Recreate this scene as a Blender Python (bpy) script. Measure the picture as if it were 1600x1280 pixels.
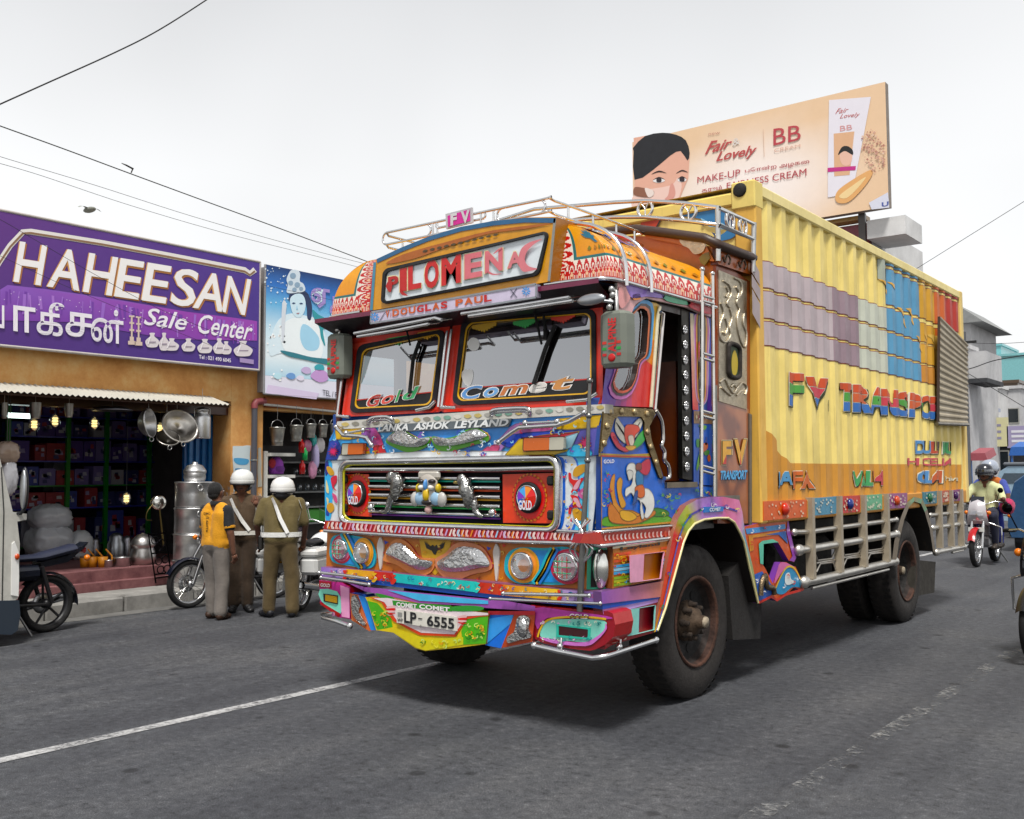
import bpy, math, random
from math import sin, cos, tan, pi, radians, atan2, sqrt, hypot
from mathutils import Vector, Matrix, geometry
random.seed(7)
for _o in list(bpy.data.objects): bpy.data.objects.remove(_o)
SC = bpy.context.scene
COL = SC.collection

# ---------------------------------------------------------------- camera
FPX, YAW, PITCH, ROLL = 1562.1, -.6615, .0631, -.0048      # focal length in px of a 1600 px wide picture
CAM = Vector((3.2011, -4.9391, 1.543))
_f = Vector((sin(YAW)*cos(PITCH), cos(YAW)*cos(PITCH), sin(PITCH)))
_r = Vector((cos(YAW), -sin(YAW), 0)); _u = _r.cross(_f)
RGT = cos(ROLL)*_r + sin(ROLL)*_u; UPV = -sin(ROLL)*_r + cos(ROLL)*_u; FWD = _f
cd = bpy.data.cameras.new('camera'); cam = bpy.data.objects.new('camera', cd); COL.objects.link(cam)
cd.sensor_fit = 'HORIZONTAL'; cd.sensor_width = 36; cd.lens = FPX/1600*36
cd.clip_start = .05; cd.clip_end = 3000
cam.matrix_world = Matrix(((RGT.x, UPV.x, -FWD.x, CAM.x), (RGT.y, UPV.y, -FWD.y, CAM.y), (RGT.z, UPV.z, -FWD.z, CAM.z), (0, 0, 0, 1)))
SC.camera = cam

# ---------------------------------------------------------------- sky, sun, exposure (bright overcast)
SUN_EL, SUN_AZ = radians(63), radians(140)        # azimuth clockwise from +Y
wd = bpy.data.worlds.new('World'); SC.world = wd; wd.use_nodes = True
nt = wd.node_tree; nt.nodes.clear()
wo = nt.nodes.new('ShaderNodeOutputWorld'); bg = nt.nodes.new('ShaderNodeBackground')
sk = nt.nodes.new('ShaderNodeTexSky'); sk.sky_type = 'NISHITA'; sk.sun_disc = False
sk.sun_elevation = SUN_EL; sk.sun_rotation = SUN_AZ; sk.air_density = 1.2; sk.dust_density = 4
sm_ = nt.nodes.new('ShaderNodeVectorMath'); sm_.operation = 'SCALE'; sm_.inputs['Scale'].default_value = .1
tc = nt.nodes.new('ShaderNodeTexCoord'); sx = nt.nodes.new('ShaderNodeSeparateXYZ')
rp = nt.nodes.new('ShaderNodeValToRGB')
rp.color_ramp.elements[0].position = 0; rp.color_ramp.elements[0].color = (.98, .985, .99, 1)
rp.color_ramp.elements[1].position = .62; rp.color_ramp.elements[1].color = (.55, .555, .565, 1)
e_ = rp.color_ramp.elements.new(.28); e_.color = (.96, .962, .962, 1)
cn = nt.nodes.new('ShaderNodeTexNoise'); cn.inputs['Scale'].default_value = 1.6; cn.inputs['Detail'].default_value = 3
cm = nt.nodes.new('ShaderNodeMapRange'); cm.inputs[1].default_value = .3; cm.inputs[2].default_value = .7
cm.inputs[3].default_value = .84; cm.inputs[4].default_value = 1.06
cv = nt.nodes.new('ShaderNodeVectorMath'); cv.operation = 'SCALE'
mx = nt.nodes.new('ShaderNodeMix'); mx.data_type = 'RGBA'; mx.inputs[0].default_value = .9
L_ = nt.links.new
L_(sk.outputs[0], sm_.inputs[0]); L_(tc.outputs['Generated'], sx.inputs[0]); L_(sx.outputs['Z'], rp.inputs[0])
L_(tc.outputs['Generated'], cn.inputs['Vector']); L_(cn.outputs['Fac'], cm.inputs[0])
L_(rp.outputs[0], cv.inputs[0]); L_(cm.outputs[0], cv.inputs['Scale'])
L_(sm_.outputs[0], mx.inputs[6]); L_(cv.outputs[0], mx.inputs[7]); L_(mx.outputs[2], bg.inputs[0])
bg.inputs[1].default_value = .82; L_(bg.outputs[0], wo.inputs[0])
sd = bpy.data.lights.new('sun', 'SUN'); sd.energy = 3.2; sd.angle = radians(13); sd.color = (1, .97, .92)
so = bpy.data.objects.new('sun', sd); COL.objects.link(so)
_sd = Vector((sin(SUN_AZ)*cos(SUN_EL), cos(SUN_AZ)*cos(SUN_EL), sin(SUN_EL)))
so.rotation_euler = (-_sd).to_track_quat('-Z', 'Y').to_euler(); so.location = (0, 0, 30)
vs = SC.view_settings; vs.view_transform = 'Standard'; vs.look = 'None'; vs.exposure = 0.47; vs.gamma = 1; vs.use_curve_mapping = False

# ---------------------------------------------------------------- measuring: where a sight line meets a real plane
def ray(x, y): return FWD + RGT*((x-800)/FPX) - UPV*((y-640)/FPX)
def hit(x, y, p, n):
    d = ray(x, y); n = Vector(n); return CAM + d*((Vector(p)-CAM).dot(n)/d.dot(n))
def F(x, y, Y=0): return hit(x, y, (0, Y, 0), (0, 1, 0))          # on a plane across the truck
def S(x, y, X=0): return hit(x, y, (X, 0, 0), (1, 0, 0))          # on a plane along the street
SLOPE = .022
def gz(x): return SLOPE*(x+2.3) if x < -2.3 else 0.
def G(x, y):
    p = hit(x, y, (0, 0, 0), (0, 0, 1))
    if p.x < -2.3: p = hit(x, y, (-2.3, 0, 0), (-SLOPE, 0, 1))
    return p
def zoom(x0, y0, k): return lambda pts: [(x0+a/k, y0+b/k) for a, b in pts]
ZA = zoom(480, 480, 3.2)        # cab front
ZB = zoom(480, 780, 3.2)        # lower front
ZC = zoom(520, 280, 4)          # roof sign
ZD = zoom(840, 280, 3.764)      # roof side
ZE = zoom(900, 580, 3.369)      # side art
ZF = zoom(860, 800, 4)          # wheel
ZG = zoom(1160, 380, 4.2105)    # container upper
ZH = zoom(1160, 660, 4.2105)    # container lower
ZI = zoom(720, 640, 5.817)      # grille near half
ZJ = zoom(960, 470, 4.412)      # door
ZK = zoom(960, 280, 6.4)        # rack
ZL = zoom(500, 640, 5.817)      # grille far half
def spl(pts, n=5, closed=True):
    out = []; N = len(pts); pts = [Vector(p) for p in pts]
    for i in range(N if closed else N-1):
        if closed: a, b, c, d = pts[i-1], pts[i], pts[(i+1) % N], pts[(i+2) % N]
        else: a, b, c, d = pts[max(i-1, 0)], pts[i], pts[i+1], pts[min(i+2, N-1)]
        for k in range(n):
            t = k/n
            out.append(.5*((2*b)+(c-a)*t+(2*a-5*b+4*c-d)*t*t+(3*b-a-3*c+d)*t**3))
    if not closed: out.append(pts[-1])
    return [tuple(p) for p in out]

# ---------------------------------------------------------------- colours and materials
def h(s):
    v = [int(s[i:i+2], 16)/255 for i in (0, 2, 4)]
    return tuple(x/12.92 if x <= .04045 else ((x+.055)/1.055)**2.4 for x in v)
WHITE = h('e9e9e6'); BLACK = h('0c0c0e'); CHR = (.78, .78, .78); STEEL = (.55, .55, .54); DARK = h('17171a')
MATS = {}
def mat(kind):
    """one procedural material per surface finish; the colour comes from the Col attribute"""
    if kind in MATS: return MATS[kind]
    P = dict(paint=(.34, 0, .15, 11, .03), gloss=(.2, 0, .06, 5, .0), matte=(.75, 0, .14, 4, .03), chrome=(.16, 1, .15, 9, .02), steel=(.34, 1, .22, 7, .03),
             brass=(.36, 1, .25, 22, .25), rubber=(.78, 0, .35, 12, .15), cloth=(.9, 0, .12, 14, .25), skin=(.55, 0, .10, 20, .03), plastic=(.42, 0, .06, 6, .01),
             rust=(.85, 0, .6, 9, .3), print=(.5, 0, .03, 3, .0), emboss=(.2, 1, .2, 9, .5), wrap=(.13, 0, .3, 7, .5), leather=(.5, 0, .1, 40, .1), grimy=(.5, 0, .16, 2.6, .04))[kind]
    rough, metal, var, sc, bump = P
    m = bpy.data.materials.new(kind); m.use_nodes = True; t = m.node_tree; b = t.nodes['Principled BSDF']; L = t.links.new
    at = t.nodes.new('ShaderNodeAttribute'); at.attribute_name = 'Col'
    tc = t.nodes.new('ShaderNodeTexCoord'); ns = t.nodes.new('ShaderNodeTexNoise'); ns.inputs['Scale'].default_value = sc; ns.inputs['Detail'].default_value = 6; ns.inputs['Roughness'].default_value = .65
    gm = t.nodes.new('ShaderNodeNewGeometry')
    L(gm.outputs['Position'], ns.inputs['Vector'])
    mr = t.nodes.new('ShaderNodeMapRange'); mr.inputs[1].default_value = .3; mr.inputs[2].default_value = .75; mr.inputs[3].default_value = 1; mr.inputs[4].default_value = 1-var*1.6
    L(ns.outputs['Fac'], mr.inputs[0])
    sc_ = t.nodes.new('ShaderNodeVectorMath'); sc_.operation = 'SCALE'; L(at.outputs['Color'], sc_.inputs[0]); L(mr.outputs[0], sc_.inputs['Scale']); L(sc_.outputs[0], b.inputs['Base Color'])
    r2 = t.nodes.new('ShaderNodeMapRange'); r2.inputs[1].default_value = .3; r2.inputs[2].default_value = .7; r2.inputs[3].default_value = rough*.85; r2.inputs[4].default_value = min(1, rough*1.3+.04)
    L(ns.outputs['Fac'], r2.inputs[0]); L(r2.outputs[0], b.inputs['Roughness']); b.inputs['Metallic'].default_value = metal
    if bump:
        n2 = t.nodes.new('ShaderNodeTexNoise'); n2.inputs['Scale'].default_value = sc*5; n2.inputs['Detail'].default_value = 4; L(gm.outputs['Position'], n2.inputs['Vector'])
        bp = t.nodes.new('ShaderNodeBump'); bp.inputs['Strength'].default_value = min(1, bump*2); bp.inputs['Distance'].default_value = .01; L(n2.outputs['Fac'], bp.inputs['Height']); L(bp.outputs[0], b.inputs['Normal'])
    if kind == 'grimy':        # rain streaks and rust below the ribs
        mu = t.nodes.new('ShaderNodeVectorMath'); mu.operation = 'MULTIPLY'; mu.inputs[1].default_value = (9, 9, .55); L(gm.outputs['Position'], mu.inputs[0])
        n4 = t.nodes.new('ShaderNodeTexNoise'); n4.inputs['Scale'].default_value = 2.2; n4.inputs['Detail'].default_value = 7; n4.inputs['Roughness'].default_value = .75; L(mu.outputs[0], n4.inputs['Vector'])
        m4 = t.nodes.new('ShaderNodeMapRange'); m4.inputs[1].default_value = .56; m4.inputs[2].default_value = .8; m4.inputs[4].default_value = .55; L(n4.outputs['Fac'], m4.inputs[0])
        x4 = t.nodes.new('ShaderNodeMix'); x4.data_type = 'RGBA'; x4.inputs[7].default_value = (.12, .07, .035, 1); L(m4.outputs[0], x4.inputs[0]); L(sc_.outputs[0], x4.inputs[6]); L(x4.outputs[2], b.inputs['Base Color'])
    if kind in ('paint', 'gloss'): b.inputs['Coat Weight'].default_value = .25; b.inputs['Coat Roughness'].default_value = .12
    if kind == 'cloth': b.inputs['Sheen Weight'].default_value = .1
    MATS[kind] = m; return m
def nodemat(name):
    m = bpy.data.materials.new(name); m.use_nodes = True; t = m.node_tree; return m, t, t.nodes['Principled BSDF'], t.links.new
def noise(t, scale, detail=5, rough=.6, pos=True):
    n = t.nodes.new('ShaderNodeTexNoise'); n.inputs['Scale'].default_value = scale; n.inputs['Detail'].default_value = detail; n.inputs['Roughness'].default_value = rough
    g = t.nodes.new('ShaderNodeNewGeometry'); t.links.new(g.outputs['Position'], n.inputs['Vector']); return n
def ramp(t, src, stops, const=False):
    r = t.nodes.new('ShaderNodeValToRGB'); cr = r.color_ramp
    if const: cr.interpolation = 'CONSTANT'
    cr.elements[0].position = stops[0][0]; cr.elements[0].color = (*stops[0][1], 1)
    cr.elements[1].position = stops[-1][0]; cr.elements[1].color = (*stops[-1][1], 1)
    for p, c in stops[1:-1]: cr.elements.new(p).color = (*c, 1)
    t.links.new(src, r.inputs[0]); return r
def glassmat(name, tint, gl, rough=.02):
    m = bpy.data.materials.new(name); m.use_nodes = True; t = m.node_tree; t.nodes.clear(); L = t.links.new
    o = t.nodes.new('ShaderNodeOutputMaterial'); a = t.nodes.new('ShaderNodeBsdfTransparent'); a.inputs[0].default_value = (*tint, 1)
    g = t.nodes.new('ShaderNodeBsdfGlossy'); g.inputs['Roughness'].default_value = rough; g.inputs[0].default_value = (.95, .97, 1, 1)
    lw = t.nodes.new('ShaderNodeLayerWeight'); lw.inputs[0].default_value = .5
    mr = t.nodes.new('ShaderNodeMapRange'); mr.inputs[3].default_value = gl; mr.inputs[4].default_value = min(1, gl+.35); L(lw.outputs['Facing'], mr.inputs[0])
    x = t.nodes.new('ShaderNodeMixShader'); L(mr.outputs[0], x.inputs[0]); L(a.outputs[0], x.inputs[1]); L(g.outputs[0], x.inputs[2]); L(x.outputs[0], o.inputs[0])
    MATS[name] = m; return m
glassmat('windscreen', (.42, .44, .45), .33); glassmat('clear', (.9, .92, .93), .12); glassmat('lens', (.9, .9, .9), .3, .05)
def emis(name, col, st):
    m, t, b, L = nodemat(name); b.inputs['Base Color'].default_value = (*col, 1); b.inputs['Emission Color'].default_value = (*col, 1); b.inputs['Emission Strength'].default_value = st; MATS[name] = m
emis('tube_light', (.8, 1, .95), 2.2); emis('packet_glow', (1, .75, .3), 1.3)  # the amber glow is added, standing in for reflections on gold packets

# ---------------------------------------------------------------- lettering (flat print)
_TX = {}
def glyphs(s, bold=.012, shear=0):
    k = (s, bold, shear)
    if k in _TX: return _TX[k]
    cu = bpy.data.curves.new('t', 'FONT'); cu.body = s; cu.size = 1; cu.offset = bold; cu.shear = shear; cu.resolution_u = 3; cu.fill_mode = 'FRONT'
    o = bpy.data.objects.new('t', cu); COL.objects.link(o)
    me = bpy.data.meshes.new_from_object(o.evaluated_get(bpy.context.evaluated_depsgraph_get()))
    v = [(p.co.x, p.co.y) for p in me.vertices]; f = [tuple(p.vertices) for p in me.polygons]
    bpy.data.objects.remove(o); bpy.data.curves.remove(cu); bpy.data.meshes.remove(me)
    if not v: _TX[k] = ([], []); return _TX[k]
    x0 = min(a for a, b in v); x1 = max(a for a, b in v); y0 = min(b for a, b in v); y1 = max(b for a, b in v)
    v = [((a-x0)/(x1-x0), (b-y0)/(y1-y0)) for a, b in v]; _TX[k] = (v, f); return _TX[k]
def bil(q, a, b):           # q: bottom-left, bottom-right, top-right, top-left
    return (q[0]*(1-a)+q[1]*a)*(1-b) + (q[3]*(1-a)+q[2]*a)*b

# ---------------------------------------------------------------- mesh building
class MB:
    def __init__(s, col=(.5, .5, .5)): s.v = []; s.f = []; s.c = []; s.s = []; s.col = col
    def add(s, vs, fs, col=None, smooth=False):
        n = len(s.v); s.v.extend([tuple(p) for p in vs]); col = col if col is not None else s.col
        for f in fs: s.f.append(tuple(i+n for i in f)); s.c.append(col); s.s.append(smooth)
    def poly(s, pts, col=None):            # col: rgb or one rgb per corner
        n = len(s.v); s.v.extend([tuple(p) for p in pts]); s.f.append(tuple(range(n, n+len(pts)))); s.c.append(col if col is not None else s.col); s.s.append(False)
    def prism(s, pts, vec, col=None, side=None, back=True):      # pts = front outline; vec points to the back
        pts = [Vector(p) for p in pts]; vec = Vector(vec); n = len(pts); b = [p+vec for p in pts]
        s.poly(pts, col); side = side if side is not None else (col if col is None or not isinstance(col[0], tuple) else col[0])
        if back: s.poly(list(reversed(b)), side)
        for i in range(n): s.poly([pts[i], b[i], b[(i+1) % n], pts[(i+1) % n]], side)
    def box(s, a, b, col=None):
        x0, y0, z0 = a; x1, y1, z1 = b
        s.add([(x0, y0, z0), (x1, y0, z0), (x1, y1, z0), (x0, y1, z0), (x0, y0, z1), (x1, y0, z1), (x1, y1, z1), (x0, y1, z1)],
              [(0, 3, 2, 1), (4, 5, 6, 7), (0, 1, 5, 4), (1, 2, 6, 5), (2, 3, 7, 6), (3, 0, 4, 7)], col)
    def bbox(s, a, b, r=.01, col=None):     # box with chamfered edges
        a = Vector(a); b = Vector(b); c = (a+b)/2; hs = (b-a)/2; r = min(r, min(hs)*.9); n = len(s.v); vs = []; idx = {}
        for sx in (-1, 1):
            for sy in (-1, 1):
                for sz in (-1, 1):
                    for ax in range(3):
                        d = [hs[0]-r, hs[1]-r, hs[2]-r]; d[ax] = hs[ax]
                        idx[(sx, sy, sz, ax)] = len(vs); vs.append((c.x+sx*d[0], c.y+sy*d[1], c.z+sz*d[2]))
        fs = []
        for ax in range(3):
            o1, o2 = [(1, 2), (2, 0), (0, 1)][ax]
            for sg in (-1, 1):
                q = []
                for p1, p2 in ((-1, -1), (1, -1), (1, 1), (-1, 1)):
                    k = [0, 0, 0]; k[ax] = sg; k[o1] = p1; k[o2] = p2; q.append(idx[(*k, ax)])
                fs.append(tuple(q if sg > 0 else q[::-1]))
            for p1 in (-1, 1):
                for p2 in (-1, 1):      # edges along ax
                    k0 = [0, 0, 0]; k0[ax] = -1; k0[o1] = p1; k0[o2] = p2; k1 = k0[:]; k1[ax] = 1
                    q = [idx[(*k0, o1)], idx[(*k1, o1)], idx[(*k1, o2)], idx[(*k0, o2)]]
                    fs.append(tuple(q if p1*p2 < 0 else q[::-1]))
        for sx in (-1, 1):
            for sy in (-1, 1):
                for sz in (-1, 1):
                    q = [idx[(sx, sy, sz, i)] for i in range(3)]; fs.append(tuple(q if sx*sy*sz > 0 else q[::-1]))
        s.add(vs, fs, col)
    def tube(s, path, r, n=8, col=None, closed=False, cap=True):
        P = [Vector(p) for p in path]; N = len(P); rr = r if isinstance(r, (list, tuple)) else [r]*N
        T = []
        for i in range(N):
            a = P[i-1] if (i > 0 or closed) else P[i]; b = P[(i+1) % N] if (i < N-1 or closed) else P[i]
            d = (b-a); T.append(d.normalized() if d.length > 1e-9 else Vector((0, 0, 1)))
        up = Vector((0, 0, 1)) if abs(T[0].z) < .9 else Vector((1, 0, 0)); x = T[0].cross(up).normalized(); vs = []; fs = []
        for i in range(N):
            x = (x - T[i]*x.dot(T[i])); x = x.normalized() if x.length > 1e-6 else T[i].orthogonal().normalized(); y = T[i].cross(x)
            for k in range(n):
                a = 2*pi*k/n; vs.append(P[i]+(x*cos(a)+y*sin(a))*rr[i])
        for i in range(N if closed else N-1):
            j = (i+1) % N
            for k in range(n): k2 = (k+1) % n; fs.append((i*n+k, i*n+k2, j*n+k2, j*n+k))
        s.add(vs, fs, col, True)
        if cap and not closed: s.add(vs[:n], [tuple(range(n))[::-1]], col); s.add(vs[-n:], [tuple(range(n))], col)
    def lathe(s, prof, o, ax=(0, 0, 1), n=24, col=None, cols=None, sweep=None, sy=1.):     # prof: (radius, height along the axis)
        ax = Vector(ax).normalized(); x = ax.orthogonal().normalized() if abs(ax.z) < .99 else Vector((1, 0, 0)); y = ax.cross(x); o = Vector(o); vs = []; n0 = len(s.v)
        for r, hh in prof:
            for k in range(n):
                a = 2*pi*k/n; vs.append(o+ax*hh+(x*cos(a)+y*sin(a)*sy)*r)
        s.v.extend([tuple(p) for p in vs])
        for i in range(len(prof)-1):
            c = cols[i] if cols else (col if col is not None else s.col)
            for k in range(n):
                k2 = (k+1) % n; s.f.append((n0+i*n+k, n0+i*n+k2, n0+(i+1)*n+k2, n0+(i+1)*n+k)); s.c.append(c); s.s.append(True)
    def ball(s, c, r, n=12, col=None, m=None):
        r = r if isinstance(r, (tuple, list)) else (r, r, r); m = m or n//2+1; vs = []; fs = []
        for i in range(m+1):
            t = pi*i/m
            for k in range(n): a = 2*pi*k/n; vs.append((c[0]+r[0]*sin(t)*cos(a), c[1]+r[1]*sin(t)*sin(a), c[2]+r[2]*cos(t)))
        for i in range(m):
            for k in range(n): k2 = (k+1) % n; fs.append((i*n+k, (i+1)*n+k, (i+1)*n+k2, i*n+k2))
        s.add(vs, fs, col, True)
    def grid(s, fn, nu, nv, colfn=None, smooth=True, wrap=False):
        vs = [fn(i/nu, j/nv) for i in range(nu+1) for j in range(nv+1)]; n0 = len(s.v); s.v.extend([tuple(p) for p in vs])
        for i in range(nu):
            for j in range(nv):
                s.f.append((n0+i*(nv+1)+j, n0+(i+1)*(nv+1)+j, n0+(i+1)*(nv+1)+j+1, n0+i*(nv+1)+j+1)); s.c.append(colfn((i+.5)/nu, (j+.5)/nv) if colfn else s.col); s.s.append(smooth)
    def text(s, txt, quad, col=None, bold=.012, shear=0, band=None):
        v, f = glyphs(txt, bold, shear); q = [Vector(p) for p in quad]
        if band:
            for t in f:
                b = sum(v[i][1] for i in t)/len(t); s.add([bil(q, *v[i]) for i in t], [tuple(range(len(t)))], band(b))
        elif max(map(ord, txt)) > 800:      # overlapping contours: lift the faces one by one
            nn = (q[1]-q[0]).cross(q[3]-q[0]).normalized()
            for k, t in enumerate(f): s.add([bil(q, *v[i])+nn*(k % 11)*.0004 for i in t], [tuple(range(len(t)))], col)
        else: s.add([bil(q, a, b) for a, b in v], f, col)
    def build(s, name, kind='paint', parent=None, **kw): return build(s, name, kind, parent, **kw)
ORG = {}
def build(mb, name, kind='paint', parent=None, label=None, cat=None, group=None, okind=None, keep=False):
    assert mb.v, name
    n = len(mb.v); lo = [min(p[i] for p in mb.v) for i in range(3)]; hi = [max(p[i] for p in mb.v) for i in range(3)]
    o0 = Vector((0, 0, 0)) if keep else Vector(((lo[0]+hi[0])/2, (lo[1]+hi[1])/2, lo[2]))
    me = bpy.data.meshes.new(name); me.from_pydata([(p[0]-o0.x, p[1]-o0.y, p[2]-o0.z) for p in mb.v], [], mb.f)
    me.polygons.foreach_set('use_smooth', mb.s)
    ca = me.color_attributes.new('Col', 'FLOAT_COLOR', 'CORNER'); buf = []
    sat = 1.22 if kind in ('paint', 'gloss') else 1
    def vivid(c): l = .3*c[0]+.6*c[1]+.1*c[2]; return tuple(max(0, l+(x-l)*sat) for x in c)
    for f, c in zip(mb.f, mb.c):
        c = [vivid(x) for x in c] if isinstance(c[0], (tuple, list)) else vivid(c)
        if isinstance(c[0], (tuple, list)):
            for k in range(len(f)): q = c[k % len(c)]; buf += [q[0], q[1], q[2], 1.]
        else: buf += [c[0], c[1], c[2], 1.]*len(f)
    ca.data.foreach_set('color', buf)
    me.materials.append(kind if not isinstance(kind, str) else (MATS[kind] if kind in MATS else mat(kind))); me.validate(); me.update()
    o = bpy.data.objects.new(name, me); COL.objects.link(o)
    if parent is not None: o.parent = parent; o.location = o0-ORG[parent]
    else: o.location = o0
    ORG[o] = o0; return tag(o, label, cat, group, okind)
def tag(o, label=None, cat=None, group=None, okind=None):
    if label: o['label'] = label
    if cat: o['category'] = cat
    if group: o['group'] = group
    if okind: o['kind'] = okind
    return o
def thing(name, label, cat, loc=(0, 0, 0), group=None, rot=None):
    o = bpy.data.objects.new(name, None); COL.objects.link(o); o.empty_display_size = .1; o.location = loc
    ORG[o] = Vector(loc)
    if rot is not None: o.rotation_euler = (0, 0, rot); ORG[o] = Vector((0, 0, 0))      # rot given: the parts are built in the thing's own frame
    return tag(o, label, cat, group)
def clone(o, parent=None, dloc=None):
    c = o.copy(); COL.objects.link(c); c.parent = parent; ORG[c] = ORG[o].copy()
    for ch in o.children: clone(ch, c)
    return c
def lin(a, b, t): return tuple(a[i]+(b[i]-a[i])*t for i in range(3))
def hgrad(pts, c0, c1, ax=0):
    lo = min(p[ax] for p in pts); hi = max(p[ax] for p in pts); return [lin(c0, c1, (p[ax]-lo)/max(1e-6, hi-lo)) for p in pts]
# ================================================================ SETTING: road, pavement, kerb
def asphalt():
    m, t, b, L = nodemat('asphalt')
    n1 = noise(t, 160, 3, .7); n2 = noise(t, .55, 5, .6); n3 = noise(t, 16, 8, .8)
    c1 = ramp(t, n1.outputs['Fac'], [(.3, (.016, .016, .018)), (.48, (.042, .0445, .050)), (.6, (.074, .077, .084)), (.74, (.2, .2, .2))])
    c2 = ramp(t, n2.outputs['Fac'], [(.4, (.8, .81, .85)), (.5, (.96, .97, 1.0)), (.6, (1.14, 1.13, 1.12))])
    c3 = ramp(t, n3.outputs['Fac'], [(.38, (.45, .45, .46)), (.46, (.92, .92, .92)), (.54, (1.06, 1.06, 1.05)), (.64, (1.75, 1.72, 1.68))])
    v = t.nodes.new('ShaderNodeTexVoronoi'); v.inputs['Scale'].default_value = 2.2; v.inputs['Randomness'].default_value = 1; g = t.nodes.new('ShaderNodeNewGeometry'); L(g.outputs['Position'], v.inputs['Vector'])
    c4 = ramp(t, v.outputs['Distance'], [(.0, (.2, .2, .21)), (.08, (.45, .45, .46)), (.115, (1, 1, 1))])
    a = t.nodes.new('ShaderNodeVectorMath'); a.operation = 'MULTIPLY'; L(c1.outputs[0], a.inputs[0]); L(c2.outputs[0], a.inputs[1])
    d = t.nodes.new('ShaderNodeVectorMath'); d.operation = 'MULTIPLY'; L(a.outputs[0], d.inputs[0]); L(c3.outputs[0], d.inputs[1])
    e = t.nodes.new('ShaderNodeVectorMath'); e.operation = 'MULTIPLY'; L(d.outputs[0], e.inputs[0]); L(c4.outputs[0], e.inputs[1]); 
    mu = t.nodes.new('ShaderNodeVectorMath'); mu.operation = 'MULTIPLY'; mu.inputs[1].default_value = (1.5, .07, 1); L(g.outputs['Position'], mu.inputs[0]); n5 = t.nodes.new('ShaderNodeTexNoise'); n5.inputs['Scale'].default_value = 1.3; n5.inputs['Detail'].default_value = 6; L(mu.outputs[0], n5.inputs['Vector'])
    c5 = ramp(t, n5.outputs['Fac'], [(.38, (.78, .78, .8)), (.5, (1, 1, 1)), (.62, (1.2, 1.18, 1.15))]); k5 = t.nodes.new('ShaderNodeVectorMath'); k5.operation = 'MULTIPLY'; L(e.outputs[0], k5.inputs[0]); L(c5.outputs[0], k5.inputs[1]); L(k5.outputs[0], b.inputs['Base Color'])
    bp = t.nodes.new('ShaderNodeBump'); bp.inputs['Strength'].default_value = .5; bp.inputs['Distance'].default_value = .004; L(n1.outputs['Fac'], bp.inputs['Height']); L(bp.outputs[0], b.inputs['Normal'])
    r = t.nodes.new('ShaderNodeMapRange'); r.inputs[3].default_value = .62; r.inputs[4].default_value = .85; L(n2.outputs['Fac'], r.inputs[0]); L(r.outputs[0], b.inputs['Roughness'])
    MATS['asphalt'] = m
asphalt()
def wornpaint(name, lo, hi, col):
    m = bpy.data.materials.new(name); m.use_nodes = True; t = m.node_tree; b = t.nodes['Principled BSDF']; L = t.links.new; out = t.nodes['Material Output']
    n = noise(t, 28, 6, .75); n2 = noise(t, 3, 4, .6)
    s = t.nodes.new('ShaderNodeMath'); s.operation = 'ADD'; L(n.outputs['Fac'], s.inputs[0]); L(n2.outputs['Fac'], s.inputs[1])
    r = t.nodes.new('ShaderNodeMapRange'); r.inputs[1].default_value = lo; r.inputs[2].default_value = hi; L(s.outputs[0], r.inputs[0])
    b.inputs['Base Color'].default_value = (*col, 1); b.inputs['Roughness'].default_value = .75
    tr = t.nodes.new('ShaderNodeBsdfTransparent'); x = t.nodes.new('ShaderNodeMixShader'); L(r.outputs[0], x.inputs[0]); L(tr.outputs[0], x.inputs[1]); L(b.outputs[0], x.inputs[2]); L(x.outputs[0], out.inputs[0]); MATS[name] = m
wornpaint('worn_white', .74, 1.12, (.42, .42, .42)); wornpaint('ghost_white', 1.03, 1.3, (.26, .26, .255))
KX, FX = -8.1, -9.2             # kerb line and shop-front line
b = MB(); ys = [-60, -20, -8, -2, 4, 10, 20, 60, 160, 420]
for y0, y1 in zip(ys, ys[1:]):
    b.poly([(KX, y0, gz(KX)), (-2.3, y0, 0), (-2.3, y1, 0), (KX, y1, gz(KX))]); b.poly([(-2.3, y0, 0), (14, y0, 0), (14, y1, 0), (-2.3, y1, 0)])
b.build('road', 'asphalt', okind='structure', label='grey asphalt street with dark oil spots', keep=True)
b = MB(h('6b675f')); b.poly([(-1500, -1500, -.4), (1500, -1500, -.4), (1500, 1500, -.4), (-1500, 1500, -.4)]); b.build('ground', 'matte', okind='structure', keep=True)
def lx(y): return -2.345+.0246*(y-1)*0.5
b = MB(); N = 40
for i in range(N):
    y0 = -8+i*.75; y1 = y0+.75; w = .055
    b.poly([(lx(y0)-w, y0, .004+gz(lx(y0)-w)), (lx(y0)+w, y0, .004), (lx(y1)+w, y1, .004), (lx(y1)-w, y1, .004+gz(lx(y1)-w))])
b.build('lane_marking', 'worn_white', okind='structure', label='worn white centre line painted on the asphalt')
b = MB(); b.poly([(1.18, -3, .004), (1.29, -3, .004), (1.33, 9, .004), (1.22, 9, .004)]); b.build('edge_marking', 'ghost_white', okind='structure', label='nearly worn away white edge line right of the truck')
def concrete(name, c0, c1, sc=3):
    m, t, b, L = nodemat(name); n = noise(t, sc, 7, .7); n2 = noise(t, 70, 3, .6)
    r = ramp(t, n.outputs['Fac'], [(.3, c0), (.7, c1)]); L(r.outputs[0], b.inputs['Base Color']); b.inputs['Roughness'].default_value = .88
    bp = t.nodes.new('ShaderNodeBump'); bp.inputs['Strength'].default_value = .35; bp.inputs['Distance'].default_value = .006; L(n2.outputs['Fac'], bp.inputs['Height']); L(bp.outputs[0], b.inputs['Normal']); MATS[name] = m
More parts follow.
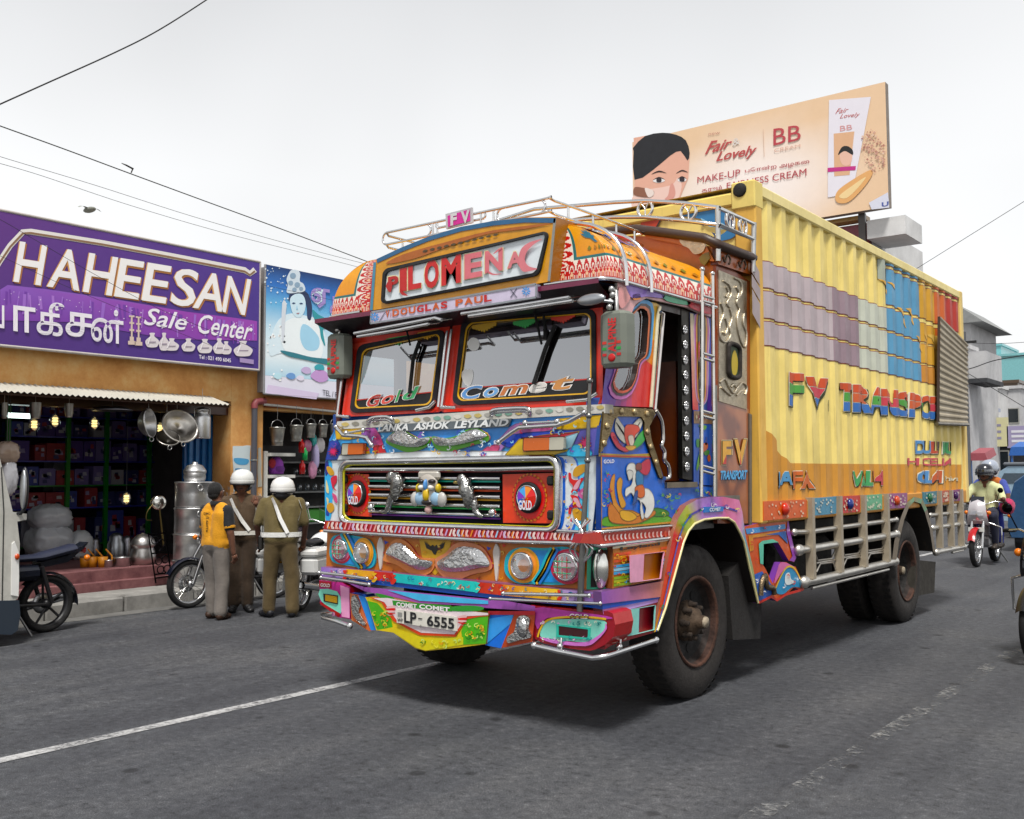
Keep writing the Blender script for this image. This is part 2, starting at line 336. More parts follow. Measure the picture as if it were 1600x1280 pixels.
concrete('concrete', (.15, .145, .135), (.32, .31, .29)); concrete('grey_plaster', (.36, .36, .37), (.56, .56, .57), 1.2); concrete('dark_wall', (.02, .018, .02), (.05, .045, .05))  # distance haze painted into grey_plaster, shop interior shade into dark_wall
concrete('red_step', (.09, .025, .03), (.24, .10, .10), 5); concrete('white_plaster', (.5, .5, .5), (.72, .72, .72), .8); concrete('gutter_concrete', (.07, .07, .068), (.17, .165, .155), 2.5)
PZ = .05
b = MB(); b.box((FX-.1, -30, -.3), (KX-.16, 300, PZ)); pav = b.build('pavement', 'concrete', okind='structure', label='narrow concrete pavement in front of the shops')
kb = MB(); kb.bbox((KX-.16, 0, gz(KX)-.12), (KX, .97, PZ+.012), .018); y = -6.; first = None
for i in range(16):
    if first is None: first = o = kb.build('kerb_stone', 'concrete', pav)
    else: o = first.copy(); COL.objects.link(o)
    o.location = Vector((KX-.08+random.uniform(-.008, .008), y+.485, gz(KX)-.12+random.uniform(-.012, .008)))-ORG[pav]; y += .985
b = MB(); b.box((KX-.16, y, gz(KX)-.1), (KX, 300, PZ+.01)); b.build('kerb', 'concrete', pav)
b = MB(); b.poly([(KX, -30, gz(KX)+.006), (KX+.32, -30, gz(KX+.32)+.004), (KX+.32, 200, gz(KX+.32)+.004), (KX, 200, gz(KX)+.006)]); b.build('gutter_strip', 'gutter_concrete', pav)

# ================================================================ SHOP BUILDINGS
def plaster():
    m, t, b, L = nodemat('orange_plaster'); g = t.nodes.new('ShaderNodeNewGeometry'); s = t.nodes.new('ShaderNodeSeparateXYZ'); L(g.outputs['Position'], s.inputs[0])
    n = noise(t, 2.2, 7, .7); n2 = noise(t, 9, 6, .7)
    base = ramp(t, n.outputs['Fac'], [(.3, (.52, .22, .055)), (.5, (.66, .33, .10)), (.62, (.7, .42, .16)), (.75, (.74, .52, .26))])
    a = t.nodes.new('ShaderNodeMath'); a.operation = 'MULTIPLY_ADD'; L(s.outputs['Z'], a.inputs[0]); a.inputs[1].default_value = -.42; a.inputs[2].default_value = .62
    ad = t.nodes.new('ShaderNodeMath'); L(a.outputs[0], ad.inputs[0]); L(n2.outputs['Fac'], ad.inputs[1])
    mr = t.nodes.new('ShaderNodeMapRange'); mr.inputs[1].default_value = .62; mr.inputs[2].default_value = .72; L(ad.outputs[0], mr.inputs[0])
    peel = ramp(t, n.outputs['Fac'], [(.35, (.36, .37, .37)), (.55, (.6, .62, .62)), (.62, (.2, .38, .5))])
    x = t.nodes.new('ShaderNodeMix'); x.data_type = 'RGBA'; L(mr.outputs[0], x.inputs[0]); L(base.outputs[0], x.inputs[6]); L(peel.outputs[0], x.inputs[7]); L(x.outputs[2], b.inputs['Base Color']); b.inputs['Roughness'].default_value = .8
    bp = t.nodes.new('ShaderNodeBump'); bp.inputs['Strength'].default_value = .4; bp.inputs['Distance'].default_value = .008; L(n2.outputs['Fac'], bp.inputs['Height']); L(bp.outputs[0], b.inputs['Normal']); MATS['orange_plaster'] = m
plaster()
FZ = .30                        # shop floor
PA, PB = S(362, 700, FX).y, S(410, 700, FX).y      # the pillar between the two shops
shop = thing('shop_building', 'orange plastered shop with open front below the purple signboard', 'shop', (FX, 1.5, PZ))
def bx(parent, name, a, bb, kind='paint', col=(.5, .5, .5), **kw): m = MB(col); m.box(a, bb); return m.build(name, kind, parent, **kw)
ZB0, ZT0 = S(200, 632, FX).z, S(200, 561, FX).z
bx(shop, 'front_wall', (FX-.25, -5, 2.62), (FX, PA, 4.72), 'orange_plaster')
bx(shop, 'pillar', (FX-.55, PA-.02, PZ), (FX+.004, PB, 4.68), 'orange_plaster')
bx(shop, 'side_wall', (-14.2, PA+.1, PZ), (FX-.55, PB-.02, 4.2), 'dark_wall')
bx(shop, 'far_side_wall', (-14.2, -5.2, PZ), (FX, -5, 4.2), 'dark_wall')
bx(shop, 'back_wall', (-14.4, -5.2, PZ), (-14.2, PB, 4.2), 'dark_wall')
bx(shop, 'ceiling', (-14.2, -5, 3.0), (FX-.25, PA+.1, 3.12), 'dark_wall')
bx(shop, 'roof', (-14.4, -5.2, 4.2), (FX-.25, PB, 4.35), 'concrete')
bx(shop, 'step', (-14.2, -5, PZ-.2), (FX+.12, PA-.02, FZ), 'red_step')
bx(shop, 'lower_step', (FX+.12, -5, PZ-.2), (FX+.3, S(322, 905, FX).y, FZ-.14), 'red_step')
bx(shop, 'lintel', (FX-.3, -5, 2.42), (FX-.06, PA-.03, 2.62), 'paint', h('3a1a12'))
# corrugated awning
def awning(parent, y0, y1, z0, z1, out, pitch=.075):
    m = MB(h('b9b6ac')); n = int((y1-y0)/pitch*4); x0, x1 = FX-.05, FX+out
    pr_ = [(y0+(y1-y0)*i/n, .012*[0, 1, 0, -1][i % 4]) for i in range(n+1)]
    for (ya, da), (yb, db) in zip(pr_, pr_[1:]):
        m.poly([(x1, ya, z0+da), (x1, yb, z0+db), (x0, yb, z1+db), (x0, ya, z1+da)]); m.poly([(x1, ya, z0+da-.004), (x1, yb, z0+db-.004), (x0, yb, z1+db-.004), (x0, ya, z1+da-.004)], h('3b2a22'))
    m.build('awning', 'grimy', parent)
    m = MB(h('4a3225')); m.box((FX+out-.1, y0, z0-.035), (FX+out-.05, y1, z0-.008)); m.build('awning_batten', 'matte', parent)
za = S(180, 622, FX+.5).z
awning(shop, -5, S(362, 630, FX+.5).y, za, za+.16, .5)
# second shop, to the right of the pillar
shop2 = thing('shop_building', 'orange trimmed shop with white shelves behind the truck, below the blue signboard', 'shop', (FX, 7, PZ))
Y2 = 10.5
bx(shop2, 'front_wall', (FX-.25, PB+.005, 2.52), (FX-.01, Y2, 4.6), 'orange_plaster')
bx(shop2, 'end_wall', (-13.2, Y2-.3, PZ), (FX-.01, Y2, 4.0), 'orange_plaster')
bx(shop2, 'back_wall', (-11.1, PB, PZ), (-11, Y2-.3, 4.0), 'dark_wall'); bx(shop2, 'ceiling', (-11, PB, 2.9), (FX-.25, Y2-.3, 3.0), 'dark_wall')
bx(shop2, 'roof', (-13.2, PB+.005, 4.0), (FX-.25, Y2, 4.15), 'concrete'); bx(shop2, 'floor', (-11, PB+.005, PZ-.2), (FX+.02, Y2-.3, FZ-.08), 'concrete')
m = MB(h('cfcdc6')); m.tube([S(412+i*16, 632+i*1.6, FX+.08) for i in range(10)], [.02, .022]*5, 6); m.build('awning_roll', 'grimy', shop2)
m = MB(h('b5622a')); m.box((FX-.005, PB+.02, 2.56), (FX+.03, Y2, 2.72)); m.build('fascia_board', 'grimy', shop2)
# drain pipe on the pillar
dp = thing('drain_pipe', 'grey plastic drain pipe with red elbow on the orange pillar', 'pipe', tuple(S(394, 900, FX+.06)))
px_ = S(397, 700, FX+.06).y; zt = S(400, 628, FX+.06).z
m = MB(h('4b4c55')); m.tube([(FX+.06, px_, PZ), (FX+.06, px_, 1.2), (FX+.06, px_, zt-.08)], .045, 12); m.build('downpipe', 'plastic', dp)
m = MB(h('8c4248')); m.tube([(FX+.06, px_, zt-.1), (FX+.06, px_, zt-.04), (FX+.06, px_+.03, zt), (FX+.06, px_+.1, zt+.015), (FX+.06, px_+.19, zt+.015)], .052, 12); m.build('elbow', 'plastic', dp)
for z in (.9, 1.75): m = MB(h('b9b9b5')); m.lathe([(.05, -.012), (.052, 0), (.05, .012)], (FX+.06, px_, z), n=12); m.build('clip', 'steel', dp)
# posters pasted on the pillar
for i, (q, c, lab) in enumerate([([(364, 698), (391, 696), (390, 765), (365, 768)], h('c9d6da'), 'torn white and pale blue poster on the pillar left of the drain pipe'), ([(403, 700), (409, 700), (409, 760), (403, 762)], h('a9a79c'), 'scrap of grey poster on the pillar right of the drain pipe')]):
    m = MB(c); pts = [S(q[k][0]+(q[(k+1) % 4][0]-q[k][0])*j/5+random.uniform(-.8, .8), q[k][1]+(q[(k+1) % 4][1]-q[k][1])*j/5+random.uniform(-1, 1), FX+.012) for k in range(4) for j in range(5)]; m.prism(pts, (-.006, 0, 0))
    if i == 0:
        for a, bq, cc in [((366, 716), (388, 726), '4a9ccc'), ((368, 732), (386, 740), '2f7fb2'), ((370, 746), (384, 750), '7ab6d4')]:
            m.poly([S(x, y, FX+.0145) for x, y in spl([(a[0], a[1]), (bq[0], a[1]+2), (bq[0]-3, bq[1]), (a[0]+4, bq[1]-1)], 4)], h(cc))
    m.build('pasted_poster', 'print', label=lab, cat='poster')

# ---------------------------------------------------------------- purple signboard
def sgn(pts, d): return [S(x, y, FX+d) for x, y in pts]
SD = .22
ZS = zoom(0, 320, 3.764)
sg = thing('signboard', 'large purple signboard with gold edged white lettering above the cookware shop', 'signboard', tuple(S(200, 561, FX+SD)))
yl, yr = -1.4, S(406, 490, FX+SD).y; zt, zb = S(200, 368, FX+SD).z, S(200, 559, FX+SD).z
def SL(y, z, d=0): return Vector((FX+SD+d, y, z))
m = MB(h('5b2f86'))
for i in range(24):
    ya, yb = yl+(yr-yl)*i/24, yl+(yr-yl)*(i+1)/24
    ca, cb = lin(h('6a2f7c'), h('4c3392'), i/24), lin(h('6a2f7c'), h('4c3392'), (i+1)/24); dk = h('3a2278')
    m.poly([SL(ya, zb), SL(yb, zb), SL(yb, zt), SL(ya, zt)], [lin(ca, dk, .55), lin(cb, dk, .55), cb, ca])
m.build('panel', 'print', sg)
m = MB(h('b9b2ad'))
for a, c in (((yl, zb), (yr, zb)), ((yr, zb), (yr, zt)), ((yl, zt), (yr, zt))): m.tube([SL(*a, -.01), SL(*c, -.01)], .02, 6)
m.box((FX+.0, yl, zb+.02), (FX+SD-.005, yr, zt-.02), h('3b3340')); m.build('frame', 'grimy', sg)
m = MB(h('7b3fae'))      # light purple curtain band
band = ZS([(0, 500), (45, 472), (300, 500), (700, 560), (1100, 630), (1400, 668), (1512, 685), (1512, 800), (1000, 790), (740, 745), (400, 690), (0, 680)])
pts = sgn(band, SD+.004); m.poly(pts, [h('8a55bb')]*4+[h('9a3fb0')]*4+[h('7a3aa6')]*4)
for i in range(46):
    x = random.uniform(10, 1500); yt = 490+x*.13+random.uniform(0, 20); w = random.uniform(5, 22); hh = random.uniform(60, 150); xx = x+random.uniform(-14, 14)
    m.poly(sgn(ZS([(x, yt), (x+w, yt+3), (xx+w*.7, yt+hh), (xx, yt+hh)]), SD+.006+i*.00004), lin(h('9460c6'), h('b27cd2'), random.random()) if random.random() < .65 else h('7238a4'))
for i in range(60):
    x = random.uniform(20, 1500); yt = 500+x*.13+random.uniform(0, 110); r = random.uniform(2, 5); m.poly(sgn(ZS([(x-r, yt), (x, yt-r), (x+r, yt), (x, yt+r)]), SD+.0085+i*.00002), h('e6d5f0'))
m.build('curtain_print', 'print', sg)
m = MB(h('d9cfc6'))      # swoosh line
line = [(-60, 430), (0, 330), (60, 240), (135, 160), (180, 158), (600, 225), (1000, 300), (1440, 385), (1470, 405), (1500, 382)]
def band2(line, w, d, col):
    up, dn = [], []
    for i, (x, y) in enumerate(line):
        a = line[max(i-1, 0)]; c = line[min(i+1, len(line)-1)]; t = Vector((c[0]-a[0], c[1]-a[1])).normalized(); nx, ny = -t.y, t.x; up.append((x+nx*w, y+ny*w)); dn.append((x-nx*w, y-ny*w))
    for i in range(len(line)-1): m.poly(sgn(ZS([up[i], up[i+1], dn[i+1], dn[i]]), SD+d), col)
band2(line, 17, .004, h('e7e2de')); band2([(x, y+8) for x, y in line], 6, .006, h('8a6a4c')); m.build('swoosh', 'print', sg)
for dx, dy, d, c, bo in ((5, 9, .006, h('b9763a'), .02), (-6, 0, .008, h('d9a05a'), .02), (0, 0, .012, h('f3f0ef'), .012)):
    if d == .006: m = MB()
    q = ZS([(78+dx, 452+dy), (1440+dx, 650+dy), (1478+dx, 440+dy), (118+dx, 215+dy)])
    for i, ch in enumerate('HAHEESAN'):
        us = [0, .145, .30, .435, .553, .675, .775, .9, 1.02][i]; wd = [.118, .14, .125, .105, .105, .105, .13, .10][i]
        Q = [Vector((*p, 0)) for p in q]
        c4 = [bil(Q, us, 0), bil(Q, us+wd, 0), bil(Q, us+wd, 1), bil(Q, us, 1)]
        m.text(ch, [S(p.x, p.y, FX+SD+d) for p in c4], c, bo)
m.build('lettering', 'print', sg)
m = MB(h('efeaf2'))
q = lambda pts, d=.012: sgn(ZS(pts), SD+d)
for i, ch in enumerate(['வ', 'ா', 'கீ', 'ச', 'ன்']):
    a, w, yb, tp = [(-95, 120, 715, 575), (78, 130, 742, 590), (215, 165, 760, 560), (385, 155, 770, 625), (535, 190, 800, 600)][i]
    m.text(ch, q([(a, yb), (a+w, yb+w*.13), (a+w, tp+w*.13), (a, tp)], .012+i*.0006), h('efeaf2'), .012)
m.build('tamil_lettering', 'print', sg)
m = MB(h('f1ecf4'))
m.text('Sale', q([(845, 705), (1100, 742), (1100, 640), (845, 600)]), None, .012, .35); m.text('Center', q([(1165, 755), (1482, 800), (1490, 690), (1165, 640)]), None, .012, .35)
m.text('Tel : 021 490 6045', q([(1170, 905), (1358, 928), (1358, 905), (1170, 882)]), None, .01)
m.poly(q([(1410, 900), (1492, 912), (1492, 938), (1410, 926)]), h('a58fc0'))
m.build('small_lettering', 'print', sg)
m = MB(h('e6dfe2'))      # printed pots and lamps
for x, y in ((775, 700), (815, 705)):
    for a, bb, w in ((650, 660, 16), (660, 690, 5), (690, 700, 14), (700, 730, 5), (730, 742, 14), (742, 775, 5), (775, 800, 12), (800, 822, 22)): m.poly(q([(x-w, a+(x-775)*.13), (x+w, a+(x-775)*.13+2), (x+w, bb+(x-775)*.13+2), (x-w, bb+(x-775)*.13)], .013), h('d8c2b4'))
for k, (x, y, w, hh) in enumerate([(895, 800, 40, 45), (965, 810, 30, 55), (1010, 825, 42, 38), (1108, 828, 40, 40), (1205, 835, 44, 44), (1290, 835, 36, 48), (1330, 845, 32, 40), (1430, 850, 55, 48)]):
    pot = [(x-w*.4, y-hh), (x+w*.4, y-hh), (x+w*.3, y-hh*.6), (x+w, y), (x+w*.85, y+hh*.6), (x+w*.5, y+hh*.85), (x-w*.5, y+hh*.85), (x-w*.85, y+hh*.6), (x-w, y), (x-w*.3, y-hh*.6)]
    m.poly(q(spl(pot, 3), .013+k*.0005), h('ded6da')); m.poly(q([(x-w*.7, y+hh*.1), (x+w*.6, y+hh*.1), (x+w*.5, y+hh*.25), (x-w*.6, y+hh*.25)], .018), h('9c8fa0')); m.poly(q([(x-w*.35, y-hh*.5), (x-w*.2, y-hh*.5), (x-w*.55, y+hh*.5), (x-w*.7, y+hh*.4)], .0185), h('f4f0f4'))
m.build('pot_print', 'print', sg)

# ---------------------------------------------------------------- blue poster board
ZP = zoom(380, 380, 3.368)
sb = thing('signboard', 'bright blue picture signboard with crowned figure beside the purple board', 'signboard', tuple(S(470, 620, FX+.2)))
D2 = .2; py0, py1 = S(414, 520, FX+D2).y, S(413, 520, FX+D2).y+2.9; pz1, pz0 = S(415, 413, FX+D2).z, S(413, 613, FX+D2).z-.02
def PL(u, v, d=0): return Vector((FX+D2+d, py0+(py1-py0)*u, pz0+(pz1-pz0)*v))
m = MB(); cols = [(0, h('e3e4f4')), (.14, h('e6e4f2')), (.141, h('b8dcee')), (.3, h('eaf6fb')), (.5, h('cfeaf8')), (.7, h('69b7e6')), (.85, h('2c74c8')), (1, h('12366f'))]
for (a, ca), (bq, cb) in zip(cols, cols[1:]):
    if a == .14: continue
    m.poly([PL(0, a), PL(1, a), PL(1, bq), PL(0, bq)], [ca, ca, cb, cb])
m.build('panel', 'print', sb)
m = MB(h('8f8f92')); m.box((FX, py0+.02, pz0+.03), (FX+D2-.006, py1-.02, pz1-.03)); m.tube([PL(0, 0, -.012), PL(0, 1, -.012)], .018, 6); m.tube([PL(0, 0, -.012), PL(1, 0, -.012)], .018, 6); m.build('frame', 'grimy', sb)
m = MB(); pp = lambda pts, d=.004: sgn(ZP(pts), D2+d)
m.poly(pp(spl([(140, 590), (150, 480), (190, 400), (250, 370), (320, 380), (400, 410), (440, 520), (455, 620), (400, 610), (300, 600), (200, 580)], 4)), h('dff1fa'))
m.poly(pp(spl([(190, 460), (245, 400), (300, 395), (370, 410), (410, 470), (420, 560), (400, 610), (330, 600), (230, 580)], 4), .006), h('f2fafd'))
m.poly(pp(spl([(310, 430), (350, 440), (400, 500), (390, 560), (330, 560), (300, 500)], 4), .007), h('a6d8f2'))
m.poly(pp(spl([(240, 305), (248, 266), (300, 248), (340, 265), (362, 330), (356, 402), (338, 396), (334, 335), (318, 288), (280, 274), (252, 292)], 4), .006), h('23355c'))          # hair
m.poly(pp(spl([(246, 300), (270, 270), (310, 270), (328, 310), (322, 360), (295, 392), (262, 372)], 4), .0065), h('d2ecf8'))              # face
for a in ((266, 316), (305, 318)): m.poly(pp([(a[0]-11, a[1]), (a[0], a[1]-5), (a[0]+11, a[1]), (a[0], a[1]+5)], .0095), h('25406e'))
m.poly(pp([(278, 368), (298, 366), (290, 374)], .0095), h('b4747e')); m.poly(pp([(283, 325), (288, 350), (279, 350)], .0095), h('9fcfe8'))
m.poly(pp(spl([(230, 260), (235, 220), (228, 190), (245, 150), (262, 140), (290, 145), (300, 165), (298, 200), (318, 215), (325, 250), (280, 262)], 4), .009), h('d5e3ee'))   # crown
for a in ((262, 172, 16), (250, 210, 13), (285, 220, 15), (270, 245, 12), (305, 240, 11)): m.poly(pp([(a[0]+a[2]*cos(k*pi/6), a[1]+a[2]*sin(k*pi/6)) for k in range(12)], .011), h('8eaac2'))
m.poly(pp(spl([(365, 350), (395, 375), (435, 400), (438, 440), (420, 460), (432, 540), (410, 500), (400, 440), (375, 400)], 4), .009), h('2d9aa4'))
m.poly(pp(spl([(205, 315), (228, 318), (222, 390), (215, 500), (202, 505)], 3), .009), h('d8dfe8'))
m.poly(pp(spl([(195, 565), (260, 575), (360, 600), (470, 612), (520, 630), (450, 640), (330, 615), (240, 595)], 4), .009), h('2c7d8c'))
for a in ((250, 700, 24, '6d9ed8'), (330, 670, 26, 'c9b4dd'), (180, 700, 22, 'bfe6f2'), (400, 700, 46, 'c79bd6'), (400, 655, 26, '35a6b4'), (300, 710, 20, 'e6e0f2')):
    m.poly(pp(spl([(a[0]-a[2], a[1]), (a[0]-a[2]*.3, a[1]-a[2]*.7), (a[0]+a[2]*.8, a[1]-a[2]*.5), (a[0]+a[2], a[1]+a[2]*.4), (a[0], a[1]+a[2]*.7)], 3), .009), h(a[3]))
for i in range(34): x, y, r = random.uniform(115, 240), random.uniform(130, 320), random.uniform(2, 6); m.poly(pp([(x-r, y), (x, y-r), (x+r, y), (x, y+r)], .006), h('e3f2fa'))
for i in range(20): x, y, r = random.uniform(125, 220), random.uniform(430, 720), random.uniform(3, 8); m.poly(pp([(x+r*cos(k), y+r*sin(k)) for k in range(6)], .006), h('ffffff'))
m.build('figure_print', 'print', sb)
m = MB()
for ch, Q in (('ஏ', [(355, 335), (455, 352), (455, 245), (355, 228)]), ('த', [(455, 445), (560, 470), (560, 300), (455, 275)]), ('ன்', [(565, 470), (700, 495), (700, 320), (565, 292)])):
    m.text(ch, pp([(a+5, c+6) for a, c in Q], .011), h('d9f0fb'), .085); m.text(ch, pp(Q, .014), h('a58fd0'), .03)
m.text('TEL / FAX', pp([(418, 800), (530, 822), (530, 792), (418, 770)], .011), h('5a5a64'), .01)
m.poly(pp([(130, 745), (400, 790), (385, 822), (120, 790)], .005), h('dccdea')); m.build('lettering', 'print', sb)
# ================================================================ THE TRUCK (own axes = world axes: x 0 near side .. -2.42 far side, y 0 front)
truck = thing('truck', 'hand painted multicoloured lorry with yellow container and chrome trim', 'truck', (-1.2, 3.5, 0))
def fp(pts, Y): return [F(x, y, Y) for x, y in pts]
def sp(pts, X): return [S(x, y, X) for x, y in pts]
def wp(pts, d=0): return [hit(x, y, (0, .12-d, 1.97), (0, 1, -.2)) for x, y in pts]     # raked windscreen plane
def rr(q, r, n=5):          # rounded quad in px: q = BL, BR, TR, TL, r as a share of the short side
    Q = [Vector((*p, 0)) for p in q]; w = (Q[1]-Q[0]).length; hh = (Q[3]-Q[0]).length; k = r*min(w, hh); ru, rv = k/w, k/hh; out = []
    for cu, cv, a0 in ((1-ru, rv, -90), (1-ru, 1-rv, 0), (ru, 1-rv, 90), (ru, rv, 180)):
        for i in range(n+1):
            a = radians(a0+90*i/n); p = bil(Q, cu+ru*cos(a), cv+rv*sin(a)); out.append((p.x, p.y))
    return out
def inset(q, d):
    c = (sum(p[0] for p in q)/4, sum(p[1] for p in q)/4)
    return [(p[0]-d*(1 if p[0] > c[0] else -1), p[1]-d*(1 if p[1] > c[1] else -1)) for p in q]
def ring(m, outer, inner, vec, col, ocol=None):
    n = len(outer); vec = Vector(vec)
    for i in range(n):
        j = (i+1) % n; m.poly([outer[i], outer[j], inner[j], inner[i]], col)
        m.poly([inner[i], inner[j], Vector(inner[j])+vec, Vector(inner[i])+vec], ocol or col); m.poly([outer[j], outer[i], Vector(outer[i])+vec, Vector(outer[j])+vec], ocol or col)
def P(mb, name, kind='paint', parent=None, **kw): return mb.build(name, kind, parent or truck, **kw)
BACK = (0, .012, 0); IN = (-.012, 0, 0)
CW = -2.42
def stroke(m, pts3, w, nrm, col):       # flat painted line of width w (metres) along 3-D points
    nrm = Vector(nrm); pts3 = [Vector(p) for p in pts3]; L, R_ = [], []
    for i, p in enumerate(pts3):
        t = (pts3[min(i+1, len(pts3)-1)]-pts3[max(i-1, 0)]); s = t.cross(nrm); s = s.normalized()*w/2 if s.length else Vector(); L.append(p+s); R_.append(p-s)
    for i in range(len(pts3)-1): m.poly([L[i], L[i+1], R_[i+1], R_[i]], col)
NF, NS = (0, -1, 0), (1, 0, 0)

# ---------------------------------------------------------------- shell of the cab
m = MB(h('1d4fa0'))
m.box((CW+.02, .165, .80), (-.02, .195, 1.98), h('2c5fb4'))                       # front bulkhead under the screen
m.box((CW+.02, .17, 1.15), (-.02, 1.5, 1.2), h('141416'))                       # floor
m.box((CW+.02, 1.44, 1.2), (-.02, 1.5, 2.62), h('3a2114'))                      # rear wall
m.box((CW+.0, .25, 2.60), (-.01, 1.5, 2.655), h('23150f'))                      # roof lining
# far side wall with its window opening
for a in (((CW, .14, 1.2), (CW+.04, 1.5, 1.9)), ((CW, .14, 2.45), (CW+.04, 1.5, 2.61)), ((CW, .14, 1.9), (CW+.04, .3, 2.45)), ((CW, .75, 1.9), (CW+.04, .85, 2.45)), ((CW, 1.3, 1.9), (CW+.04, 1.5, 2.45))): m.box(*a, h('5a1d12'))
P(m, 'cab_shell', 'paint')
m = MB(h('1b1b1e')); m.bbox((CW+.1, .18, 1.62), (-.12, .48, 1.86), .05); m.build('dashboard', 'leather', truck)
for x0 in (-.95, -2.1):
    m = MB(h('2a2020')); m.bbox((x0, .85, 1.2), (x0+.6, 1.32, 1.5), .05); m.bbox((x0, 1.28, 1.45), (x0+.6, 1.42, 2.15), .05); m.bbox((x0+.14, 1.3, 2.17), (x0+.46, 1.4, 2.4), .04); m.build('seat', 'leather', truck)
m = MB(h('101012')); c0 = Vector((-1.85, .62, 1.93)); u_ = Vector((1, 0, 0)); v_ = Vector((0, .45, .9)).normalized()
m.tube([c0+(u_*cos(k*pi/12)+v_*sin(k*pi/12))*.24 for k in range(24)], .016, 8, closed=True); m.tube([c0-u_*.23, c0+u_*.23], .012, 6); m.tube([c0, c0+Vector((0, -.25, -.35))], .025, 8); m.build('steering_wheel', 'plastic', truck)

# ---------------------------------------------------------------- windscreens
FARQ = ZA([(210, 530), (640, 510), (688, 108), (252, 190)]); NEARQ = ZA([(722, 492), (1442, 455), (1440, 5), (772, 58)])
FARO = ZA([(172, 549), (672, 524), (716, 70), (226, 138)]); NEARO = ZA([(666, 527), (1478, 484), (1478, -32), (738, 20)])
for q, o, nm, dd in ((FARQ, FARO, 'far', 0), (NEARQ, NEARO, 'near', .003)):
    fr = MB(h('c2401c')); n = 6
    ring(fr, wp(rr(o, .04, n), .02+dd), wp(rr(q, .1, n), .02+dd), (0, .06, 0), h('c43f1d'), h('7a2212'))
    fr_o = P(fr, 'windscreen_frame', 'paint')
    gs = MB(h('151318')); q2 = inset(q, 6.5); ring(gs, wp(rr(q, .1, n), .032+dd), wp(rr(q2, .1, n), .036+dd), (0, .03, 0), h('1d1a22')); gs.build('rubber_seal', 'rubber', fr_o)
    q3 = inset(q, 8.5); yl_ = MB(h('d9b53a')); ring(yl_, wp(rr(q2, .1, n), .03+dd), wp(rr(q3, .1, n), .03+dd), (0, .01, 0), h('e0b03a')); yl_.build('yellow_bead', 'paint', fr_o)
    g = MB(); g.poly(wp(rr(q2, .1, n), .015+dd)); g.build('windscreen', 'windscreen', truck)
def wz(pts, d=.018): return wp(ZA(pts), d)
m = MB(h('131315'))
m.poly(wz([(228, 512), (622, 487), (630, 424), (236, 466)])); m.poly(wz([(746, 466), (1398, 428), (1404, 360), (752, 408)], .021))
for a, bq in (((236, 466), (630, 424)), ((752, 408), (1404, 360))): stroke(m, wz([a, bq], .023), .008, NF, h('c8352e'))
for ch, x0, x1, c in (('G', 290, 362, 'c43a32'), ('o', 362, 428, 'e0574a'), ('l', 432, 462, '3aa65a'), ('d', 470, 552, '48b873')):
    sl = -.2; yb = 503+(x0-290)*sl; hh = 40 if ch in 'o' else 56
    for e, c2, d in ((4, 'f4f2ee', .024), (0, c, .027)): m.text(ch, wz([(x0-e+6, yb+e), (x1+e, yb+(x1-x0)*sl+e), (x1+e+8, yb+(x1-x0)*sl-hh-e), (x0-e+14, yb-hh-e)], d), h(c2), .05 if e else .02, .2)
for ch, x0, x1, c, c3 in (('C', 770, 870, '5b93d0', ''), ('o', 880, 950, '6fa8dc', ''), ('m', 960, 1100, 'c9763f', ''), ('e', 1110, 1190, 'd9d5cf', ''), ('t', 1215, 1330, 'c98a4a', '')):
    yb = 462+(x0-770)*-.1; hh = 62 if ch in 'Ct' else 44
    for e, c2, d in ((5, 'f4f2ee', .024), (0, c, .027)): m.text(ch, wz([(x0-e, yb+e), (x1+e, yb+(x1-x0)*-.1+e), (x1+e+6, yb+(x1-x0)*-.1-hh-e), (x0-e+8, yb-hh-e)], d), h(c2), .06 if e else .02, .2)
for x, y, c in ((265, 196, 'd9452e'), (455, 165, '3fb256'), (600, 137, 'd9a92c'), (885, 100, 'c9a02c'), (1090, 80, '3fae5a'), (1280, 55, 'd94436')):      # flower vinyls along the top
    for k in range(-4, 5):
        xx = x+k*13; t = abs(k)/4; yy = y-k*2.0; m.poly(wz(spl([(xx-9, yy-14), (xx+9, yy-16), (xx+6, yy+16*(1-t)+1), (xx, yy+24*(1-t)+3), (xx-7, yy+13*(1-t))], 3), .02+.0004*(k+4)), h(c))
m.poly(wz([(800+30*cos(k*pi/8)+32, 186+34*sin(k*pi/8)) for k in range(16)], .02), h('d9d9d6')); m.poly(wz(spl([(770, 335), (790, 312), (825, 315), (830, 350), (812, 395), (788, 385)], 4), .02), h('dcdcda'))
m.build('windscreen_sticker', 'print', truck)
# wipers
for path, bl in (([(1135, 20), (1172, 185)], [(1240, 88), (1190, 210), (1132, 385)]), ([(1182, 40), (1190, 120)], [(1190, 110), (1192, 160)]), ([(498, 120), (515, 190)], [(560, 175), (530, 260), (512, 430)])):
    m = MB(h('0e0e10')); m.tube(wz(path, .07), .008, 6); m.tube(wz(bl, .05), .014, 6); m.tube(wz(bl, .035), .007, 5); m.build('wiper', 'rubber', truck)
# chrome posts either side of the screens
for pth in ([(150, 545), (185, 270), (200, 120)], [(655, 500), (690, 190), (700, 120)], [(672, 500), (712, 190), (722, 110)], [(1410, 470), (1418, 370)]): m = MB(CHR); m.tube([hit(x, y, (0, .06, 1.97), (0, 1, -.2)) for x, y in ZA(pth)], .011, 8); m.build('chrome_rail', 'chrome', truck)
for pth in ([(148, 545), (212, 548)], [(545, 515), (610, 500), (640, 470)], [(668, 500), (745, 502)], [(1298, 472), (1400, 462), (1450, 430)]): m = MB(CHR); m.tube([hit(x, y, (0, .055, 1.97), (0, 1, -.2)) for x, y in ZA(pth)], .012, 8); m.build('chrome_rail', 'chrome', truck)

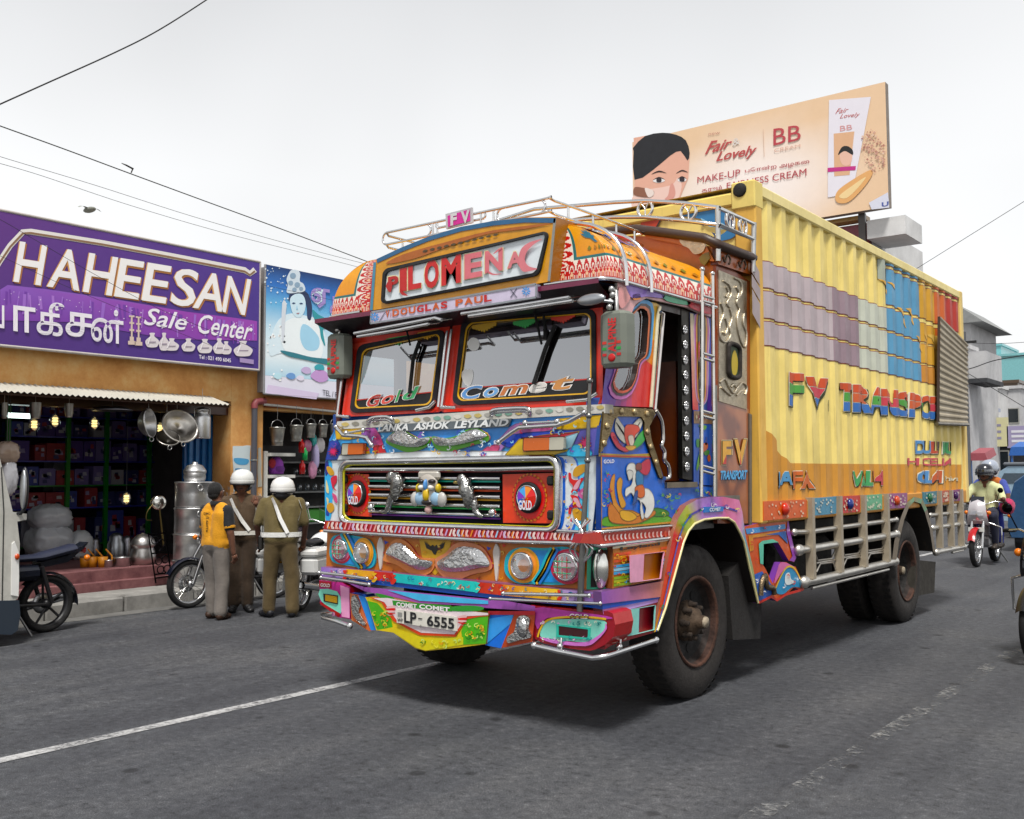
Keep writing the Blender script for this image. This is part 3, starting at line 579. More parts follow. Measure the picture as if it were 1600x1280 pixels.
# ---------------------------------------------------------------- visor soffit and roof cap
m = MB(h('1a0f1c'))
m.poly([(CW-.05, -.03, 2.655), (.03, -.03, 2.655), (.0, .24, 2.545), (CW, .24, 2.545)], h('150d18')); m.poly([(CW-.05, -.03, 2.66), (.03, -.03, 2.66), (.03, .3, 2.68), (CW-.05, .3, 2.68)], h('24324f'))
m.poly([(CW-.05, -.031, 2.655), (.03, -.031, 2.655), (.03, -.031, 2.685), (CW-.05, -.031, 2.685)], h('6a2440')); P(m, 'sun_visor', 'paint')
for pth in ([(805, 842), (1150, 792), (1480, 738)], [(850, 857), (1200, 806), (1500, 760)], [(135, 965), (450, 905), (640, 868), (680, 880)], [(155, 985), (400, 945), (600, 905)]):
    m = MB(CHR); pts = fp(ZC(pth), -.07); m.tube(pts, .012, 8); m.tube([pts[0]+Vector((0, 0, 0)), pts[0]+Vector((0, .1, .02))], .008, 6); m.tube([pts[-1], pts[-1]+Vector((0, .1, .02))], .008, 6); m.build('visor_rail', 'chrome', truck)
m = MB(h('b9bcc0')); m.ball(F(924, 468, -.1), (.1, .02, .035), 12); m.tube([F(924, 468, -.1), F(958, 472, -.05)], .01, 6); m.build('small_mirror', 'steel', truck)
# roof cap: rounded shoulder running round the near front corner, plus its far twin
def eave(sd):
    pts = [(-.40, .02), (-.22, .025), (-.07, .05), (.01, .10), (.035, .2), (.035, .45), (.035, .75), (.035, 1.05), (.035, 1.47)]
    pts = spl([(x, y, 0) for x, y in pts], 5, False); return [(p[0], p[1]) if sd > 0 else (CW-p[0], p[1]) for p in pts]
def cap(sd):
    e = eave(sd); N = len(e)-1; m = MB()
    def fn(u, v):
        i = u*N; i0 = min(int(i), N-1); t = i-i0; x = e[i0][0]+(e[i0+1][0]-e[i0][0])*t; y = e[i0][1]+(e[i0+1][1]-e[i0][1])*t
        tx = (-.62 if sd > 0 else CW+.62); k = min(1, u*2.2); cxx = x+(tx-x)*(.25+.75*k); a = v*pi/2
        yb = y+(max(y, .10+.04*v)-y)
        return (x+(cxx-x)*(1-cos(a)**.72), yb, 2.70+.40*sin(a)**.85)
    def cf(u, v):
        w = random.random()
        d_ = min(v/.2, u/.115)
        if d_ < 1:
            a_ = (u*24 if v/.2 < u/.115 else v*9) % 1-.5; rr_ = sqrt((a_*2)**2+((d_-.1)*1.15)**2)
            return h('a81c18') if d_ < .12 else (h('efe6da') if rr_ > 1.02 or .62 < rr_ < .74 else (h('b8281c') if rr_ > .42 or rr_ < .2 else h('e8c0a0')))
        if min(v/.235, u/.135) < 1: return h('2f6a6a')
        return lin(h('d98a10'), h('f0b41e'), min(1, v*1.2))
    m.grid(fn, N*6, 100, cf); return m, fn
capm, capfn = cap(1); capo = P(capm, 'roof_cap', 'paint')
cm2, _ = cap(-1); P(cm2, 'roof_cap', 'paint')
m = MB(h('d58a16')); m.poly([(-.62, .08, 3.09), (CW+.62, .08, 3.09), (CW+.62, 1.5, 3.09), (-.62, 1.5, 3.09)]); m.box((CW+.4, .14, 2.66), (-.4, .16, 3.09)); P(m, 'roof_panel', 'paint')
for sd in (1, -1): m = MB(CHR); m.tube([(x+(.008 if sd > 0 else -.008), y-.005, 2.70) for x, y in eave(sd)], .014, 8); m.build('gutter', 'chrome', truck)
def capdec(m, pts, col, off=.006):        # painted shape on the cap, pts in (u, v)
    q = [Vector(capfn(min(1, max(0, u)), v)) for u, v in pts]; q = [p+Vector((off, -off*.6, off)) for p in q]; m.poly(q, col)
m = MB()
for k in range(7):       # blue lotus
    a = radians(-60+k*28); c0 = (.25, .42); L1 = .10; dx, dy = sin(a)*L1*.75, cos(a)*L1*2.0; px2, py2 = cos(a)*.012, -sin(a)*.03
    capdec(m, [c0, (c0[0]+dx*.5-px2, c0[1]+dy*.5-py2), (c0[0]+dx, c0[1]+dy), (c0[0]+dx*.5+px2, c0[1]+dy*.5+py2)], h('2f6f86'))
for k in range(16): u = .2+k*.048; capdec(m, [(u, .29), (u+.018, .33), (u+.03, .295), (u+.016, .27)], h('b07a1c') if k % 2 else h('7f7a2a'))
capdec(m, [(.50, .62), (.54, .8), (.62, .78), (.70, .60), (.66, .5), (.57, .52)], h('b0302a'), .008); capdec(m, [(.47, .66), (.5, .78), (.54, .72), (.52, .62)], h('c9602a'), .009); capdec(m, [(.68, .6), (.78, .52), (.86, .42), (.8, .5), (.72, .62)], h('4a2c46'), .008)
for i, ch in enumerate('LEYLAND'):
    u = .515+i*.036; q = [Vector(capfn(u, .44))+Vector((.012, -.01, .01)), Vector(capfn(u+.028, .44))+Vector((.012, -.01, .01)), Vector(capfn(u+.028, .56))+Vector((.012, -.01, .012)), Vector(capfn(u, .56))+Vector((.012, -.01, .012))]
    m.text(ch, q, h('2f5fae'), .03)
m.build('cap_painting', 'paint', capo)
# white pelmet under the gutter with lilac and green painting
m = MB(); q = ZD([(470, 610), (520, 590), (640, 640), (760, 672), (900, 700), (1025, 740), (1025, 812), (950, 785), (880, 755), (760, 728), (640, 700), (575, 735), (540, 820), (400, 800), (470, 780)])
m.prism(sp(q, .03), (-.02, 0, 0), h('d8a8a8'), h('c9c0b8'))
for pts, c in (([(520, 600), (640, 645), (735, 668), (740, 700), (640, 690), (590, 700), (545, 690)], '8a6cba'), ([(735, 668), (880, 700), (890, 740), (760, 716)], '4fa37c'), ([(890, 705), (1020, 745), (1015, 795), (900, 755)], 'b8323e'), ([(480, 640), (530, 640), (545, 700), (500, 760), (475, 720)], 'd99a98'), ([(560, 680), (600, 675), (604, 705), (566, 710)], 'c9822c')):
    m.poly(sp(ZD(spl(pts, 3)), .034+.001*len(c)), h(c))
m.build('pelmet', 'paint', truck)

# ---------------------------------------------------------------- illuminated roof sign
sgnb = MB(h('c98a14')); out = ZC([(235, 822), (1357, 640), (1398, 235), (1200, 240), (1000, 262), (800, 300), (600, 362), (430, 430), (270, 508)])
sgnb.prism(fp(out, .0), (0, .2, 0), h('d39a1c'), h('a8720f')); so_ = P(sgnb, 'roof_sign', 'paint')
m = MB()
arch = ZC([(275, 512), (430, 440), (600, 372), (800, 312), (1000, 276), (1200, 256), (1392, 258)])
stroke(m, fp(arch, -.004), .03, NF, h('2f5f86')); stroke(m, fp(ZC([(262, 520), (240, 820)]), -.004), .028, NF, h('4f86a0')); stroke(m, fp(ZC([(1388, 245), (1350, 636)]), -.004), .02, NF, h('8f8f8a'))
m.poly(fp(ZC(spl([(440, 470), (700, 395), (1000, 320), (1370, 275), (1200, 312), (960, 345), (700, 430), (500, 500), (330, 530)], 3)), -.005), h('a8620f'))
for k in range(11): x, y = 560+k*44, 452-k*10; m.poly(fp(ZC(spl([(x, y), (x+18, y-12), (x+34, y-7), (x+20, y+3)], 3)), -.008), h('4a3a1c'))
m.build('sign_painting', 'paint', so_)
GQ = ZC([(298, 783), (1285, 600), (1347, 320), (312, 562)])
m = MB(h('17191c')); ring(m, fp(rr(GQ, .16), -.02), fp(rr(inset(GQ, 4.2), .14), -.024), (0, .03, 0), h('1f2226')); m.build('rubber_seal', 'rubber', so_)
m = MB(h('dfe6ea')); m.poly(fp(rr(inset(GQ, 4), .14), -.008), h('dde4e8')); m.build('light_panel', 'gloss', so_)
m = MB()
for e, c_, d in ((5, 'e8dfb8', -.014), (0, None, -.018)):
    for ch, x0, x1, yb, yt, c in (('P', 345, 410, 702, 612, 'b0222a'), ('I', 418, 462, 705, 560, 'ba2029'), ('L', 470, 552, 695, 545, 'bf1f28'), ('O', 572, 662, 690, 512, 'bf1f28'), ('M', 678, 800, 668, 488, 'c02530'), ('E', 822, 932, 628, 472, 'd37880'), ('N', 950, 1062, 590, 452, 'd37880'), ('A', 1090, 1185, 560, 462, 'd5838a')):
        w = x1-x0; m.text(ch, fp(ZC([(x0-e, yb+e), (x1+e, yb+e-w*.19), (x1+e, yt-e-w*.19), (x0-e, yt-e)]), d-x0*.000002), h(c_ or c), .04)
    for pts, c in (([(1308, 375), (1230, 395), (1175, 440), (1160, 520), (1185, 575), (1230, 575), (1278, 560), (1225, 545), (1200, 505), (1215, 450), (1260, 405)], 'd5838a'), ([(332, 668), (352, 632), (372, 650), (362, 705), (346, 698)], 'b0222a'), ([(418, 690), (440, 705), (468, 728), (430, 722)], 'b0222a'), ([(960, 560), (1000, 590), (1055, 590), (1010, 600), (975, 590)], 'd37880'), ([(1000, 470), (1030, 440), (1062, 424), (1035, 450)], 'd37880')):
        if e == 0: m.poly(fp(ZC(spl(pts, 4)), d-.004-pts[0][0]*.000002), h(c))
m.build('lettering', 'paint', so_)
NQ = ZC([(234, 902), (1270, 738), (1270, 655), (240, 832)])
m = MB(); m.prism(fp(NQ, -.05), (0, .05, 0), h('cfc6da'), h('9a94a4')); nb = P(m, 'name_board', 'paint')
m = MB(); c2 = [h('c9701c'), h('c85a1c'), h('c0301c'), h('b8202a')]
for i in range(4): stroke(m, fp([NQ[i], NQ[(i+1) % 4]], -.054), .012, NF, h('8f949a'))
xs = [330, 358, 366, 420, 472, 522, 575, 625, 683, 740, 790, 838, 880, 935, 985, 1010]
cur = 330
for ch, w in zip('V.DOUGLAS PAUL', [30, 12, 50, 52, 50, 52, 46, 52, 50, 42, 55, 62, 62, 55]):
    if ch != ' ':
        yb = 866-(cur-330)*.158; ww = w-8; m.text(ch, fp(ZC([(cur, yb), (cur+ww, yb-ww*.158), (cur+ww, yb-44-ww*.158), (cur, yb-44 if ch != '.' else yb-8)]), -.055), h('c8641c') if ch in 'VDOPAU' else h('b8231f'), .04)
    cur += w
for x, y in ((262, 862), (1208, 700)):
    for k in range(8): a = k*pi/4; m.poly(fp(ZC([(x+8*cos(a-.3), y+8*sin(a-.3)), (x+24*cos(a-.2), y+24*sin(a-.2)), (x+28*cos(a), y+28*sin(a)), (x+24*cos(a+.2), y+24*sin(a+.2)), (x+8*cos(a+.3), y+8*sin(a+.3))]), -.055), h('3f8fd0'))
for a in ([(290, 890), (320, 840), (330, 832)], [(1110, 690), (1150, 740)], [(1150, 680), (1110, 740)]): stroke(m, fp(ZC(a), -.0545), .006, NF, h('5a5a6a'))
m.build('lettering', 'paint', nb)

# ---------------------------------------------------------------- roof rack
rk = MB(CHR)
def RK(pts, Y=.22): return [F(x, y, Y) for x, y in ZC(pts)]
A0, A1 = RK([(330, 375), (1320, 82)]); B0, B1 = RK([(330, 428), (1320, 190)])
zr0, zr1 = (B0.z+B1.z)/2, (A0.z+A1.z)/2
xl, xr = A0.x-.05, A1.x+.03; yb_ = 1.35
def loop(x0, x1, y, z0, z1, n=5):
    r = (z1-z0)/2; pts = []
    for k in range(9): a = pi/2+k*pi/8; pts.append((x0+r+r*cos(a), y, z0+r+r*sin(a)))
    for k in range(9): a = -pi/2+k*pi/8; pts.append((x1-r+r*cos(a), y, z0+r+r*sin(a)))
    return pts
for z in (zr0, zr1): rk.tube(spl([(xl+.06, .22, z), (xr-.08, .22, z), (xr, .30, z), (xr, yb_, z), (xr-.06, yb_+.08, z)], 4, False), .009, 7); rk.tube([(xl+.06, .22, z), (xl, .30, z), (xl, yb_, z)], .009, 7)
zm = (zr0+zr1)/2
for a, bq in ((xl+.02, xl+.5), (xr-.42, xr-.02)): rk.tube(loop(a, bq, .22, zr0, zr1), .008, 6, closed=True)
for a, bq in ((xl+.55, xl+1.0), ): rk.tube(loop(a, bq, .22, zm, zr1), .008, 6, closed=True)
for x in (xl+.52, (xl+xr)/2-.2, (xl+xr)/2+.2, xr-.45): rk.tube([(x, .22, zr0-.1), (x, .22, zr1)], .008, 6)
for y in (.45, .75, 1.05, 1.3):
    for x in (xl, xr): rk.tube([(x, y, zr0-.1), (x, y, zr1)], .008, 6)
    rk.tube([(xl, y, zr0), (xr, y, zr0)], .008, 6)
rk.build('roof_rack', 'chrome', truck)
fv = MB(h('b9b9bd')); q = ZC([(708, 312), (872, 272), (868, 176), (704, 218)]); fv.prism(fp(q, .19), (0, .015, 0), h('bdbdc2'))
fv.poly(fp(inset(q, 3), .186), h('c42a92'))
fv.text('F', fp(ZC([(735, 292), (775, 284), (775, 208), (735, 218)]), .183), h('cfd0d4'), .05); fv.text('V', fp(ZC([(800, 280), (855, 268), (855, 190), (800, 202)]), .183), h('cfd0d4'), .05); fv.build('initials_plate', 'paint', truck)
# chrome hoops over the cap
for u0 in (.52, .66):
    m = MB(CHR); pts = []
    for k in range(13): p = Vector(capfn(u0, k/12)); pts.append(p+Vector((.03, -.01, .03)))
    e0 = pts[0]; pts = [e0+Vector((.0, 0, -.06))]+pts+[Vector((-.9, pts[-1].y-.02, 3.16))]; m.tube(pts, .014, 8); m.build('roof_hoop', 'chrome', truck)
# ---------------------------------------------------------------- front panels
def curls(m, fn, Y, spots, cols, size=1., nrm=NF, sgn=-1, seed=1):     # small brushed scrolls and dots scattered over a panel
    rnd = random.Random(seed)
    for i, (x, y) in enumerate(spots):
        s_, a0, fl, c = size*rnd.uniform(8, 15), rnd.uniform(0, 6.28), rnd.choice((-1, 1)), h(rnd.choice(cols)); Yk = Y+sgn*(.0004*(i % 9)+.001)
        p = fn([(x+s_*(1-k/9)*cos(a0+fl*k*.55), y+s_*(1-k/9)*sin(a0+fl*k*.55)) for k in range(8)], Yk); stroke(m, p, .0075*size, nrm, c)
        for k in range(3): q = (x+s_*1.25*cos(a0+k*.5), y+s_*1.25*sin(a0+k*.5)); m.poly(fn([(q[0]-2, q[1]), (q[0], q[1]-2.4), (q[0]+2, q[1]), (q[0], q[1]+2.4)], Yk), c)
def scat(n, x0, x1, f0, f1, seed=1):
    rnd = random.Random(seed); out = []
    for _ in range(n): x = rnd.uniform(x0, x1); u = rnd.random(); out.append((x, f0(x)*(1-u)+f1(x)*u))
    return out
YG = .05                # grille panel plane
def gi(pts, Y=YG): return fp(ZI(pts), Y)
def ga(pts, Y=YG): return fp(ZA(pts), Y)
def gb(pts, Y=.03): return fp(ZB(pts), Y)
def gl(pts, Y=YG): return fp(ZL(pts), Y)
def strip(m, pts, d, vec, c): stroke(m, pts, d, vec, c)
# white drip rail under the screens
m = MB(h('c8c6bd')); m.prism(ga([(140, 612), (150, 572), (500, 545), (1000, 510), (1490, 485), (1490, 530), (1000, 560), (500, 592)], .035), (0, .09, 0), h('d2d0c8'), h('aaa69c'))
for k in range(26): x = 170+k*51; y = 585-(x-150)*.067; c = random.choice(['a9a79f', '8f8c80', 'dcdad2', '7fae9c', 'c9b46a']); m.poly(ga(spl([(x, y), (x+24, y-8), (x+40, y+4), (x+18, y+14)], 3), .032), h(c))
P(m, 'drip_rail', 'grimy')
for pth in ([(305, 570), (330, 553), (400, 548), (428, 566)], [(920, 528), (945, 512), (1095, 505), (1112, 525)]):
    m = MB(CHR); pts = ga(pth, -.02); m.tube(spl([ga([pth[0]], .04)[0], *pts, ga([pth[-1]], .04)[0]], 3, False), .014, 8)
    pts2 = ga([(x, y+14) for x, y in pth], -.005); m.tube(spl([ga([pth[0]], .04)[0], *pts2, ga([pth[-1]], .04)[0]], 3, False), .012, 8); m.build('grab_handle', 'chrome', truck)
# upper nose panel (blue with painted sweeps)
NP = [(92, 765), (112, 660), (140, 610), (500, 592), (1000, 560), (1475, 528), (1475, 742), (1100, 742), (600, 752), (150, 765)]
m = MB(h('3f86cc')); m.prism(ga(NP, .045), (0, .08, 0), h('3f86cf'), h('244f94')); np_ = P(m, 'nose_panel', 'paint')
m = MB()
def nz(pts, c, d, n=3, grad=None): q = ga(spl(pts, n) if n else pts, .045-d); stroke(m, [p+Vector((0, -.0006, 0)) for p in q+q[:1]], .006, NF, tuple(x*.45 for x in h(c))); m.poly(q, hgrad(q, h(c), h(grad)) if grad else h(c))
nz([(112, 690), (140, 620), (150, 600), (330, 580), (420, 600), (480, 640), (600, 700), (880, 720), (1000, 660), (1100, 640), (1300, 640), (1470, 615), (1470, 740), (1100, 740), (600, 750), (120, 765)], '4fa0dc', .003, 0)
nz([(92, 765), (112, 672), (150, 660), (170, 700), (165, 760)], '2440a0', .005, 0)
nz([(140, 615), (150, 605), (300, 590), (310, 640), (210, 662), (145, 660)], 'd9b23c', .006, 0)
nz([(300, 600), (330, 596), (365, 640), (385, 700), (395, 740), (335, 735), (325, 690), (270, 640)], '8a68c0', .007, 3, 'c9344a'); nz([(330, 700), (378, 690), (398, 738), (338, 740)], 'cc3a40', .009, 0)
nz([(270, 690), (305, 700), (318, 745), (165, 748), (165, 738), (285, 735)], 'd9b24a', .008, 0)
nz([(160, 742), (600, 720), (1000, 722), (1100, 735), (1100, 742), (600, 751), (150, 764)], 'e8ecee', .010, 0)
nz([(1040, 585), (1160, 575), (1250, 600), (1130, 640), (1000, 690), (950, 735), (890, 730), (930, 690), (980, 640)], 'a58ad0', .007, 3, 'c65a86')
nz([(900, 700), (960, 690), (940, 735), (870, 735)], 'cf5a80', .009, 3)
nz([(1250, 560), (1470, 540), (1455, 600), (1300, 612), (1240, 608)], 'd9b53a', .006, 0)
nz([(960, 660), (1080, 630), (1250, 620), (1370, 618), (1330, 640), (1120, 652), (1040, 690), (1000, 700)], '2142b4', .008, 3)
nz([(990, 740), (1060, 660), (1180, 640), (1362, 622), (1300, 720), (1230, 738)], 'e3c25a', .011, 0)
nz([(1070, 655), (1200, 640), (1355, 625), (1340, 650), (1200, 652)], 'b02a34', .013, 0); nz([(1285, 650), (1355, 628), (1322, 700), (1285, 715)], 'a9d2e2', .014, 0)
nz([(1350, 618), (1476, 600), (1476, 742), (1300, 740)], '5a55a8', .009, 0)
nz([(1300, 742), (1330, 690), (1400, 700), (1420, 742)], '55c0ea', .0115, 3)
for cx_, cy_, r_ in ((130, 722, 30), (1392, 680, 36)):
    st = []
    for k in range(24): rr_ = r_*(1 if k % 2 == 0 else .45)*random.uniform(.75, 1.1); st.append((cx_+rr_*cos(k*pi/12), cy_+rr_*sin(k*pi/12)))
    nz(st, 'd23a6c', .015, 0)
curls(m, ga, .027, scat(34, 420, 960, lambda x: 632-x*.01, lambda x: 735, 3)+scat(26, 1000, 1440, lambda x: 570-(x-1000)*.06, lambda x: 735, 4)+scat(12, 130, 400, lambda x: 640, lambda x: 735, 5), ['e8ecf0', '2a4ab0', 'e0b84a', 'c83a5a', 'a8d8f0', '7a4ab0'], 1, seed=4)
m.build('nose_painting', 'paint', np_)
m = MB(h('6f7478')); q = ga([(350, 628), (1005, 598), (1022, 556), (385, 588)], .028); m.prism(q, (0, .01, 0), h('5f666b'))
cur = 352
for wd_ in ('LANKA', 'ASHOK', 'LEYLAND'):
    w = {'LANKA': 152, 'ASHOK': 178, 'LEYLAND': 270}[wd_]; m.text(wd_, ga([(cur, 623-(cur-352)*.045), (cur+w, 623-(cur+w-352)*.045), (cur+w+6, 587-(cur+w-352)*.045), (cur+6, 587-(cur-352)*.045)], .023), h('eceeee'), .04, .12); cur += w+26
m.build('maker_plate', 'paint', np_)
# embossed paisley leaves, white over green
def leaf(outl, inn, c_out, c_rim, Y, name, kind, fn, th=.02):
    m = MB(); m.prism(fn(spl(outl, 4), Y), (0, th, 0), c_out, c_rim); o = P(m, name, 'paint'); 
    m = MB(); f0 = fn(spl(inn, 4), Y-.012); c = sum((Vector(p) for p in f0), Vector())/len(f0); n = len(f0); mid = [Vector(p)*.62+c*.38+Vector((0, -.022, 0)) for p in f0]
    for i in range(n):
        j = (i+1) % n; m.add([f0[i], f0[j], mid[j], mid[i]], [(0, 1, 2, 3)], None, True)
    m.poly(mid); m.col = CHR
    m.c = [CHR if kind != 'matte' else h('dcdcd8')]*len(m.c); 
    m.build('embossing', kind, o); return o
leaf([(392, 672), (430, 625), (470, 612), (510, 630), (560, 655), (615, 648), (605, 690), (560, 715), (500, 725), (440, 705)], [(398, 665), (432, 628), (470, 616), (512, 636), (560, 660), (610, 652), (598, 680), (550, 698), (480, 695)], h('5a9e34'), h('c98a86'), .03, 'leaf_ornament', 'emboss', ga)
leaf([(622, 648), (680, 655), (740, 645), (790, 615), (850, 605), (905, 640), (900, 672), (830, 690), (780, 705), (700, 722), (640, 705)], [(626, 652), (680, 660), (745, 650), (795, 620), (848, 611), (898, 640), (880, 655), (820, 672), (740, 690), (650, 690)], h('5a9e34'), h('c98a86'), .03, 'leaf_ornament', 'emboss', ga)
# indicators
for q, wq in ((ZA([(172, 738), (276, 735), (280, 682), (176, 684)]), .28), (ZA([(1080, 718), (1280, 712), (1282, 650), (1082, 656)]), .64)):
    Q = [Vector((*p, 0)) for p in q]; sub = lambda a, bq: [(p.x, p.y) for p in (bil(Q, a, 0), bil(Q, bq, 0), bil(Q, bq, 1), bil(Q, a, 1))]
    am, wh = ((wq, 1), (0, wq)) if wq < .5 else ((0, wq), (wq, 1))
    m = MB(h('2a2320')); m.prism(fp(rr([(p[0], p[1]) for p in inset(q, -1.2)], .12, 3), .01), (0, .04, 0)); o = P(m, 'indicator', 'plastic')
    m = MB(h('c2681a')); m.prism(fp(rr(sub(*am), .1, 3), -.015), (0, .03, 0)); m.build('amber_lens', 'gloss', o); m = MB(h('b9b6a8')); m.prism(fp(rr(sub(*wh), .12, 3), -.013), (0, .03, 0)); m.build('clear_lens', 'gloss', o)
# chrome arms on the nose
for pth in ([(958, 675), (1020, 628), (1060, 602), (1250, 590), (1310, 570), (1385, 528)], [(1090, 580), (1250, 572)], [(145, 600), (180, 640), (260, 645), (298, 652), (322, 690)], [(195, 630), (280, 615)]):
    m = MB(CHR); pts = ga(pth, -.03); m.tube(pts, .014 if len(pth) > 2 else .008, 8); 
    for p in (pts[0], pts[-1]): m.tube([p, p+Vector((0, .07, 0))], .009, 6); m.ball(p, .02, 8)
    m.build('chrome_arm', 'chrome', truck)

# ---------------------------------------------------------------- grille
GQ = [(532.5, 817), (871, 829), (872, 715), (533, 722)]
m = MB(h('4aa3dc'))                                   # surrounding skin
OQ = ZA([(90, 1070), (1420, 1160), (1468, 742), (94, 768)])
ring(m, fp(rr(OQ, .01, 5), YG), fp(rr(GQ, .16, 5), YG), (0, .1, 0), h('dfe6ea'), h('2a5fb0')); skin = P(m, 'grille_surround', 'paint')
m = MB()
def arc_band(o0, o1, c, d):      # coloured band following the right end of the grille
    a = spl([(p[0], p[1]) for p in o0], 5, False); bq = spl(o1, 5, False); A = gi(a, YG-d); B = gi(bq, YG-d)
    for i in range(len(A)-1): m.poly([A[i], A[i+1], B[i+1], B[i]], h(c))
arc_band([(780, 415), (880, 430), (920, 520), (925, 780), (910, 990), (860, 1095)], [(820, 412), (925, 440), (945, 520), (950, 780), (940, 1000), (905, 1105)], '2a62c4', .003)
arc_band([(960, 400), (1030, 450), (1060, 540), (1066, 780), (1055, 960), (1000, 1100)], [(975, 395), (1045, 440), (1075, 540), (1080, 780), (1072, 960), (1025, 1108)], '2f6fd0', .004)
arc_band([(975, 395), (1045, 440), (1075, 540), (1080, 780), (1072, 960), (1025, 1108)], [(1150, 395), (1155, 440), (1160, 540), (1160, 780), (1160, 960), (1160, 1112)], '6fcdf0', .0035)
def gpoly(pts, c, d=.006): m.poly(gi(spl(pts, 4), YG-d), h(c))
gpoly([(1020, 600), (1030, 540), (1090, 500), (1165, 505), (1130, 560), (1060, 610)], 'c99a2a'); gpoly([(1015, 920), (1060, 900), (1130, 960), (1165, 1010), (1090, 1010), (1035, 990)], 'c99a2a')
gpoly([(978, 580), (1000, 580), (1010, 630), (1060, 640), (1100, 620), (1120, 630), (1085, 680), (1060, 740), (1000, 755), (1020, 700), (985, 650)], 'c92a30', .007); gpoly([(978, 945), (1000, 950), (1010, 900), (1060, 890), (1110, 905), (1085, 850), (1060, 790), (995, 780), (1020, 830), (985, 880)], 'c92a30', .0075)
gpoly([(1020, 720), (1060, 650), (1090, 640), (1060, 720)], 'd8a8b8', .009); gpoly([(1020, 810), (1060, 880), (1090, 885), (1060, 810)], 'd8a8b8', .009); gpoly([(1060, 765), (1120, 710), (1150, 765), (1120, 820)], 'c9669a', .008)
for k in range(5): gpoly([(1090, 762+k*2), (1150, 730+k*16), (1152, 734+k*16)], 'e8e0ea', .0095)
def lpoly(pts, c, d=.006): m.poly(gl(spl(pts, 4), YG-d), h(c))
lpoly([(48, 480), (100, 470), (112, 560), (112, 850), (95, 990), (50, 990)], '4fb0e4', .003); lpoly([(48, 480), (75, 475), (80, 560), (50, 600)], '1a2a80', .004); lpoly([(55, 960), (85, 960), (60, 890)], '1f3f9c', .004)
lpoly([(60, 520), (100, 525), (130, 580), (100, 600), (70, 570)], 'd0a032'); lpoly([(65, 860), (110, 850), (130, 900), (95, 940), (65, 910)], 'd0a032'); lpoly([(100, 620), (150, 600), (150, 660), (125, 700), (150, 740), (120, 720), (105, 680)], 'c8324a', .007); lpoly([(110, 760), (150, 790), (155, 850), (130, 830)], 'cf5a86', .007)
lpoly([(55, 640), (75, 700), (80, 760), (55, 740)], 'e0d8a8', .007); lpoly([(58, 800), (80, 820), (70, 870)], 'e0d8a8', .007)
curls(m, gi, YG-.009, scat(26, 930, 1150, lambda x: 430, lambda x: 1090, 8), ['2a62c4', 'e0b030', 'c8304a', '7ad0f0', '5a3ab0'], 1.2, seed=9)
m.build('surround_painting', 'paint', skin)
m = MB(h('0b0a0c')); q = fp(rr(inset(GQ, 1), .16, 5), .14); m.poly(q); m.build('grille_recess', 'matte', truck)
m = MB(CHR); pts = fp(rr(GQ, .16, 6), .025); m.tube(pts, .022, 8, closed=True); m.build('grille_frame', 'chrome', truck)
m = MB(h('b9b52a')); m.tube(fp(rr(inset(GQ, 4.5), .16, 6), .03), .008, 6, closed=True); m.build('grille_bead', 'paint', truck)
m = MB(CHR); m.tube(gl([(180, 542), (490, 541)], .04)+gi([(290, 541), (870, 528)], .04), .016, 8); m.build('grille_bar', 'chrome', truck)
m = MB(h('8c2a30')); m.tube(gl([(205, 566)], .05)+gi([(860, 556)], .05), .008, 6); m.build('painted_rod', 'paint', truck)
for k, c in enumerate(['3fae9a', 'c8562a', 'c99a24', '3fa85a', '7a3a94']):
    yl_, yr_ = 622+k*76, 627+k*84.5
    m = MB(CHR); m.tube(gl([(450, yl_)], .07)+gi([(362, yr_)], .07), .013, 8); m.build('grille_bar', 'chrome', truck)
    m = MB(h(c)); m.tube(gl([(455, yl_+27)], .08)+gi([(360, yr_+29)], .08), .006, 6); m.build('painted_rod', 'paint', truck)
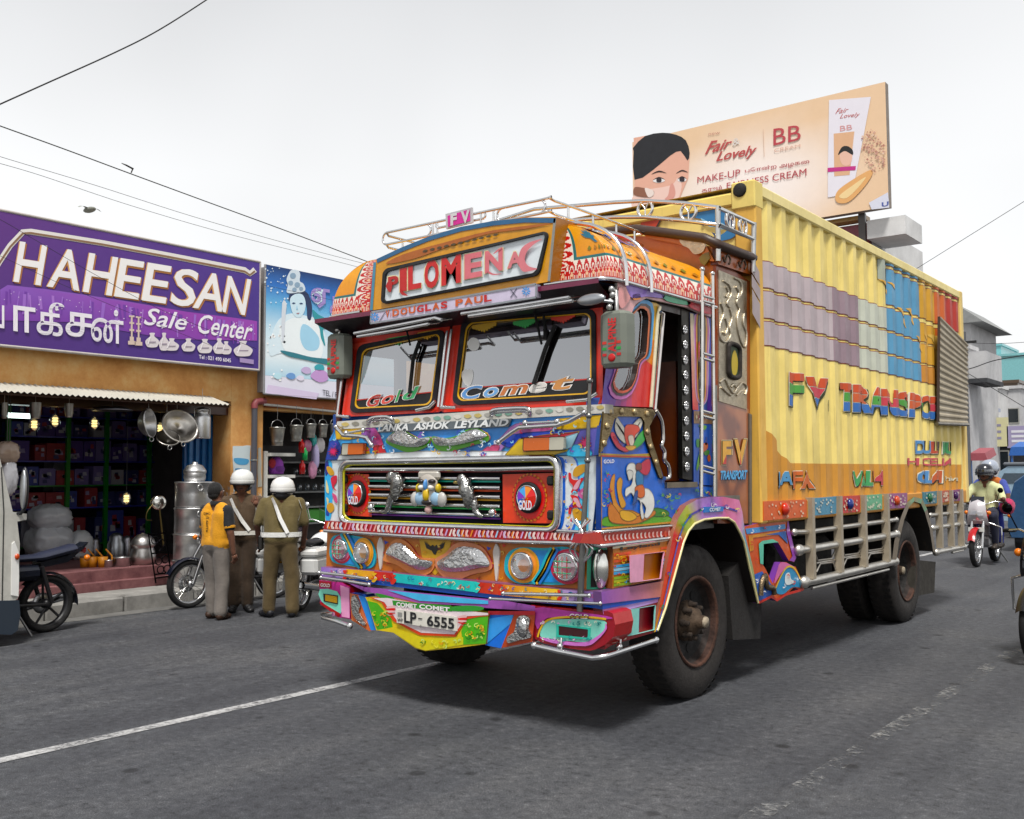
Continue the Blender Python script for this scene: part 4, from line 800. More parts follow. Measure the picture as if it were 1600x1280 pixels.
# headlamp panels and lamps
for quad, cpx, rx, fnz in ((gi([(385, 1030), (870, 1035), (870, 575), (380, 590)], .075), (627, 800), 128, gi), (gl([(215, 960), (470, 975), (445, 588), (205, 588)], .075), (345, 765), 92, gl)):
    m = MB(); m.poly(quad, h('d9501a')); hp = P(m, 'headlamp_panel', 'paint')
    c = fnz([cpx], .075)[0]; R0 = (quad[2]-quad[1]).length*.5; m = MB()
    K = 28
    for r_, cc, dd in ((.92, 'd9901f', .003), (.84, 'cf3418', .006)):
        pts = []
        for k in range(K*4): a = 2*pi*k/(K*4); s_ = 1+.07*abs(sin(a*K/2)); pts.append(c+Vector((cos(a)*R0*r_*s_*.9, -dd, sin(a)*R0*r_*s_)))
        m.poly(pts, h(cc))
    for k in range(K): a = 2*pi*k/K; p = c+Vector((cos(a)*R0*.91*.9, -.009, sin(a)*R0*.91)); m.poly([p+Vector((-.008, 0, 0)), p+Vector((0, 0, -.008)), p+Vector((.008, 0, 0)), p+Vector((0, 0, .008))], h('a01c14'))
    m.build('flame_ring', 'paint', hp)
    m = MB(h('121214')); rl = R0*.6; m.lathe([(rl*1.04, .0), (rl*1.06, .02), (rl*.96, .034), (rl*.86, .032), (rl*.84, .02)], c, (0, -1, 0), 28); hl = P(m, 'headlamp', 'rubber')
    m = MB(CHR); m.lathe([(rl*.86, .03), (rl*.83, .038), (rl*.78, .034)], c, (0, -1, 0), 28); m.build('lamp_rim', 'chrome', hl)
    m = MB(); cc = ['cc2a20', 'd98a3a', '4f9ad4', '7a3ab4', '2f62b8', 'd24a20', 'd03028', 'c03a20']
    for k in range(8):
        a0, a1 = radians(k*45+10), radians(k*45+55); pts = [c+Vector((0, -.045, 0))]+[c+Vector((cos(a0+(a1-a0)*i/5)*rl*.8, -.034, sin(a0+(a1-a0)*i/5)*rl*.8)) for i in range(6)]; m.poly(pts, h(cc[k]))
    for k in range(10): a = k*pi/5; q_ = c+Vector((-.0, -.048, -.2*rl)); m.poly([q_+Vector((cos(a-.15)*rl*.16, 0, sin(a-.15)*rl*.16)), q_+Vector((cos(a)*rl*.36, 0, sin(a)*rl*.36)), q_+Vector((cos(a+.15)*rl*.16, 0, sin(a+.15)*rl*.16))], h('e0b82e'))
    b_ = c+Vector((0, -.05, -rl*.5)); m.text('GOLD', [b_+Vector((-rl*.55, 0, -.03)), b_+Vector((rl*.55, 0, -.03)), b_+Vector((rl*.55, 0, .03)), b_+Vector((-rl*.55, 0, .03))], h('e2e2ea'), .03); m.build('painted_cover', 'gloss', hl)
    for s_ in (1, -1):
        m = MB(h('151515')); x_ = quad[1].x-.03 if fnz is gi else quad[0].x+.03; m.bbox((x_-.025, .04, c.z+s_*R0*.68-.03), (x_+.025, .075, c.z+s_*R0*.68+.03), .012); m.build('panel_clip', 'rubber', hp)
# mask and two birds on the bars
m = MB(h('b9b4ae'))
mc = gl([(985, 755)], .03)[0]; s_ = .0011*1.0
def mk(dx, dz, rx, rz, c, dy=0): m.ball((mc.x+dx, mc.y-dy, mc.z+dz), (rx, .025, rz), 12, h(c))
mk(0, .06, .085, .07, 'b4aea6'); mk(0, -.03, .075, .06, 'c0bab2'); mk(-.07, -.04, .05, .045, '9ab8d0', .005); mk(.07, -.04, .05, .045, '9ab8d0', .005); mk(0, -.015, .028, .045, 'd2b23a', .02); mk(0, -.065, .05, .022, '1a1214', .012); mk(-.05, .075, .03, .016, '1a1416', .02); mk(.05, .075, .03, .016, '1a1416', .02); mk(-.045, .035, .022, .018, 'e8e4dc', .022); mk(.045, .035, .022, .018, 'e8e4dc', .022); mk(0, -.115, .028, .03, 'c9a8a4', 0); mk(-.09, .03, .018, .03, 'c9b04a', 0); mk(.09, .03, .018, .03, 'c9b04a', 0); mk(-.12, -.045, .04, .05, 'b8b6b2', 0); mk(.12, -.045, .04, .05, 'b8b6b2', 0); mk(0, .05, .014, .04, '5a8ac0', .025)
m.bbox((mc.x-.1, mc.y-.01, mc.z+.085), (mc.x+.1, mc.y+.03, mc.z+.15), .02, h('b9b4ac')); m.build('mask_ornament', 'paint', truck)
for pts, c in (([(1268, 640), (1305, 618), (1345, 650), (1360, 740), (1440, 800), (1450, 880), (1480, 940), (1560, 968)], 1), ([(655, 630), (690, 618), (712, 660), (700, 730), (650, 800), (625, 880), (600, 930), (545, 925)], -1)):
    q = gl(pts, .03) if c < 0 else gi([(20, 655), (45, 660), (50, 730), (85, 800), (125, 860), (135, 920), (170, 960), (205, 972)], .03)
    m = MB(h('a9a9a6')); m.tube(spl(q, 3, False), [.028+.0*i for i in range(1)]*0+[.03, .036, .04, .04, .042, .05, .052, .05, .044, .038, .034, .03, .028, .026, .024, .022, .022, .02, .018, .016, .014, .01][:len(spl(q, 3, False))], 8)
    m.ball(q[0]+Vector((0, -.01, .01)), (.042, .03, .042), 10); m.ball(q[0]+Vector((-.045*c, -.015, -.005)), (.03, .012, .012), 8, h('c9b46a')); m.ball(q[3]+Vector((0, -.02, 0)), (.05, .02, .075), 10, h('8f8f8c')); m.build('bird_ornament', 'emboss', truck)
for q in (gl([(465, 890)], .03), gi([(288, 938)], .03)): m = MB(CHR); m.ball(q[0], .028, 10); m.build('grille_knob', 'chrome', truck)

# ---------------------------------------------------------------- near front corner strip (navy with cream leaves): chamfer from the front skin to the side
XC = -.125
m = MB(h('10205c')); z0, z1 = F(920, 842, .06).z, F(920, 712, .06).z
m.poly([(XC, YG, z0), (.0, .13, z0), (.0, .13, z1), (XC, YG, z1)], h('0f1f66')); m.poly([(XC, YG, z1), (0, .13, z1), (0, .13, 1.99), (XC, YG+.01, 1.99)], hgrad([0]*0 or [(0,), (1,), (1,), (0,)], h('4a5ab0'), h('3a6ec0')))
m.poly([(CW, YG+.06, .82), (CW+.1, YG, .82), (CW+.1, YG, 1.98), (CW, YG+.06, 1.98)], h('2f5fb8'))
cs = P(m, 'corner_strip', 'paint')
m = MB(h('e6dfae'))
def cz(u, v, d=.004): p = Vector((XC, YG, z0)).lerp(Vector((0, .13, z0)), u); return Vector((p.x+d*.6, p.y-d, z0+(z1-z0)*v))
for vv in (.12, .68):
    m.poly([cz(u, v) for u, v in spl([(.35, vv), (.7, vv+.02), (.95, vv+.1), (.98, vv+.2), (.75, vv+.16), (.5, vv+.1)], 4)]); m.poly([cz(u, v, .006) for u, v in spl([(.3, vv+.06), (.6, vv+.12), (.5, vv+.2), (.2, vv+.16)], 4)], h('c9b45a'))
for k in range(4): m.poly([cz(u, v) for u, v in [(.35+k*.15, .42), (.42+k*.15, .41), (.45+k*.15, .5), (.42+k*.15, .58), (.35+k*.15, .57), (.40+k*.15, .5)]], h('e4e6ea'))
m.build('leaf_painting', 'paint', cs)

# ---------------------------------------------------------------- red patterned ledge
LA = ZB([(80, 150), (90, 108), (500, 140), (1000, 165), (1400, 172), (1410, 215), (1000, 205), (500, 175)])
m = MB(h('8c1a26')); m.prism(fp(LA, .0), (0, .09, 0), h('9c1e2a'), h('6a1420'))
SLEDGE = ZE([(40, 858), (130, 845), (520, 820), (522, 862), (135, 912), (20, 905)])
m.prism(sp(SLEDGE, .02), (-.06, 0, 0), h('b4463c'), h('7a1c22')); a_, b_ = fp([LA[4], LA[5]], .0), sp([SLEDGE[1], SLEDGE[4]], .02); m.poly([a_[0], b_[0], b_[1], a_[1]], h('9c1e2a'))
ld = P(m, 'patterned_ledge', 'paint'); m = MB()
for k in range(62):
    x = 100+k*21; y = 118+.062*(x-90)-.00001*(x-90)**2 if x < 1000 else 170+(x-1000)*.012
    y = 130+(x-90)*.062 if x < 700 else 168+(x-700)*.034; c = random.choice(['e0b8b8', 'd98aa0', 'e6a8a0', 'c9a8d0', 'a8c8e0', 'd8864a', 'e8d8d0'])
    if k % 6 < 4: m.poly(fp(ZB(spl([(x, y-14), (x+11, y-18), (x+8, y), (x+15, y+14), (x+5, y+17), (x-3, y+5)], 3)), -.004), h(c)); m.poly(fp(ZB([(x+8, y-16), (x+13, y-15), (x+2, y+16), (x-2, y+15)]), -.006), h('e9d3d3'))
    else: m.poly(fp(ZB([(x-2, y+15), (x+10, y-18), (x+17, y-17), (x+6, y+16)]), -.004), h(c))
for k in range(17): x = 150+k*21; y = 880-(x-130)*.068; m.poly(sp(ZE(spl([(x, y-12), (x+9, y-15), (x+6, y), (x+12, y+12), (x+2, y+12)], 3)), .0235), h(random.choice(['e0b0a8', 'd9c0b8', 'e8d8d8', 'd0604a'])))
m.build('ledge_pattern', 'paint', ld)
m = MB(CHR); m.tube(fp(ZB([(85, 158), (500, 185), (1000, 212), (1400, 222)]), -.005)+sp(ZE([(135, 920), (500, 878)]), .025), .012, 8); m.tube(fp(ZB([(1250, 158), (1400, 165)]), -.005)+sp(ZE([(135, 845), (520, 812)]), .025), .009, 8); m.build('ledge_moulding', 'chrome', truck)

# ---------------------------------------------------------------- lower fascia with twin lamps
YL = .04
m = MB(h('b0641c')); m.prism(gb([(95, 335), (100, 160), (500, 190), (1000, 215), (1420, 225), (1420, 455), (960, 420), (500, 380)], YL), (0, .09, 0), h('b8701f'), h('7a4414')); lf = P(m, 'lower_fascia', 'paint')
m = MB(); q = gb([(560, 200), (720, 206), (700, 320), (640, 380), (580, 330)], YL-.003); m.poly(q, h('c9a23c'))
eg = [(585, 210), (610, 240), (628, 228), (636, 236), (648, 228), (662, 240), (690, 212), (680, 245), (650, 258), (642, 278), (632, 276), (622, 258), (596, 246)]
m.poly(gb(eg, YL-.006), h('17130f'))
for k in range(5): m.poly(gb([(590+k*5, 205+k*6), (600+k*6, 235+k*4), (603+k*6, 232+k*4)], YL-.007), h('17130f')); m.poly(gb([(684-k*5, 205+k*6), (672-k*6, 237+k*4), (669-k*6, 234+k*4)], YL-.007), h('17130f'))
for x, y, c in ((395, 215, '2f4ab0'), (908, 245, '2f4ab0'), (435, 360, 'c8502a'), (855, 400, 'c8502a'), (330, 180, 'd03a1f'), (985, 230, 'd0482a')): m.poly(gb([(x-10, y-8), (x+12, y), (x-6, y+12)], YL-.004), h(c))
curls(m, gb, YL-.006, scat(40, 350, 985, lambda x: 195+(x-350)*.04, lambda x: 350+(x-350)*.1, 6), ['d9a02a', '7a3410', 'e0c070', 'b83a1c'], .8, seed=7)
m.build('fascia_painting', 'paint', lf)
leaf([(382, 290), (420, 215), (470, 200), (520, 235), (560, 290), (635, 300), (630, 350), (590, 380), (520, 375), (450, 330), (385, 310)], [(392, 270), (425, 225), (470, 222), (520, 262), (560, 298), (625, 312), (605, 345), (550, 352), (480, 320), (420, 290)], h('d0885a'), h('b03a54'), YL-.012, 'wing_ornament', 'emboss', gb)
leaf([(640, 300), (690, 270), (735, 225), (800, 215), (880, 245), (925, 330), (900, 360), (830, 375), (760, 400), (690, 395), (645, 345)], [(650, 315), (695, 285), (745, 245), (800, 238), (870, 260), (912, 330), (850, 345), (780, 360), (700, 362), (660, 345)], h('cf8a6a'), h('b03a54'), YL-.012, 'wing_ornament', 'emboss', gb)
for x0, y0, y1 in ((365, 190, 345), (945, 222, 400)):
    m = MB(h('cfc8c2')); m.prism(gb(spl([(x0, y0), (x0+16, y0+40), (x0+12, y0+90), (x0+4, y1), (x0-4, y1), (x0-12, y0+90), (x0-16, y0+40)], 4), YL-.012), (0, .014, 0)); m.build('drop_ornament', 'paint', truck)
def teardrop(lampA, lampB, frame, cols, side):
    m = MB(); m.prism(gb(spl(frame, 6), YL-.015), (0, .016, 0), h(cols[0]), h(cols[0])); o = P(m, 'lamp_surround', 'paint'); m = MB()
    cx_ = sum(p[0] for p in frame)/len(frame); cy_ = sum(p[1] for p in frame)/len(frame)
    sc = lambda k: [(cx_+(a-cx_)*k, cy_+(bq-cy_)*(k-.03)) for a, bq in frame]
    m.poly(gb(spl(sc(.9), 6), YL-.019), h(cols[1])); 
    for (lx_, ly_, lr, lh), c1, c2 in ((lampA, cols[2], cols[3]), (lampB, cols[4], cols[5])):
        m.poly(gb([(lx_+lr*1.42*cos(k*pi/12), ly_+lh*1.34*sin(k*pi/12)) for k in range(24)], YL-.022), h(c1)); m.poly(gb([(lx_+lr*1.2*cos(k*pi/12), ly_+lh*1.16*sin(k*pi/12)) for k in range(24)], YL-.025), h(c2))
    sx_ = (lampA[0]+lampB[0])/2; sy_ = (lampA[1]+lampB[1])/2
    for dx, cc in ((-14, cols[0]), (0, 'd9b23a'), (14, '2f6fb8')): stroke(m, [Vector(p) for p in gb(spl([(sx_+dx+side*45, sy_-88), (sx_+dx+side*18, sy_-40), (sx_+dx-side*8, sy_+20), (sx_+dx-side*50, sy_+85)], 5, False), YL-.028)], .03, NF, h(cc))
    m.build('surround_painting', 'paint', o)
    for lx_, ly_, lr, lh in (lampA, lampB):
        c = gb([(lx_, ly_)], YL-.02)[0]; e = gb([(lx_+lr, ly_)], YL-.02)[0]; R_ = max((e-c).length*.98, (gb([(lx_, ly_+lh)], YL-.02)[0]-c).length*.95)
        m = MB(CHR); m.lathe([(R_, 0), (R_*1.02, .025), (R_*.9, .035), (R_*.86, .03)], c, (0, -1, 0), 24); lo = P(m, 'round_lamp', 'chrome')
        m = MB((.9, .9, .88)); m.lathe([(R_*.86, .03), (R_*.6, .012), (R_*.25, -.01), (0.001, -.015)], c, (0, -1, 0), 20); m.build('reflector', 'chrome', lo)
        m = MB(); m.lathe([(R_*.87, .032), (R_*.6, .05), (R_*.3, .058), (.001, .06)], c, (0, -1, 0), 20); m.build('lens', 'lens', lo)
        if lr > 55 or lx_ < 200:
            m = MB(h('b8463a'))
            for k in (-1, 0, 1): m.tube([c+Vector((k*R_*.4, -.05-.008, -R_*.75)), c+Vector((k*R_*.4, -.058, R_*.75))], .003, 4, h('b8463a')); m.tube([c+Vector((-R_*.75, -.058, k*R_*.4)), c+Vector((R_*.75, -.058, k*R_*.4))], .003, 4, h('4aa37a'))
            m.build('lamp_grid', 'paint', lo)
teardrop((1302, 338, 60, 66), (1082, 332, 55, 66), [(985, 340), (1000, 275), (1060, 242), (1180, 245), (1300, 240), (1365, 290), (1370, 370), (1300, 425), (1150, 425), (1050, 420), (1000, 385)], ['2fa8b8', '2f86c8', 'b8324a', 'cf6a8a', 'd9a22c', 'e0902c'], 1)
teardrop((172, 250, 36, 54), (280, 268, 36, 56), [(112, 250), (125, 190), (180, 178), (290, 195), (330, 240), (338, 320), (300, 348), (220, 335), (140, 320), (115, 290)], ['2fa8c0', '3a8ac8', 'b8324a', 'd0708a', 'd9a22c', 'e0a02c'], -1)
# ---------------------------------------------------------------- bumper
def segband(m, top, bot, xs, cols, fn, Y, d=0):       # band split at zoom-x positions; top/bot polylines in zoom px
    def at(pl, x):
        for (xa, ya), (xb, yb) in zip(pl, pl[1:]):
            if xa <= x <= xb: return ya+(yb-ya)*(x-xa)/(xb-xa)
        return pl[0][1] if x < pl[0][0] else pl[-1][1]
    for xa, xb, c in zip(xs, xs[1:], cols):
        n = max(2, int((xb-xa)/60))
        for i in range(n):
            x0, x1 = xa+(xb-xa)*i/n, xa+(xb-xa)*(i+1)/n; cc = c if not isinstance(c[0], str) or len(c) == 6 else None
            q = fn([(x0, at(bot, x0)), (x1, at(bot, x1)), (x1, at(top, x1)), (x0, at(top, x0))], Y-d)
            if isinstance(c, tuple): a, bq = lin(h(c[0]), h(c[1]), i/n), lin(h(c[0]), h(c[1]), (i+1)/n); m.poly(q, [a, bq, bq, a])
            else: m.poly(q, h(c))
YB = -.02
top = [(60, 338), (350, 362), (960, 425), (1420, 462), (1475, 470)]; bot = [(55, 385), (350, 405), (960, 480), (1420, 520), (1475, 530)]; bot2 = [(55, 400), (350, 428), (960, 500), (1420, 542), (1475, 552)]
m = MB(); segband(m, top, bot, [70, 195, 335, 430, 850, 970, 1260, 1470], [('8a68b4', 'b49ac8'), ('d9b04a', 'd99a2a'), ('c8401f', 'b8321f'), ('2fb4b4', '4fc4bc'), ('b83a22', 'c8501f'), ('d98a2a', 'e0c060'), ('b09ac4', '8a6cb4')], gb, YB)
segband(m, bot, bot2, [120, 1475], ['1f56b4'], gb, YB+.01)
tp = gb([(70, 340), (350, 362), (960, 425), (1470, 470)], YB); m.poly(tp+[Vector((p.x, .1, p.z+.01)) for p in reversed(tp)], h('7a4a6a'))
sA = ZF([(318, 500), (715, 430), (700, 530), (325, 575)]); sB = ZF([(325, 575), (690, 515), (690, 540), (325, 610)])
m.prism(sp(sA, .045), (-.06, 0, 0), hgrad(sp(sA, .045), h('8a5aa8'), h('c8806a'), 1), h('6a4a7a')); m.poly(sp(sB, .04), h('1f4aa8')); a_, c_ = gb([(1475, 470), (1475, 530)], YB), sp([sA[0], sA[3]], .045); m.poly([a_[0], c_[0], c_[1], a_[1]], h('8a6cb4'))
curls(m, gb, YB-.003, scat(70, 90, 1440, lambda x: 350+(x-70)*.093, lambda x: 378+(x-70)*.1, 2), ['e8d8a0', '6a2a7a', '1f7a8a', 'f0e8e0', 'c8401f', '2a4ab0'], .7, seed=3)
bm = P(m, 'bumper_ledge', 'paint')
for x in (190, 335, 430, 850, 968, 1262):
    m = MB(); y0_, y1_ = 345+(x-70)*.0925, 390+(x-70)*.1
    m.poly(gb(spl([(x-12, y0_), (x+14, y0_+2), (x+2, y0_+14), (x+16, y0_+26), (x, y1_), (x-14, y1_-6), (x-4, y0_+24)], 3), YB-.004), h(random.choice(['d9b04a', 'c8401f', 'b8a0c8', '4fc4bc']))); m.build('ledge_flourish', 'paint', bm)
def rail(pth, fn, Y, r=.011, n='bumper_rail', kind='chrome', studs=()):
    m = MB(CHR); pts = fn(pth, Y); m.tube(pts, r, 8); m.ball(pts[0], r*1.4, 8); m.ball(pts[-1], r*1.4, 8)
    for k in (0.2, .5, .8):
        i = k*(len(pts)-1); i0 = min(int(i), len(pts)-2); p = pts[i0].lerp(pts[i0+1], i-i0); m.tube([p, p+Vector((0, .06, -.01))], r*.7, 6)
    m.build(n, kind, truck)
rail([(60, 368), (180, 380), (300, 398)], gb, -.07); rail([(70, 392), (190, 408), (310, 428)], gb, -.075); rail([(980, 472), (1410, 482)], gb, -.07); rail([(915, 498), (1200, 512), (1465, 522)], gb, -.08, .009)
# lower bumper pieces
YC = -.05
m = MB(h('c8407a'))
m.prism(gb([(60, 405), (175, 418), (215, 440), (215, 600), (150, 590), (65, 520)], YB), (0, .16, 0), h('b83a8a'), h('8a1f2a')); fe = P(m, 'bumper_end', 'paint')
m = MB(); m.poly(gb([(60, 408), (120, 414), (122, 446), (60, 440)], YB-.003), h('9c2030')); m.text('GOLD', gb([(66, 438), (114, 441), (114, 424), (66, 420)], YB-.006), h('ece8e6'), .03)
m.poly(gb(spl([(64, 450), (150, 462), (170, 520), (165, 575), (70, 510)], 2), YB-.004), h('8fd8c4')); m.poly(gb([(165, 430), (210, 445), (212, 595), (172, 588)], YB-.005), h('e0a0c4')); m.poly(gb([(62, 515), (70, 515), (165, 572), (160, 592), (65, 525)], YB-.0045), h('a01c28')); m.build('end_painting', 'paint', fe)
m = MB(h('1a1614')); m.prism(gb([(82, 512), (152, 526), (152, 482), (80, 472)], YB-.008), (0, .03, 0)); lo = P(m, 'fog_lamp', 'plastic'); m = MB(h('a8841a')); m.prism(gb([(90, 508), (146, 520), (146, 488), (90, 478)], YB-.016), (0, .01, 0)); m.build('amber_lens', 'gloss', lo)
m = MB(h('2f6fc8')); m.prism(gb([(212, 470), (262, 480), (345, 655), (310, 660), (222, 605)], YB-.01), (0, .14, 0), h('c8704a'), h('2a4a9a')); fm = P(m, 'bumper_wedge', 'paint')
m = MB(); m.poly(gb([(255, 480), (300, 490), (348, 655), (318, 656)], YB-.014), h('3f8ad8')); m.build('wedge_painting', 'paint', fm)
m = MB(STEEL); m.prism(gb(spl([(222, 490), (240, 484), (262, 530), (258, 570), (290, 625), (275, 630), (235, 590), (220, 545)], 4), YB-.026), (0, .012, 0)); m.build('embossed_plate', 'emboss', fm)
m = MB(); ctop = [(200, 420), (290, 462), (345, 462), (400, 480), (560, 520), (760, 535), (905, 530), (1000, 520), (1140, 540)]
m.poly(gb([(200, 418), (290, 440), (410, 450), (500, 462), (910, 500), (1000, 510), (1140, 535), (1140, 560), (905, 545), (750, 530), (560, 520), (400, 482), (290, 462)], YB-.004), h('9a5aa8'))
m.poly(gb([(400, 455), (500, 466), (905, 508), (905, 525), (760, 520), (560, 508)], YB-.008), h('5fb4e0')); P(m, 'bumper_step', 'paint')
m = MB(); cv = [(290, 490), (400, 490), (560, 525), (700, 545), (905, 575), (892, 725), (760, 742), (590, 760), (540, 745), (430, 668), (345, 656), (300, 510)]
m.prism(gb(cv, YC), (0, .12, 0), h('d9c02f'), h('7a6a1c')); bc = P(m, 'bumper_centre', 'paint'); m = MB()
m.poly(gb([(300, 508), (350, 520), (420, 600), (430, 660), (350, 652)], YC-.003), h('5aa83a')); m.poly(gb([(800, 590), (905, 588), (893, 722), (780, 728), (770, 660)], YC-.003), h('5fae3a')); q = gb([(350, 655), (430, 640), (600, 700), (780, 690), (780, 728), (590, 757), (545, 742), (430, 667)], YC-.004); m.poly(q, hgrad(q, h('e0c83a'), h('c8c83a')))
q = gb([(310, 492), (370, 515), (430, 610), (560, 680), (740, 688), (800, 600), (860, 588), (910, 582), (900, 570), (700, 545), (400, 492)], YC-.0055); m.poly(q, h('d2521f')); m.poly(gb([(330, 495), (385, 515), (450, 610), (570, 668), (735, 676), (800, 585), (905, 580), (905, 570), (700, 548), (400, 494)], YC-.007), h('e6d8dc'))
m.poly(gb(spl([(345, 470), (430, 492), (440, 520), (400, 512), (360, 490)], 3), YC-.006), h('3f8a3a')); m.poly(gb(spl([(715, 540), (800, 532), (880, 540), (860, 558), (730, 560)], 3), YC-.009), h('3f8f3f'))
for x, y in ((415, 552), (772, 600)):
    for k in range(5): m.poly(gb(spl([(x-20, y-12+k*9), (x+18, y-20+k*13), (x+25, y-8+k*10), (x-4, y+2+k*7)], 3), YC-.0095-k*.0004), h('c82a34' if k % 2 else 'e0b8b8'))
m.poly(gb([(425, 506), (560, 520), (720, 532), (725, 562), (560, 548), (430, 530)], YC-.0092), h('3f8a3a'))
for tx, x0, x1 in (('COMET', 445, 548), ('COMET', 560, 712)): m.text(tx, gb([(x0, 537+(x0-445)*.09), (x1, 537+(x1-445)*.09+3), (x1, 515+(x1-445)*.1), (x0, 514+(x0-445)*.09)], YC-.012), h('f0ecec'), .035)
curls(m, gb, YC-.0075, scat(12, 335, 400, lambda x: 560, lambda x: 630, 5)+scat(18, 800, 890, lambda x: 605, lambda x: 715, 6)+scat(12, 560, 770, lambda x: 705, lambda x: 738, 7), ['2f7a2a', 'e8e070', 'c8e08a', 'd8902a'], .9, seed=8)
m.build('centre_painting', 'paint', bc)
m = MB(); pq = gb([(448, 618), (748, 660), (744, 588), (444, 550)], YC-.02); m.prism(pq, (0, .008, 0), h('dedbd2')); pl = P(m, 'number_plate', 'paint'); m = MB()
m.text('LP', gb([(484, 618), (546, 627), (546, 568), (484, 560)], YC-.024), h('16161a'), .03); m.text('-', gb([(555, 600), (575, 602), (575, 596), (555, 594)], YC-.024), h('16161a'), .03); m.text('6555', gb([(598, 634), (735, 652), (735, 596), (598, 580)], YC-.024), h('16161a'), .03)
m.text('WP', gb([(450, 612), (478, 616), (478, 598), (450, 594)], YC-.024), h('16161a'), .02); m.text('S', gb([(562, 640), (572, 641), (572, 630), (562, 629)], YC-.024), h('3a3a3a'), .01); m.poly(gb([(452, 586), (474, 589), (474, 568), (452, 565)], YC-.023), h('8a8a86')); m.build('lettering', 'print', pl)
m = MB(); m.prism(gb([(912, 572), (1140, 572), (1125, 715), (968, 746), (890, 730)], YB-.01), (0, .14, 0), h('2f6fd0'), h('7a2a2a')); nm_ = P(m, 'bumper_wedge', 'paint'); m = MB()
m.poly(gb([(1035, 576), (1140, 575), (1125, 714), (970, 745)], YB-.014), h('a84a22')); m.poly(gb([(900, 600), (1030, 578), (1020, 620), (895, 725)], YB-.013), h('4f9ae0')); m.poly(gb([(905, 560), (1140, 560), (1140, 580), (905, 578)], YB-.016), h('b0343a')); m.build('wedge_painting', 'paint', nm_)
m = MB(STEEL); m.prism(gb(spl([(1050, 595), (1090, 582), (1112, 605), (1105, 650), (1118, 690), (1060, 705), (1005, 720), (1000, 690), (1035, 660)], 4), YB-.026), (0, .012, 0)); m.ball(gb([(1075, 645)], YB-.03)[0], (.04, .02, .06), 10, STEEL); m.build('embossed_plate', 'emboss', nm_)
m = MB(); m.prism(gb(spl([(1132, 540), (1140, 535), (1440, 560), (1528, 572), (1530, 690), (1440, 752), (1380, 755), (1240, 735), (1140, 700), (1130, 640)], 2), YB), (0, .2, 0), h('8a1a2a'), h('a01c24')); ne = P(m, 'bumper_end', 'paint'); m = MB()
m.poly(gb(spl([(1140, 545), (1300, 558), (1500, 585), (1500, 600), (1240, 590), (1180, 610), (1150, 650)], 3), YB-.004), h('b04a9c'))
m.poly(gb(spl([(1165, 680), (1180, 630), (1220, 605), (1300, 600), (1485, 608), (1480, 660), (1440, 700), (1380, 715), (1200, 695)], 4), YB-.005), h('8fd4c4')); m.poly(gb(spl([(1160, 690), (1250, 705), (1390, 715), (1480, 660), (1490, 620), (1497, 650), (1450, 705), (1390, 735), (1230, 720)], 3), YB-.007), h('c47ac0'))
stroke(m, gb(spl([(1152, 690), (1165, 650), (1195, 610), (1260, 592), (1400, 590), (1495, 600)], 4, False), YB-.009), .012, NF, h('d9b02f')); curls(m, gb, YB-.008, scat(16, 1170, 1470, lambda x: 615, lambda x: 625, 5)+scat(14, 1180, 1460, lambda x: 690, lambda x: 705, 6), ['2a8a8a', 'e0b8e0', 'f0f0e0'], .7, seed=9); m.text('GOLD', gb([(1312, 596), (1408, 600), (1408, 577), (1312, 572)], YB-.009), h('f0ecec'), .03); m.build('end_painting', 'paint', ne)
m = MB(); qo, qi = ZB([(1245, 690), (1412, 702), (1415, 645), (1245, 625)]), ZB([(1256, 680), (1402, 694), (1404, 652), (1256, 634)]); ring(m, fp(qo, YB-.012), fp(qi, YB-.012), (0, .06, 0), h('4fb8a4')); m.poly(fp(qi, YB-.008), h('3a0e14')); m.build('bumper_vent', 'paint', ne)
# near side of the bumper
m = MB(); q = ZF([(340, 600), (700, 530), (655, 752), (392, 828), (340, 860)]); m.prism(sp(q, .03), (-.08, 0, 0), h('8a1a26'), h('6a1420')); se = P(m, 'bumper_side', 'paint'); m = MB()
m.poly(sp(ZF([(325, 605), (705, 530), (705, 555), (390, 635), (330, 640)]), .034), h('b88ac4')); m.poly(sp(ZF([(390, 640), (478, 622), (475, 795), (388, 822)]), .036), h('d8c8b8')); m.poly(sp(ZF([(398, 648), (470, 632), (467, 788), (396, 812)]), .039), h('5a1430')); m.poly(sp(ZF(spl([(405, 690), (430, 640), (462, 660), (462, 720), (440, 770), (450, 720), (425, 730), (410, 740)], 4)), .042), h('e0c8c8'))
m.build('side_painting', 'paint', se)
def hood(q, c1, c2, c3, d=.0, X=.03):       # boxed air intake: q = BL BR TR TL of its mouth
    m = MB(); o = sp(ZF(q), X+.05); i = sp(ZF(inset(q, -4.5*0-3)), X); base = sp(ZF(q), X-.02); n = 4
    w_ = [o[0].lerp(o[1], .38), o[3].lerp(o[2], .38)]
    m.poly([o[0], w_[0], w_[1], o[3]], h(c1)); m.poly([o[0], o[3], base[3], base[0]], h(c1)); m.poly([w_[0], w_[1], base[2]*.0+base[3].lerp(base[2], .4), base[0].lerp(base[1], .4)], h(c2))
    m.poly([o[3], o[2], base[2], base[3]], h(c3)); m.poly([o[0], o[1], base[1], base[0]], h('b8b09c')); m.poly([o[1], o[2], base[2], base[1]], h(c2)); m.poly([base[0].lerp(base[1], .4), base[1], base[2], base[3].lerp(base[2], .4)], h(c2)); ring(m, sp(ZF(inset(q, -2)), X+.051), [w_[0], o[1], o[2], w_[1]], (-.01, 0, 0), h(c3)); return m
P(hood([(488, 775), (650, 735), (658, 585), (490, 615)], '4fc4b0', '2f6ab0', '8fc8c0'), 'air_intake', 'paint')
